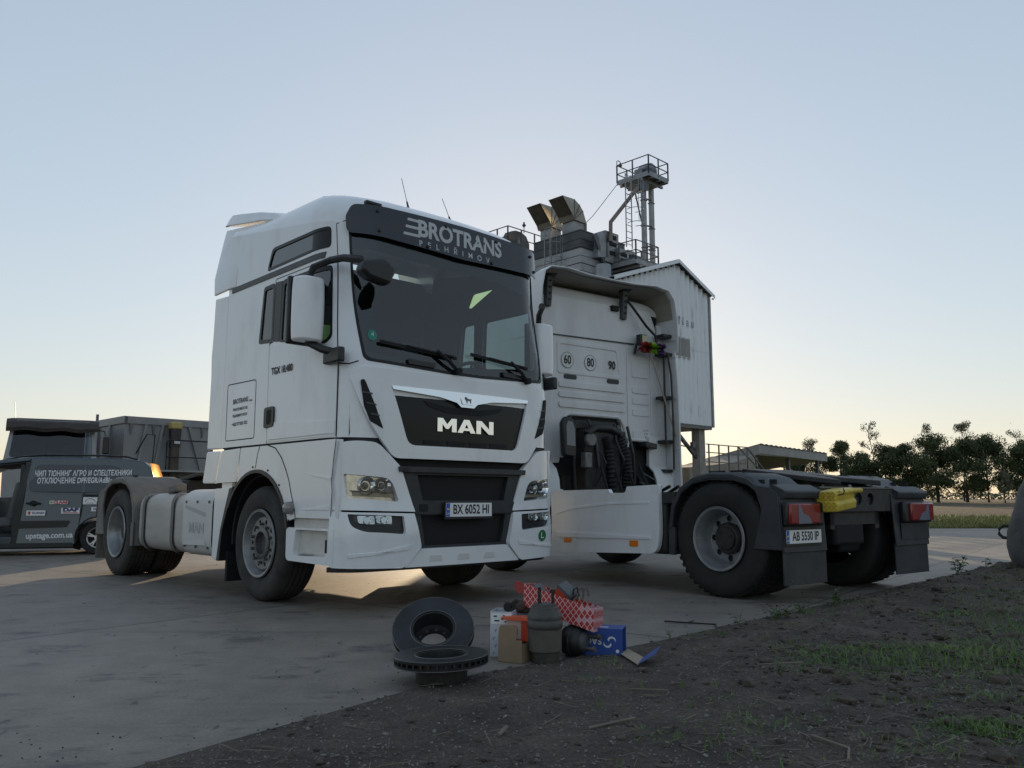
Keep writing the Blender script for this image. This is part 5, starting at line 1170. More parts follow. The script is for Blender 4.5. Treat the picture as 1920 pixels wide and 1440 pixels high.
for lx, ly in ((-.5, .35), (-5.8, .35), (-.5, 5.6), (-5.8, 5.6)):
    b = MB(); b.box((lx, ly, 1.85), (.42, .36, 3.72)); b.build('leg', mat('concrete column', (.28, .26, .24), .8, col2=(.20, .185, .17), noise_scale=2), t)
b = MB(); b.bar((-.6, .35, 2.5), (-2.3, .35, 3.72), .12); b.bar((-.6, .35, 2.9), (-4, .3, 3.2), .04); b.build('brace', GALV_DARK, t)
b = MB(); b.box((-1.15, .2, 3.05), (.16, .14, .22)); b.bar((-1.15, .2, 3.15), (-1.15, .2, 3.7), .03); b.build('hanging_lamp', GALV_DARK, t)
text_on('faded_lettering', 'E  N a u', .5, lambda u, v, o: Vector((-2.0+u, -.06-o, 7.95+v)), mat('faded stencil', (.22, .22, .225), .7), t, .004)
# dryer
t = dthing('grain_dryer', 'ribbed steel grain dryer block with dark upper band and two exhaust hoods', 'grain dryer', (-3.2, 4.3, 0))
X0, X1, Y0, Y1 = -1.44, 1.5, -1.3, 1.34
def band(z0, z1, m, name, out=0.):
    b = MB(); b.span((X0-out, Y0-out, z0), (X1+out, Y1+out, z1)); return b.build(name, m, t)
band(11.5, 11.85, DRY_DARK, 'dark_panel', .0); band(11.17, 11.46, DRY_DARK, 'dark_panel', .01); z = 11.13
while z > .5:
    d = .32; band(max(0, z-d), z-.035, DRY_LIGHT, 'panel_band', 0 if int(z*3) % 2 else .02); z -= d
b = MB(); b.span((X0+.02, Y0+.02, 0), (X1-.02, Y1-.02, 11.8)); b.build('core', DRY_DARK, t)
b = MB(); b.span((X0-.03, Y0-.03, 11.85), (X1+.03, Y1+.03, 11.89)); b.build('cap_flashing', GALV_DARK, t)
b = MB(); b.span((X0, Y1, 0), (X1, Y1+.95, 7.2)); b.build('added_sun_block', DRY_LIGHT, t)  # hidden block added to cut off a pool of sun between the trucks
def duct(ox, oy):
    side = [(-1.26, 1.34), (-.63, .67), (-.55, .48), (.20, .48), (.22, .52), (.02, .98), (-.2, 1.2), (-.52, 1.36)]
    b = MB(); b.prism([(ox+x, 11.9+z) for x, z in side], 'xz', oy-.40, oy+.40); h = b.build('exhaust_hood', DUCT, t)
    b = MB(); q = [(-1.262, 1.30), (-.645, .69)]
    b._add([(ox+q[0][0]-.012, oy-.36, 11.9+q[0][1]), (ox+q[0][0]-.012, oy+.36, 11.9+q[0][1]), (ox+q[1][0]-.012, oy+.36, 11.9+q[1][1]), (ox+q[1][0]-.012, oy-.36, 11.9+q[1][1])], [(0, 1, 2, 3)]); b.build('hood_mouth', mat('dark mouth', (.05, .042, .034), .8, col2=(.11, .09, .065), noise_scale=3), h)  # flat dark quad laid over the mouth of the solid hood
    b = MB()
    for (xa, za), (xb, zb) in (((-.55, .48), (-.52, 1.36)), ((-.55, .48), (-.2, 1.2)), ((-.55, .48), (.02, .98))): b.bar((ox+xa, oy-.405, 11.9+za), (ox+xb, oy-.405, 11.9+zb), .02, .03)
    b.build('hood_seam', GALV_DARK, h)
    b = MB(); b.span((ox-.47, oy-.33, 11.86), (ox+.12, oy+.33, 12.40)); b.build('hood_neck', GALV, h)
duct(-4.1+3.2, 3.72-4.3); duct(-4.1+3.2, 5.0-4.3)
# things standing on and around the dryer's top
def railing(b, pts, h, n_mid=1, kick=.12, post=.05, rail=.035):
    for (p, q) in zip(pts, pts[1:]):
        p, q = Vector(p), Vector(q); L = (q-p).length; n = max(1, round(L/.75))
        for i in range(n+1): c_ = p.lerp(q, i/n); b.bar(c_, c_+Vector((0, 0, h)), post)
        for k in range(1, n_mid+2): b.bar(p+Vector((0, 0, h*k/(n_mid+1))), q+Vector((0, 0, h*k/(n_mid+1))), rail)
        if kick: b.bar(p+Vector((0, 0, kick/2)), q+Vector((0, 0, kick/2)), .012, kick)
def cage_ladder(name, label, loc, h, m=GALV, ring=True, face=(0, -1)):
    t = dthing(name, label, 'ladder', loc); b = MB()
    for s in (-.2, .2): b.bar((s, 0, 0), (s, 0, h), .035)
    k = .15
    while k < h: b.bar((-.2, 0, k), (.2, 0, k), .022); k += .28
    b.build('rungs', m, t)
    b = MB(); z = 1.0 if h > 2.2 else .5
    zs = []
    while z <= h+.01: zs.append(z); z += .62
    for z in zs:
        pts = [(.2*math.cos(a)*1.7, -.35+.36*math.sin(a)*1.0-.0, z) for a in [R(35)+k*R(-250)/14 for k in range(15)]]
        b.tube(pts, .016, 5)
    for a in (R(-10), R(-60), R(-120), R(-170)): b.tube([(.34*math.cos(a), -.35+.36*math.sin(a), zs[0]), (.34*math.cos(a), -.35+.36*math.sin(a), zs[-1])], .012, 5)
    b.build('safety_cage', m, t); return t
cage_ladder('cage_ladder', 'short caged ladder up the side of the ribbed dryer', (-5.0, 4.5, 9.2), 2.9)
t = dthing('work_platform', 'railed steel platform with machine cabinets beside the ribbed dryer', 'platform', (-2.2, 2.3, 10.6))
P0, P1, Q0, Q1 = -.71, .85, -.80, .95
b = MB(); b.span((P0, Q0, 0), (P1, Q1, .06)); b.span((P0, Q0-.02, -.10), (P1, Q0, .10)); b.span((P0-.02, Q0-.02, -.10), (P0, Q1, .10)); b.bar((P0+.3, Q0, -.15), (P0+.3, Q1, -.15), .12); b.bar((P1-.3, Q0, -.15), (P1-.3, Q1, -.15), .12); b.bar((0, Q0, -.15), (0, Q1, -.15), .12); b.build('deck', GALV, t)
b = MB(); railing(b, [(P0, Q1, .05), (P0, Q0, .05), (P1, Q0, .05), (P1, Q1, .05)], .85); b.build('guard_rail', GALV_DARK, t)
for cx, cy, dx, dy, dz in ((-.2, .45, .7, .5, .75), (.45, .55, .5, .5, .85), (-.55, .75, .4, .3, 1.35)):
    b = MB(); b.box((cx, cy, dz/2+.06), (dx, dy, dz)); cb = b.build('machine_cabinet', GALV, t, bevel=.02)
    for q in (.25, .6): b = MB(); b.box((cx-dx*.05, cy-dy/2-.01, dz*q+.1), (dx*.6, .02, dz*.22)); b.build('cabinet_grille', MATTE_BLACK, cb)
b = MB(); b.cyl((.1, -.2, .35), .16, 'x', .5, 16); b.box((.1, -.2, .14), (.4, .3, .15)); b.build('motor', GALV_DARK, t)
t = dthing('conveyor_head', 'grey stepped conveyor housing between the dryer and the elevator legs', 'conveyor', (-3.4, 2.7, 10.7))
b = MB(); b.box((.45, .3, .7), (.9, .6, 1.35)); b.prism([(-.5, .1), (.2, .2), (.2, 1.0), (-.1, 1.3), (-.35, 1.0)], 'xz', 0, .5); b.build('housing', GALV, t, bevel=.02)
for zz in (.45, .85, 1.15): b = MB(); b.box((.5, -.012, zz), (.45, .02, .18)); b.build('housing_slot', MATTE_BLACK, t)
b = MB(); b.bar((-.75, 0, 1.0), (.1, .1, -.1), .1, .2); b.prism([(-.55, 1.25), (-.28, 1.85), (-.12, 1.85), (-.12, 1.25)], 'xz', .9, 1.0); b.build('side_frame', GALV_DARK, t)
t = dthing('dust_cyclone', 'smooth grey round-topped vessel standing below the railed platform', 'vessel', (-4.55, 1.9, 8.6))
b = MB(); b.lathe([(.001, -8.6), (.16, -8.6), (.18, -1.2), (.32, -.2), (.32, 1.45), (.29, 1.55), (.001, 1.58)], (0, 0, 0), 'z', 24); b.build('vessel', GALV, t)
# elevator tower
t = dthing('elevator_tower', 'tallest steel elevator tower: two square legs under a railed head platform', 'elevator', (-.1, 2.9, 0))
for lx in (-.28, .30):
    b = MB(); b.box((lx, 0, 7.5), (.19, .17, 15)); lg = b.build('leg', GALV, t)
    for z in (12.0, 13.0, 14.2): b = MB(); b.box((lx, 0, z), (.24, .22, .04)); b.build('leg_flange', GALV_DARK, lg)
for z in (12.1, 13.05, 14.3): b = MB(); b.bar((-.2, 0, z), (.3, 0, z+.06), .06); b.build('leg_tie', GALV_DARK, t)
hx, hy, hz = -.82, -.70, 15.1; ex, ey = .65, 1.06
b = MB(); b.span((hx, hy, hz), (ex, ey, hz+.06)); b.span((hx, hy-.015, hz-.06), (ex, hy, hz+.16)); b.span((hx-.015, hy, hz-.06), (hx, ey, hz+.16)); b.span((ex, hy, hz-.06), (ex+.015, ey, hz+.16)); b.prism([(hx+.1, hz), (ex-.1, hz), (ex-.3, hz-.22), (hx+.3, hz-.22)], 'xz', hy+.3, ey-.3)
for xx in (hx+.25, 0, ex-.25): b.bar((xx, hy, hz-.06), (xx, ey, hz-.06), .08)
b.bar((hx, -.3, hz-.12), (ex+.1, -.3, hz-.12), .1); b.build('head_platform', GALV, t)
b = MB(); railing(b, [(hx, ey, hz+.05), (hx, hy, hz+.05), (ex, hy, hz+.05), (ex, ey, hz+.05), (hx, ey, hz+.05)], .85); b.build('guard_rail', GALV_DARK, t)
b = MB(); b.prism([(-.62, hz+.06), (.62, hz+.06), (.62, hz+.75), (.5, hz+.92), (.2, hz+.98), (-.15, hz+.85), (-.45, hz+.55), (-.62, hz+.5)], 'xz', -.15, .25); hd = b.build('elevator_head', GALV, t, bevel=.03)
b = MB(); b.box((-.1, -.3, hz+.42), (.7, .2, .3)); b.build('motor', GALV_DARK, hd, bevel=.04)
b = MB(); b.tube([(-1.1, -.3, 14.5), (-3.05, -.3, 12.45), (-3.08, -.3, 11.6)], .085, 12); b.build('grain_spout', mat('rusty spout pipe', (.16, .11, .095), .6, col2=(.22, .19, .17), noise_scale=4), t)
b = MB(); b.prism([(-1.15, 14.8), (-.45, 14.95), (-.5, 14.5), (-1.0, 14.35)], 'xz', -.45, -.15); b.build('spout_hopper', GALV_DARK, t)
b = MB(); b.bar((-.9, 0, 14.4), (-.48, 0, 13.2), .05); b.build('stay', GALV_DARK, t)
b = MB(); b.tube([(hx, ey, hz), (-2.55, ey, 13.2), (-4.1, ey, 11.8)], .015, 5); b.build('stay_cable', GALV_DARK, t)
cage_ladder('cage_ladder', 'tall caged ladder hanging beside the elevator legs', (-2.02, 2.5, 11.55), 3.3)
def yard_lamp(label, loc, h):
    t = dthing('lamp_post', label, 'lamp', loc, 'lamps on the dryer platforms'); b = MB(); b.tube([(0, 0, 0), (0, 0, h), (.08, 0, h+.06), (.24, 0, h+.05)] if h > .8 else [(0, 0, 0), (0, 0, h)], .02, 6); b.build('pole', GALV_DARK, t)
    ox, oz = (.26, h-.18) if h > .8 else (0, h)
    b = MB(); b.lathe([(.001, .22), (.03, .2), (.045, .12), (.09, .06), (.085, .03), (.001, -.06)], (ox, 0, oz), 'z', 12); b.build('lamp_head', GALV_DARK, t)
yard_lamp('bent lamp on the corner of the highest railed platform', (-.92, 3.96, 15.2), 1.0)
yard_lamp('upright lamp rising behind the platform left of the ribbed dryer', (-4.4, 6.5, 12.6), .3)
yard_lamp('small lamp beside the elevator legs above the cabinets', (-3.0, 2.9, 11.4), .55)
# railed platform left of the dryer
t = dthing('work_platform', 'railed platform with an arched housing left of the ribbed dryer', 'platform', (-4.9, 6.6, 11.7))
b = MB(); b.span((-.6, -.2, 0), (1.9, 1.8, .06)); b.bar((-.6, -.2, -.1), (1.9, -.2, -.1), .06, .2); b.build('deck', GALV, t)
b = MB(); railing(b, [(-.6, 1.8, .05), (-.6, -.2, .05), (1.9, -.2, .05)], .9); b.build('guard_rail', GALV_DARK, t)
b = MB(); b.prism([(-.35, .06), (.95, .06), (.95, .5), (.75, .82), (.45, .95), (.1, .95), (-.2, .85), (-.35, .6)], 'xz', .0, .4); hs_ = b.build('arched_housing', GALV_DARK, t, bevel=.02)
b = MB(); b.prism([(.1, .2), (.5, .2), (.25, .7)], 'xz', -.012, 0); b.build('housing_rib', GALV, hs_)
b = MB()
for xx, yy in ((-.5, -.1), (1.8, -.1), (1.8, 1.7)): b.bar((xx, yy, -11.7), (xx, yy, 0), .14)
b.build('support_frame', GALV_DARK, t)

# ---------------------------------------------------------------- canopy shed, ramp and rail to the right
SM = Matrix.Translation((11.85, 40, 0)) @ Matrix.Rotation(R(44.8), 4, 'Z')
t = thing('canopy_shed', 'low open shed with wide grey canopy roof below the white tower', 'shed', SM @ Vector((0, 0, 0)), R(44.8))
rows = []
for x in [-.05+.12*i for i in range(62)]: h = .03*(1 if int(x/.24+9) % 2 else 0); rows.append([(x, -.15, 3.52-.024*x+h), (x, 4.2, 2.62-.02*x+h), (x, 9, 2.5+h)])
b = MB(); b.shell(rows, .03); b.build('roof', GALV_DARK, t)
b = MB(); b.prism([(0, 3.06), (7.3, 2.90), (7.3, 3.32), (0, 3.48)], 'xz', -.1, -.06); b.build('fascia', mat('grey fascia', (.30, .30, .30), .6, col2=(.22, .22, .22), noise_scale=2), t)
b = MB(); b.prism([(-.1, 3.02), (-.1, 3.48), (4.2, 2.6), (9, 2.4), (9, 2.1), (4.2, 2.3)], 'yz', -.04, 0); b.build('gable_board', mat('grey fascia', (.3, .3, .3)), t)
b = MB(); b.prism([(-.06, 3.04), (4.2, 2.5), (4.2, 2.44), (-.06, 2.98)], 'yz', .01, 7.25); b.build('soffit', WALLBEIGE, t)
b = MB(); b.span((-.4, 3.2, 0), (7.2, 3.3, 2.5)); b.span((-.4, 3.2, 0), (-.3, 9, 2.2)); b.build('back_wall', WALLBEIGE, t)
for xx in (.3, 3.6, 6.9): b = MB(); b.box((xx, .3, 1.5), (.16, .16, 3.0)); b.build('post', GALV_DARK, t)
t = thing('loading_ramp', 'pale sloping ramp wall with steps between tower leg and canopy shed', 'ramp', SM @ Vector((-2.6, -.5, 0)), R(44.8))
b = MB(); b.prism([(-3.2, 0), (-3.2, 2.25), (.4, 2.55), (2.5, 3.0), (2.5, 0)], 'xz', .6, 3); b.build('ramp_wall', WALLBEIGE, t)
t = thing('handrail', 'thin steel handrail along the ramp beside the tower leg', 'handrail', SM @ Vector((-3.4, -.9, 0)), R(44.8))
b = MB()
for x in (-2.4, -1.6, -.8, 0, .8): b.bar((x, 0, 0), (x, 0, 3.2), .05)
for z in (3.2, 2.85, 2.45): b.bar((-2.6, 0, z), (.8, 0, z), .04)
b.bar((.0, 0, 3.2), (1.9, 0, 2.2), .05); b.bar((.8, 0, 3.2), (2.3, 0, 2.2), .05); b.build('rails', GALV_DARK, t)

# ================================================================ GREY VAN ON THE LEFT
VYAW = R(17); VM = Matrix.Translation((-6.778, 13.751, 0)) @ Matrix.Rotation(VYAW, 4, 'Z')
V = thing('van', 'dark grey van with advertising on its side and its front door open', 'van', VM @ Vector((0, 0, 0)), VYAW)
VAN = mat('dark grey van paint', (.036, .052, .070), .28, metal=.3, coat=.7); VTRIM = mat('van black trim', (.015, .016, .017), .5)
def tumb(x, y, z): return (x, y + max(0, z-.95)*.17*(1 if y < .8 else -1), z)
arch = lambda cx, r_, a0, a1, n=12: [(cx+r_*math.cos(R(a0+(a1-a0)*i/n)), .275+r_*math.sin(R(a0+(a1-a0)*i/n))) for i in range(n+1)]
rear_prof = [(-1.24, .16)] + [(-1.0, .16)] + [(-.34, .16)] + arch(0, .33, 195, -15) + [(.45, .2), (.80, .24), (.86, .55), (.85, .95), (.80, 1.25), (.74, 1.42), (.62, 1.525), (.35, 1.56), (-.5, 1.575), (-1.07, 1.57), (-1.10, 1.2), (-1.22, .7)]
b = MB(); b.prism(rear_prof, 'xz', 0, 1.62, map_=tumb)
b.prism([(-1.07, 1.57), (-1.07, 1.51), (-1.7, 1.43), (-1.95, 1.32), (-2.0, 1.36), (-1.72, 1.50)], 'xz', .0, 1.62, map_=tumb)
b.prism([(-1.24, .14), (-1.24, .30), (-2.35, .30), (-2.35, .14)], 'xz', 0, 1.62)
b.prism([(-2.35, .14), (-2.35, .95), (-2.5, .98), (-3.1, .86), (-3.32, .62), (-3.34, .3), (-3.2, .16), (-3.05, .16)] + arch(-2.72, .32, -20, 200)[::1][:0] + [], 'xz', 0, 1.62)
b.bar(tumb(-1.95, .03, 1.33), (-2.5, .0, .96), .06); b.bar(tumb(-1.95, 1.6, 1.33), (-2.5, 1.62, .96), .06)
b.span((-2.35, 1.58, .2), (-1.2, 1.62, .93)); body = b.build('body', VAN, V, bevel=.035, seg=3)
b = MB(); b.prism([(-1.06, 1.505), (-1.7, 1.425), (-1.7, 1.41), (-1.06, 1.49)], 'xz', .02, 1.6, map_=tumb); b.span((-2.3, .1, .3), (-1.15, 1.55, .34)); b.span((-1.20, .06, .3), (-1.14, 1.5, 1.45)); b.prism([(-2.4, .3), (-2.1, .3), (-2.15, .85), (-2.4, .95)], 'xz', .1, 1.55); b.build('cabin_lining', INTERIOR, V)
for yy in (.35, 1.15): b = MB(); b.box((-1.5, yy, .52), (.45, .45, .14)); b.box((-1.27, yy, .86), (.12, .44, .62), Matrix.Rotation(R(10), 3, 'Y')); b.box((-1.2, yy, 1.24), (.08, .26, .16)); b.build('van_seat', INTERIOR_LIGHT, V, bevel=.04)
b = MB(); q = Matrix.Translation((-1.95, .4, .9)) @ Matrix.Rotation(R(60), 4, 'Y'); b.tube([q @ Vector((.17*math.cos(a), .17*math.sin(a), 0)) for a in [6.283*k/20 for k in range(21)]], .014, 6, caps=False); b.build('van_steering_wheel', BLACK, V)
# front door swung open towards the camera
b = MB(); dm = Matrix.Translation((-2.3, .0, 0)) @ Matrix.Rotation(R(-108), 4, 'Z'); b.prism(fillet([(0, .25), (1.05, .25), (1.08, .9), (0, .92)], .05), 'xz', -.02, .05); b.bar((1.05, 0, .9), (.6, 0, 1.45), .05); b.bar((.6, 0, 1.45), (.1, 0, .95), .05); b.xf(dm); b.build('front_door', VAN, V, bevel=.01)
vs = lambda u, v, o: Vector(tumb(u, -o, v))
WINV = fillet([(-1.05, 1.02), (.10, 1.0), (.48, 1.04), (.44, 1.22), (.36, 1.36), (.18, 1.455), (-.95, 1.455), (-1.02, 1.38), (-1.06, 1.15)], [.1, .02, .06, .1, .12, .14, .1, .05, .05])
VGL = mat('van dark window', (.012, .016, .018), .12, coat=.5)
patch('door_pillar', [(-1.24, .2), (-1.17, .2), (-1.06, 1.5), (-1.13, 1.5), (-1.26, .7)], VTRIM, V, .004, .03, f=vs, bevel=.002, step=(0, .1))
wv = patch('side_window', WINV, VGL, V, .004, .01, f=vs, bevel=.002, step=(0, .1)); patch('window_split', [(-.27, 1.0), (-.24, 1.0), (-.24, 1.455), (-.27, 1.455)], VAN, wv, .0055, .004, f=vs, bevel=0, step=(0, .1))
sm = MB(); f2 = lambda u, v, o: vs(u, v, o+.003)
seam(sm, [(-.255, 1.0), (-.26, .75), (-.31, .22)], .012, .002, f2); sm.build('door_gap', MATTE_BLACK, V, recalc=False)
patch('slide_rail', [(-.24, .975), (.8, .955), (.8, .925), (-.24, .945)], MATTE_BLACK, V, .006, .01, f=vs, bevel=0)
patch('rub_strip', fillet([(-1.2, .43), (-.46, .45), (-.42, .55), (-.5, .555), (-1.2, .55)], .02), VTRIM, V, .012, .015, f=vs, bevel=.004)
patch('sill_trim', [(-2.35, .13), (-.34, .13), (-.36, .20), (-2.35, .20)], VTRIM, V, .006, .02, f=vs, bevel=.003)
b = MB(); b.cyl((-.97, -.012, .83), .045, 'y', .03, 16); b.box((-.97, -.02, .83), (.2, .03, .03)); b.build('van_handle', MATTE_BLACK, V, bevel=.005)
VWHITE = mat('van lettering', (.66, .68, .70), .5)
text_on('van_lettering', 'ЧИП ТЮНИНГ АГРО И СПЕЦТЕХНИКИ', .125, lambda u, v, o: vs(-.27+u, 1.315+v+u*.022, o), VWHITE, V, .007, bold=.003, sx=.59, shear=.06, space=1.06)
text_on('van_lettering', 'ОТКЛЮЧЕНИЕ DPF/EGR/AdBlue', .125, lambda u, v, o: vs(-.375+u, 1.195+v+u*.02, o), VWHITE, V, .007, bold=.003, sx=.60, shear=.06, space=1.06)
text_on('van_lettering', 'upstage.com.ua', .125, lambda u, v, o: vs(-.70+u, .315+v+u*.02, o), VWHITE, V, .007, bold=.004, sx=.88)
def decal(cx, cz, w, h, name='decal'): return patch(name, [(cx-w/2, cz-h/2), (cx+w/2, cz-h/2), (cx+w/2, cz+h/2), (cx-w/2, cz+h/2)], PLATE_WHITE, V, .005, .004, f=vs, bevel=0)
NAVY = mat('navy print', (.02, .025, .12), .5); REDP = mat('red print', (.45, .02, .03), .5); GREENP = mat('green print', (.10, .35, .06), .5)
d = decal(-.60, .845, .27, .055); text_on('decal_lettering', 'CLAAS', .06, lambda u, v, o: vs(-.575+u, .845+v, o), REDP, d, .0065, bold=.004, sx=1.15); patch('decal_mark', [(-.725, .828), (-.69, .828), (-.69, .862), (-.725, .862)], GREENP, d, .0065, .002, f=vs, bevel=0)
d = decal(-.92, .675, .27, .082); text_on('decal_lettering', 'SCANIA', .05, lambda u, v, o: vs(-.885+u, .675+v, o), NAVY, d, .0065, bold=.0015); patch('decal_mark', [(-1.03, .66), (-1.015, .645), (-1.0, .66), (-.995, .70), (-1.035, .70)], REDP, d, .0065, .002, f=vs, bevel=0)
d = decal(-.42, .71, .27, .092); text_on('decal_lettering', 'DAF', .075, lambda u, v, o: vs(-.42+u, .722+v, o), NAVY, d, .0065, bold=.005, sx=1.6); patch('decal_mark', [(-.53, .673), (-.31, .673), (-.31, .684), (-.53, .684)], REDP, d, .0065, .002, f=vs, bevel=0)
d = decal(-.14, .87, .21, .115); b = MB(); b.tube([vs(-.14+.075*math.cos(R(a)), .845+.06*math.sin(R(a)), .006) for a in range(0, 181, 15)], .004, 5); b.build('decal_mark', CHASSIS, d); text_on('decal_lettering', 'MAN', .035, lambda u, v, o: vs(-.14+u, .828+v, o), CHASSIS, d, .0065, space=1.6)
d = decal(.0, .735, .23, .07); text_on('decal_lettering', 'DAVEN', .052, lambda u, v, o: vs(.0+u, .735+v, o), CHASSIS, d, .0065, bold=.002)
rg_ = MB(); rg_.tube([tumb(-1.55, .1, 1.505), tumb(-1.25, .10, 1.585), tumb(-.9, .10, 1.62), tumb(0, .10, 1.62), tumb(.35, .1, 1.605), tumb(.52, .1, 1.555)], .016, 8); rg_.build('roof_rail', BLACK, V)
rg_ = MB(); rg_.tube([tumb(-1.55, 1.52, 1.505), tumb(-1.25, 1.52, 1.585), tumb(0, 1.52, 1.62), tumb(.52, 1.52, 1.555)], .016, 8); rg_.build('roof_rail', BLACK, V)
rows = []
for i in range(9):
    z = .96+.54*i/8; rows.append([(.885 - .36*max(0, z-1.02) + .05*(1-(yy/.72)**2) , .81+yy*(1-.12*i/8), z) for yy in [-.72+1.44*j/14 for j in range(15)]])
b = MB(); b.grid(rows); b.build('rear_window', glass('van rear glint glass', (.06, .06, .06), ior=1.5, rough=.15, gcol=(.16, .09, .04)), V)  # warm reflection colour and tilt put the orange sun glint into the glass
b = MB(); b.box((.845, .09, 1.0), (.06, .12, .28)); b.box((.845, 1.53, 1.0), (.06, .12, .28)); b.build('van_tail_light', RED_LENS, V, bevel=.02) if False else b.bm.free()
for cx in (0, -2.72):
    for yy in (.06, 1.42):
        b = MB(); b.lathe([(.17, .0), (.18, -.02), (.255, -.025), (.272, .0), (.275, .04), (.275, .13), (.25, .16), (.001, .16)], (cx, yy, .275), 'y', 40); wb_ = b.build('van_wheel', RUBBER, V)
        b = MB(); b.lathe([(.178, .01), (.168, -.012), (.155, .0), (.15, .05)], (cx, yy, .275), 'y', 40); b.lathe([(.001, -.01), (.05, -.01), (.055, .02)], (cx, yy, .275), 'y', 20)
        for k in range(5):
            a = k*2*math.pi/5+.3
            for da in (-.13, .13): b.bar((cx+.04*math.cos(a), yy-.002, .275+.04*math.sin(a)), (cx+.162*math.cos(a+da), yy-.004, .275+.162*math.sin(a+da)), .016, .022)
        b.build('alloy_rim', mat('alloy', (.55, .56, .57), .3, metal=.7), wb_)
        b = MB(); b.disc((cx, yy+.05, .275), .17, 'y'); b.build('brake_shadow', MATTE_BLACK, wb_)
b = MB(); b.bar((-.55, .5, .14), (-.3, .3, .08), .03); b.span((-2.3, .2, .1), (.6, 1.4, .18)); b.build('underbody', MATTE_BLACK, V)

# ================================================================ OLDER LORRY BEHIND THE VAN
K = thing('lorry', 'older pale lorry cab with dark padded sun visor behind the grey van', 'lorry', (-11.65, 21.0, 0), R(27)); K.scale = (.9, 1, 1.07)
KP = mat('old lorry paint', (.30, .31, .31), .45, col2=(.22, .22, .22), noise_scale=2)
b = MB(); fr = fillet([(-1.14, .7), (1.14, .7), (1.16, 1.7), (1.04, 2.55), (.95, 2.64), (-.95, 2.66), (-1.04, 2.57), (-1.16, 1.7)], .06); op = fillet([(-1.03, 1.80), (1.03, 1.80), (.955, 2.52), (-.955, 2.52)], .08)
wsl = lambda u, v, o: Vector((u, -o+.24*max(0, v-1.75), v)); b.join(bend(flat_mesh(fr, [op], (0, .2)), wsl, .02, .06)); b.build('cab_front', KP, K, bevel=.02)
b = MB(); b.span((-1.10, .05, .7), (-1.14, 1.8, 1.75)); b.span((1.10, .05, .7), (1.14, 1.8, 1.75)); b.prism(fillet([(-1.0, 2.58), (1.0, 2.58), (.9, 2.68), (-.9, 2.68)], .03), 'xz', .0, 1.8); b.span((-1.1, 1.75, .7), (1.1, 1.8, 1.9)); b.bar((-1.1, 1.7, 1.7), (-.98, 1.7, 2.6), .1); b.bar((1.1, 1.7, 1.7), (.98, 1.7, 2.6), .1); b.bar((1.1, .9, 1.7), (.98, .9, 2.6), .08); b.bar((-1.1, .9, 1.7), (-.98, .9, 2.6), .08); b.span((-1.0, 1.75, 1.9), (.6, 1.8, 2.6)); b.build('cab_shell', KP, K, bevel=.02)
b = MB(); b.join(bend(flat_mesh(op, (), (0, .2)), wsl, -.0)); b.build('windscreen', LORRY_GLASS, K, recalc=False)
b = MB(); b.span((-1.05, .1, 1.2), (1.05, .5, 1.80)); b.span((-.8, 1.2, 1.2), (-.2, 1.5, 2.2)); b.span((.2, 1.2, 1.2), (.8, 1.5, 2.2)); b.span((-1.05, 1.6, 1.2), (.80, 1.7, 2.6)); b.span((-1.05, .4, 1.2), (-1.0, 1.6, 2.55)); b.build('cab_interior', mat('dark lorry interior', (.012, .013, .015), .8), K, bevel=.03)
VB = mat('brown visor cloth', (.075, .062, .06), .9, col2=(.05, .042, .042), noise_scale=3, bump=.3, bump_scale=6)
b = MB(); rows = []
for i in range(17):
    x = -1.15+2.3*i/16; k = 1-.35*smooth01((abs(x)-.95)/.2); dr = .02*math.sin(x*7)
    rows.append([(x, y_+.17, z_) for x, y_, z_ in [(x, .2, 2.67), (x, .0, 2.73-.06*(1-k)), (x, -.12*k, 2.70-.03*(1-k)), (x, -.24*k, 2.62), (x, -.28*k, 2.50+dr), (x, -.22*k, 2.42+dr), (x, -.05, 2.45)]])
b.shell(rows, .03); b.build('sun_visor', VB, K)
b = MB(); b.tube([(1.08, .1, 2.5), (1.3, -.05, 2.46), (1.33, -.05, 2.35)], .016, 6); b.build('mirror_arm', BLACK, K)
b = MB(); b.box((1.36, -.05, 2.12), (.17, .09, .42)); b.build('mirror', BLACK, K, bevel=.035, seg=3)
b = MB(); b.tube([(-.95, .2, 2.68), (-1.0, .2, 3.1)], .008, 5); b.build('antenna', BLACK, K)
b = MB(); b.span((-1.1, -.15, .4), (1.1, .1, .75)); b.span((-.45, 0, .5), (-.3, 6, .8)); b.span((.3, 0, .5), (.45, 6, .8)); b.build('bumper', GREY_TRIM, K, bevel=.02)
for x in (-.95, .95):
    for y in (1.0, 4.6): b = MB(); b.lathe([(.001, -.12), (.25, -.12), (.27, -.14), (.45, -.14), (.48, -.1), (.48, .1), (.45, .14), (.001, .14)], (x, y, .48), 'x', 32); b.build('lorry_wheel', RUBBER, K)

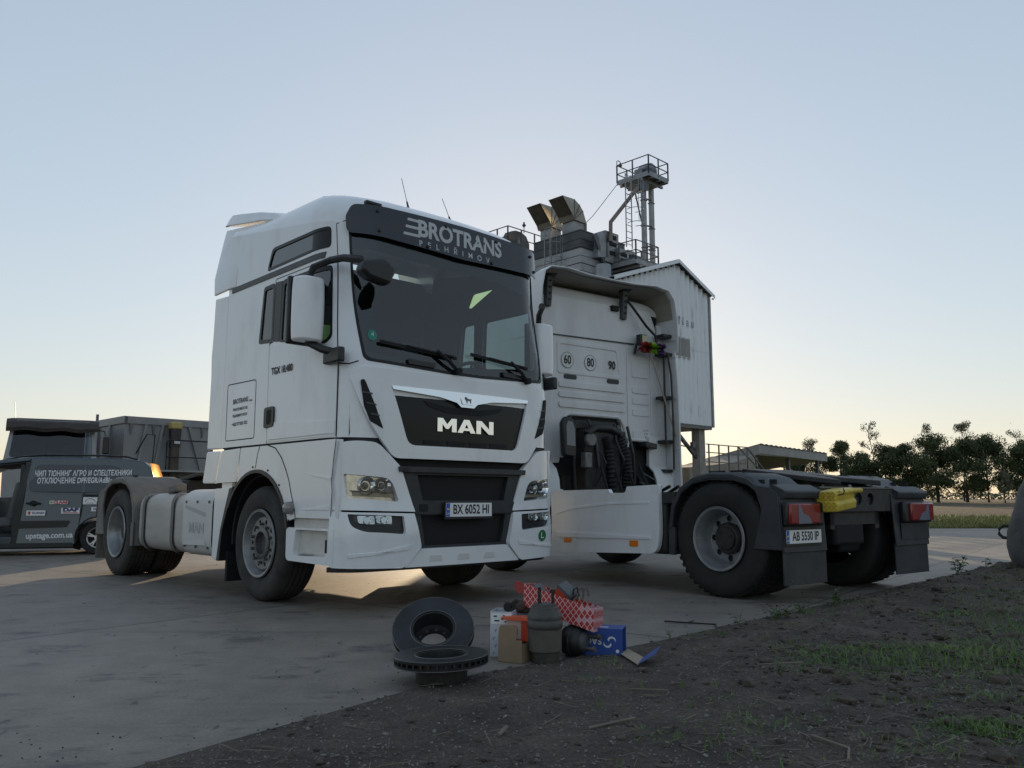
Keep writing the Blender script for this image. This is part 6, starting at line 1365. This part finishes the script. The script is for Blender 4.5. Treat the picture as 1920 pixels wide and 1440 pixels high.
# ================================================================ GREY TIPPER TRAILER
TMX = Matrix.Translation((-10.36, 22.1, 0)) @ Matrix.Rotation(R(45.5), 4, 'Z')
T_ = thing('tipper_trailer', 'grey steel tipper trailer with hydraulic ram on its front wall', 'trailer', TMX @ Vector((0, 0, 0)), R(45.5))
TG = mat('grey trailer steel', (.20, .205, .215), .55, metal=.2, col2=(.27, .27, .27), noise_scale=2, stretch=(1, 1, .3))
b = MB(); b.span((0, 0, 1.5), (2.5, .05, 3.08)); b.span((0, .05, 1.5), (.05, 8, 3.08)); b.span((2.45, .05, 1.5), (2.5, 8, 3.08)); b.span((.05, .05, 1.5), (2.45, 8, 1.6)); b.span((.05, 7.95, 1.6), (2.45, 8, 3.0)); bd = b.build('tipper_body', TG, T_)
b = MB(); b.span((-.03, -.05, 2.90), (2.53, .02, 3.10)); b.span((-.05, -.05, 2.9), (.06, 8, 3.1)); b.span((2.44, -.05, 2.9), (2.55, 8, 3.1)); b.build('top_rail', TG, bd, bevel=.01)
for y in (.9, 1.8, 2.7, 3.6, 4.5, 5.4): b = MB(); b.span((-.06, y, 1.5), (0, y+.1, 2.9)); b.build('side_post', TG, bd)
for x in (.12, .72, 1.0, 2.1): b = MB(); b.prism([(x, 2.9), (x+.09, 2.9), (x+.05, 2.62), (x+.03, 2.62)], 'xz', -.04, 0); b.build('wall_gusset', GALV_DARK, bd)
for xa, xb in ((.55, .35), (1.75, 2.2), (1.0, .82)): b = MB(); b.bar((xa, -.03, 2.9), (xb, -.03, 1.55), .07, .07); b.build('wall_rib', TG, bd)
b = MB(); b.lathe([(.001, -1.15), (.13, -1.15), (.13, 0.55), (.001, .55)], (1.28, -.22, 2.1), 'z', 16); hr = b.build('hydraulic_ram', mat('oily ram', (.03, .026, .02), .4, col2=(.06, .045, .03), noise_scale=5), T_)
b = MB(); b.lathe([(.001, 2.62), (.16, 2.62), (.16, 2.80), (.001, 2.80)], (1.28, -.22, 0), 'z', 16); b.lathe([(.135, 2.3), (.15, 2.3), (.15, 2.62), (.135, 2.62)], (1.28, -.22, 0), 'z', 16); b.build('ram_collar', BLACK, hr)
b = MB(); b.box((1.28, -.22, 2.9), (.3, .3, .2)); b.build('ram_head', mat('ochre ram head', (.45, .36, .12), .55, col2=(.35, .26, .09), noise_scale=5), hr, bevel=.04)
b = MB(); b.box((1.28, -.38, 2.45), (.16, .01, .1)); b.build('ram_label', PLATE_WHITE, hr)
b = MB(); b.tube([(.95, -.5, 1.5), (.95, -.5, 2.42), (1.0, -.5, 2.48), (2.6, -.5, 2.48)], .022, 6); b.tube([(.95, -.5, 2.02), (2.6, -.5, 2.02)], .018, 6); b.build('front_handrail', BLACK, T_)
b = MB(); b.tube([(.30, -.1, 2.1), (.5, -.25, 2.62), (.72, -.25, 2.62), (.70, -.2, 1.7)], .02, 6); b.build('climbing_rail', BLACK, T_)
b = MB(); b.tube([(2.3, -.1, 2.1), (2.55, -.3, 2.6)], .018, 6); b.build('climbing_rail', BLACK, T_)
b = MB(); b.span((.75, -.6, 1.62), (2.6, 0, 1.67)); b.build('walkway', GALV, T_)
b = MB(); b.span((.5, -.8, 1.05), (.75, 8, 1.4)); b.span((1.75, -.8, 1.05), (2.0, 8, 1.4)); b.span((.5, -.6, 1.1), (2.0, -.4, 1.35)); b.box((1.3, -.7, 1.2), (.5, .3, .3)); b.build('trailer_chassis', CHASSIS, T_)
rg = random.Random(8)
for k in range(7):
    x = .6+.28*k; b = MB(); b.tube([(x, -.75, 1.5), (x+.2, -1.0, 1.25+.05*rg.random()), (x+.6, -.9, 1.3), (x+.9, -.75, 1.5)], .018, 6); b.build('trailer_hose', BLACK, T_)
for x in (.4, 2.0): b = MB(); b.span((x, 1.4, .1), (x+.14, 1.54, 1.4)); b.box((x+.07, 1.47, .05), (.35, .35, .1)); b.build('landing_leg', CHASSIS, T_)
for y in (5.2, 6.4):
    for x in (.25, 2.25): b = MB(); b.lathe([(.001, -.17), (.26, -.17), (.28, -.19), (.47, -.19), (.5, -.14), (.5, .14), (.47, .19), (.001, .19)], (x, y, .5), 'x', 32); b.build('trailer_wheel', RUBBER, T_)
b = MB(); b.bar((-.02, 2.0, 3.1), (-.02, 2.0, 3.28), .06); b.build('rail_stub', GALV_DARK, T_)
# tractor frame under the trailer's nose
b = MB(); b.span((.3, -2.6, .85), (2.2, -.9, .95)); b.box((1.2, -1.6, 1.05), (1.0, .8, .2)); b.tube([(.4, -2.2, 1.0), (.9, -2.3, 1.2), (1.5, -2.2, 1.22), (2.0, -2.1, 1.05)], .03, 6); b.build('coupling_table', CHASSIS, T_)
# ================================================================ PARTS ON THE GROUND
CASTIRON = mat('cast iron', (.016, .017, .018), .5, metal=.3, col2=(.032, .030, .028), noise_scale=16)
DISC_FACE = mat('worn disc face', (.050, .051, .054), .32, metal=.6, col2=(.022, .022, .023), noise_scale=3)
def brake_disc(name, label, M):
    t = thing(name, label, 'brake disc', M.translation, 0, 'truck brake discs on the concrete'); t.matrix_world = M; 
    ro, ri, th = .236, .128, .045
    # axis z: friction ring from z=0 (top face) to -th; hat from the ring down to -.13 with bolt flange
    b = MB(); b.lathe([(ri, 0), (ro-.004, 0), (ro, -.004), (ro, -.014), (ro-.02, -.0145), (ro-.02, -.0305), (ro, -.031), (ro, -th+.004), (ro-.004, -th), (ri, -th)], (0, 0, 0), 'z', 72, close=True); rgm = b.build('friction_ring', DISC_FACE, t, sharp=25)
    for k in range(36):
        a = k*2*math.pi/36; b = MB(); b.box(((ro-.014)*math.cos(a), (ro-.014)*math.sin(a), -th/2), (.026, .009, .017), Matrix.Rotation(a, 3, 'Z')); b.build('vane', CASTIRON, rgm)
    for zz in (-.001, -th+.001): b = MB(); b.tube([((ro-.001)*math.cos(a), (ro-.001)*math.sin(a), zz) for a in [6.2832*k/72 for k in range(73)]], .0022, 5, caps=False); b.build('pale_edge', STEEL, rgm)  # thin paler steel rings along the ring's edges
    b = MB(); b.tube([((ri+.004)*math.cos(a), (ri+.004)*math.sin(a), .0) for a in [6.2832*k/60 for k in range(61)]], .0025, 5, caps=False); b.build('pale_edge', STEEL, rgm)
    b = MB(); b.lathe([(ri+.003, -.004), (ri-.012, -.004), (ri-.016, -.10), (ri-.03, -.118), (.075, -.118), (.075, -.134), (ri-.012, -.134), (ri, -.125), (ri+.003, -th)], (0, 0, 0), 'z', 56); ht = b.build('hat', CASTIRON, t, sharp=35)
    for k in range(10):
        a = k*2*math.pi/10+.2; b = MB(); b.lathe([(.001, -.0), (.009, 0), (.009, -.02), (.001, -.02)], (.088*math.cos(a), .088*math.sin(a), -.116), 'z', 10); b.build('bolt_hole', STEEL, ht)
    return t
brake_disc('brake_disc', 'flat-lying rusty brake disc in front, hat side down', Matrix.Translation((-.355, 4.30, .134)) @ Matrix.Rotation(R(-1.5), 4, 'Y'))
brake_disc('brake_disc', 'upright brake disc leaning behind the flat one', Matrix.Translation((-.455, 4.93, .165)) @ Matrix.Rotation(R(2), 4, 'Z') @ Matrix.Rotation(R(40), 4, 'X'))
KRAFT = mat('kraft cardboard', (.25, .185, .12), .85, col2=(.20, .145, .095), noise_scale=6); KRAFT_IN = mat('cardboard inside', (.33, .27, .20), .85)
BOXWHITE = mat('white printed card', (.50, .52, .56), .6); ORANGE = mat('orange printed card', (.52, .06, .022), .5); BLUE = mat('blue printed card', (.017, .062, .28), .45)
MARK = mat('blue grey print', (.08, .10, .20), .6)
def marks(parent, f, W, H, n, seed, m=MARK):
    """slanted printed ticks on a box face"""
    rg = random.Random(seed); b = MB()
    for i in range(n):
        for j in range(int(n*H/W)+1):
            u = W*(i+.5+.25*(j % 2))/n; v = H*(j+.5)/(int(n*H/W)+1); s_ = .35*W/n
            if u > W*.95: continue
            b._add([f(u-s_*.3, v-s_*.7, .0012), f(u-s_*.05, v-s_*.7, .0012), f(u+s_*.45, v+s_*.5, .0012), f(u+s_*.15, v+s_*.5, .0012)], [(0, 1, 2, 3)]); b._add([f(u-s_*.5, v, .0012), f(u-s_*.32, v, .0012), f(u-s_*.1, v+s_*.5, .0012), f(u-s_*.25, v+s_*.5, .0012)], [(0, 1, 2, 3)])
    return b.build('printed_mark', m, parent, recalc=False, smooth=False)
def open_box(name, label, loc, rz, dims, m, m_in, group=None, top=True, tilt=None):
    """carton open at the top; local x width, y depth, z height"""
    t = thing(name, label, 'box', loc, rz, group)
    if tilt: t.rotation_euler = (tilt[0], tilt[1], rz)
    x, y, z = dims[0]/2, dims[1]/2, dims[2]; b = MB(); k = .004
    b.span((-x, -y, 0), (x, -y+k, z)); b.span((-x, y-k, 0), (x, y, z)); b.span((-x, -y+k, 0), (-x+k, y-k, z)); b.span((x-k, -y+k, 0), (x, y-k, z)); b.span((-x, -y, 0), (x, y, k) if False else (x, y, .004))
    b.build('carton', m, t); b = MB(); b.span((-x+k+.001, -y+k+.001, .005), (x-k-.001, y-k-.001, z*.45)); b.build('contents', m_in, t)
    return t
# white printed box (tall) and its wider neighbour
t = open_box('carton_box', 'tall narrow white box with grey printed ticks, left end of the pile', (-.045, 5.02, 0), R(-12), (.13, .17, .255), BOXWHITE, MATTE_BLACK)
marks(t, lambda u, v, o: Vector((-.065+u, -.085-o, v)), .13, .17, 3, 1); b = MB(); b.span((-.06, -.0865, .185), (.06, -.085, .245)); lb_ = b.build('box_label', PLATE_WHITE, t)
for k, (u, v, w_) in enumerate(((-.045, .225, .02), (-.04, .20, .03), (.01, .228, .012), (.02, .195, .025), (.0, .21, .015))): b = MB(); b.span((u, -.0875, v), (u+w_, -.0865, v+.008)); b.build('label_print', INK, lb_)
t = open_box('carton_box', 'white box with grey ticks behind the orange one, bushings on top', (.085, 5.12, 0), R(-6), (.16, .16, .22), BOXWHITE, MATTE_BLACK)
marks(t, lambda u, v, o: Vector((-.08+u, -.08-o, .06+v)), .16, .15, 4, 2)
# bushings and arms sticking out of the white boxes
RUSTB = mat('rusty casting', (.075, .05, .035), .75, col2=(.045, .035, .03), noise_scale=16)
t = thing('rubber_bushing', 'two black rubber bushings on top of the tall white box', 'bushing', (0.0, 5.07, .255))
for x, z, r_ in ((-.025, .012, .026), (.025, .02, .032)): b = MB(); b.lathe([(.001, -.03), (r_, -.03), (r_, .03), (r_*.5, .032), (r_*.45, .01), (.001, .01)], (x, 0, z), 'y', 18); b.build('bushing', RUBBER, t)
t = thing('caliper_bracket', 'rusty brown casting lying on the second white box', 'casting', (.10, 5.10, .222))
b = MB(); b.box((0, 0, .035), (.13, .08, .06)); b.cyl((-.05, -.02, .05), .03, 'y', .09, 14); b.cyl((.05, -.01, .055), .028, 'y', .09, 14); b.build('casting', RUSTB, t, bevel=.012)
# kraft box standing with the orange box on it
t = thing('carton_box', 'open brown cardboard box standing under the orange box', 'box', (.035, 4.86, 0), R(-28))
b = MB(); b.span((-.075, -.10, 0), (.075, -.096, .125)); b.span((-.075, .096, 0), (.075, .10, .125)); b.span((-.075, -.096, 0), (-.071, .096, .125)); b.span((.071, -.096, 0), (.075, .096, .105)); b.span((-.075, -.1, 0), (.075, .1, .004)); b.build('carton', KRAFT, t)
b = MB(); b.prism(fillet([(-.075, .125), (.04, .125), (.045, .19), (.02, .205), (-.06, .20), (-.07, .18)], .01), 'xz', -.10, -.096); b.build('carton_flap', KRAFT, t)
t = thing('carton_box', 'small orange-red printed box with open top flap', 'box', (.085, 4.90, .105), R(-28))
b = MB(); b.span((-.085, -.07, 0), (.085, .085, .115)); b.build('carton', ORANGE, t, bevel=.002); b = MB(); b.span((-.095, -.0715, .012), (-.0, -.070, .113)); fc_ = b.build('pale_panel', mat('pale orange print', (.50, .36, .33), .6), t)
b = MB(); b.tube([(-.05+.025*math.cos(R(a)), -.0725, .055+.028*math.sin(R(a))) for a in range(0, 361, 24)], .004, 5, caps=False); b.build('printed_ring', mat('dark red print', (.28, .03, .03), .6), fc_)
b = MB(); b.prism([(-.09, .117), (.085, .117), (.02, .135), (-.12, .128)], 'xz', -.1, .0); b.build('carton_flap', mat('orange card', (.6, .09, .03)), t)
# air spring
t = thing('air_spring', 'worn dark grey air spring bellows standing upright before the boxes', 'air spring', (.185, 4.80, 0))
b = MB(); b.lathe([(.001, 0), (.074, 0), (.078, .006), (.080, .05), (.088, .062), (.09, .07), (.092, .14), (.094, .185), (.100, .19), (.103, .205), (.1, .225), (.094, .232), (.098, .245), (.095, .262), (.086, .27), (.078, .30), (.066, .305), (.064, .318), (.001, .32)], (0, 0, 0), 'z', 44)
for v in b.bm.verts:
    if v.co.z > .05: v.co += Vector((v.co.x, v.co.y, 0)).normalized()*.005*nz(v.co.x*22, v.co.y*22, v.co.z*22)
b.build('bellows', mat('old rubber bellows', (.045, .048, .046), .6, col2=(.085, .075, .062), noise_scale=9, bump=.25, bump_scale=40), t, sharp=45)
b = MB(); b.lathe([(.079, .052), (.094, .066), (.0945, .14), (.0955, .18), (.09, .184)], (0, 0, 0), 'z', 44); b.build('dusty_sleeve', mat('dusty sleeve', (.10, .09, .075), .8, col2=(.065, .06, .052), noise_scale=11), t)
b = MB(); b.cyl((-.03, -.0, .362), .010, 'z', .09, 10); b.build('stud', CASTIRON, t); b = MB(); b.cyl((.045, .01, .352), .008, 'z', .07, 10); b.cyl((.045, .01, .385), .016, 'z', .02, 10); b.build('stud', CASTIRON, t)
# brake chamber lying on its side
t = thing('brake_chamber', 'black brake chamber lying on its side between bellows and blue box', 'brake chamber', (.36, 4.98, .085), R(-35))
b = MB(); b.lathe([(.001, -.07), (.05, -.07), (.078, -.05), (.085, -.02), (.092, -.012), (.092, .008), (.085, .012), (.082, .04), (.06, .065), (.03, .07), (.001, .07)], (0, 0, 0), 'x', 36); b.build('chamber', CASTIRON, t, sharp=40)
b = MB(); b.lathe([(.055, .03), (.06, .05), (.055, .075), (.035, .085), (.001, .085)], (0, 0, 0), 'x', 30); b.build('clamp_dome', GREY_TRIM, t)
for y, z in ((.035, .03), (-.03, -.03)): b = MB(); b.cyl((.115, y, z), .011, 'x', .09, 10); b.cyl((.15, y, z), .018, 'x', .018, 6); b.build('stud', STEEL, t)
# blue carton
t = thing('carton_box', 'blue shock absorber carton lying on its side with an open end flap', 'box', (.465, 5.07, .0), R(-15))
x0, x1, y0, y1, h = -.135, .20, -.075, .085, .155; k = .004
b = MB(); b.span((x0, y0, 0), (x1, y0+k, h)); b.span((x0, y1-k, 0), (x1, y1, h)); b.span((x0, y0+k, 0), (x1, y1-k, k)); b.span((x0, y0+k, h-k), (x1, y1-k, h)); b.span((x0, y0+k, k), (x0+k, y1-k, h-k)); b.build('carton', BLUE, t)
b = MB(); b.span((x0+.02, y0+.006, .006), (x1-.05, y1-.006, h-.006)); b.build('carton_inside', mat('shaded carton inside', (.09, .06, .05), .9), t)
tx = lambda u, v, o: Vector((.0-u, y0-.001-o, .085-v))
text_on('box_lettering', 'SACHS', .052, tx, SILVER_TEXT, t, .0008, bold=.0015)
swl = mat('pale print', (.55, .6, .68), .5)
for s_ in (1, -1):
    pts = [(.125+s_*(.012+.024*math.cos(R(a))) , .08+s_*(.012+.02*math.sin(R(a))) , .004+.004*math.sin(math.pi*(a+20)/200)) for a in range(-20, 181, 20)]
    b = MB()
    out = [(p[0], p[1]) for p in pts]; inn = [(.125+s_*(.014+.018*math.cos(R(a))), .08+s_*(.004+.017*math.sin(R(a)))) for a in range(-20, 181, 20)][::-1]
    b._add([(u, y0-.0022, v) for u, v in out+inn], [tuple(range(len(out)+len(inn)))]); b.build('box_emblem', swl, t)
b = MB(); b.span((.06, -.03, h), (.11, .0, h+.001)); b.span((-.02, -.02, h), (.04, .0, h+.001)); b.build('top_print', mat('pale print', (.5, .5, .6)), t)
b = MB(); b.cyl((x1-.03, y0-.001, .03), .010, 'y', .003, 16); b.build('round_label', PLATE_WHITE, t)
IM = (Matrix.Translation((.465, 5.07, 0)) @ Matrix.Rotation(R(-15), 4, 'Z')).inverted()
def sheet_q(name, q, m, th, par):
    b = MB(); b.shell([[IM @ Vector(q[0]), IM @ Vector(q[1])], [IM @ Vector(q[3]), IM @ Vector(q[2])]], th); return b.build(name, m, par)
fl_ = sheet_q('end_flap', [(.625, 4.93, .022), (.69, 5.10, .02), (.735, 4.78, .028), (.675, 4.60, .024)], KRAFT_IN, .003, t)
sheet_q('tuck_flap', [(.675, 4.60, .024), (.735, 4.78, .028), (.83, 4.80, .085), (.775, 4.64, .07)], BLUE, .003, fl_)
# red and white chequered carton, tilted, lying across the others
M_ = bpy.data.materials.new('red lozenge card'); M_.use_nodes = True; n, l = M_.node_tree.nodes, M_.node_tree.links; bs_ = n['Principled BSDF']; bs_.inputs['Roughness'].default_value = .45
tc = n.new('ShaderNodeTexCoord'); mp = n.new('ShaderNodeMapping'); mp.inputs['Scale'].default_value = (30, 30, 30); l.new(tc.outputs['Object'], mp.inputs[0]); sx = n.new('ShaderNodeSeparateXYZ'); l.new(mp.outputs[0], sx.inputs[0])
def mth(op, a, c=None):
    q = n.new('ShaderNodeMath'); q.operation = op
    for i, v in enumerate((a, c)):
        if v is None: continue
        if isinstance(v, (int, float)): q.inputs[i].default_value = v
        else: l.new(v, q.inputs[i])
    return q.outputs[0]
hx_ = mth('ADD', sx.outputs[0], sx.outputs[1]); zz_ = mth('MULTIPLY', sx.outputs[2], .8)
ua, ub = mth('ADD', hx_, zz_), mth('SUBTRACT', hx_, zz_)
fa, fb = mth('FRACT', ua), mth('FRACT', ub)
line = mth('MAXIMUM', mth('GREATER_THAN', mth('ABSOLUTE', mth('SUBTRACT', fa, .5)), .44), mth('GREATER_THAN', mth('ABSOLUTE', mth('SUBTRACT', fb, .5)), .44))
ia, ib = mth('FLOOR', ua), mth('FLOOR', ub); chk = mth('LESS_THAN', mth('FRACT', mth('MULTIPLY', mth('ADD', ia, mth('MULTIPLY', ib, 2)), .3334)), .3)
mx1 = n.new('ShaderNodeMix'); mx1.data_type = 'RGBA'; l.new(chk, mx1.inputs[0]); mx1.inputs[6].default_value = (.40, .024, .030, 1); mx1.inputs[7].default_value = (.55, .28, .33, 1)
mx2 = n.new('ShaderNodeMix'); mx2.data_type = 'RGBA'; l.new(line, mx2.inputs[0]); l.new(mx1.outputs[2], mx2.inputs[6]); mx2.inputs[7].default_value = (.62, .50, .46, 1); l.new(mx2.outputs[2], bs_.inputs['Base Color'])
REDCHK = M_
t = thing('carton_box', 'large red and white lozenge-patterned carton lying tilted on the pile', 'box', (.305, 5.08, .20), 0)
t.rotation_euler = (R(-5), 0, R(-20))
x, y0, y1, h = .215, -.11, .12, .13
shr = lambda o: [setattr(v, 'co', v.co + Vector((0, 0, -.30*v.co.x))) for v in o.data.vertices] and o
b = MB(); k = .004; b.span((-x, y0, 0), (x, y0+k, h)); b.span((-x, y1-k, 0), (x, y1, h)); b.span((-x, y0+k, 0), (x, y1-k, k)); b.span((x-k, y0+k, k), (x, y1-k, h)); b.span((-x, y0+k, k), (-x+k, y1-k, h)); shr(b.build('carton', REDCHK, t))
b = MB(); b.span((-x+k, y0+k, .02), (x-k, y1-k, .07)); shr(b.build('carton_inside', KRAFT, t))
b = MB(); b.prism([(0, 0), (-.09, .02), (-.10, -.02), (-.07, -.055), (0, -.06)], 'xz', 0, .004, map_=lambda xx, yy, zz: (-x+xx, y0+.05+yy-xx*.5, h-.005+zz+.0645)); b.build('carton_flap', mat('dark red card', (.30, .03, .028), .6), t)
RM = t.matrix_basis.copy() if False else (Matrix.Translation((.305, 5.08, .20)) @ t.rotation_euler.to_matrix().to_4x4())
# what sticks out of it
PAD = mat('brake pad grey', (.085, .088, .095), .6)
q = thing('brake_pad_box', 'small red and black box poking out of the lozenge carton', 'box', RM @ Vector((-.03, .02, .10)), R(-20)); q.rotation_euler = (R(10), R(40), R(-25))
b = MB(); b.span((-.045, -.05, 0), (.045, .05, .085)); b.build('carton', ORANGE, q); b = MB(); b.span((-.05, -.055, .08), (.05, .055, .10)); b.span((.044, -.055, 0), (.056, .055, .1)); b.build('lid', PAD, q)
q = thing('brake_pad', 'dark steel brake pad standing in the lozenge carton, left of the red box', 'brake pad', RM @ Vector((-.12, .0, .11)), R(-20)); q.rotation_euler = (0, R(-35), R(-25))
b = MB(); b.span((-.012, -.06, 0), (.012, .06, .095)); b.build('pad', PAD, q, bevel=.004); b = MB(); b.box((-.02, -.03, .088), (.04, .03, .016)); b.build('pad_clip', CASTIRON, q)
q = thing('pad_spring', 'bundle of bright pad springs at the carton edge right of the red box', 'springs', RM @ Vector((.08, -.02, .13)), 0)
for dx in (-.02, .01, .04): b = MB(); b.tube([(dx, 0, -.02), (dx+.01, 0, .04), (dx+.03, .0, .05), (dx+.04, 0, .0)], .007, 6); b.build('spring', STEEL if dx > 0 else CASTIRON, q)
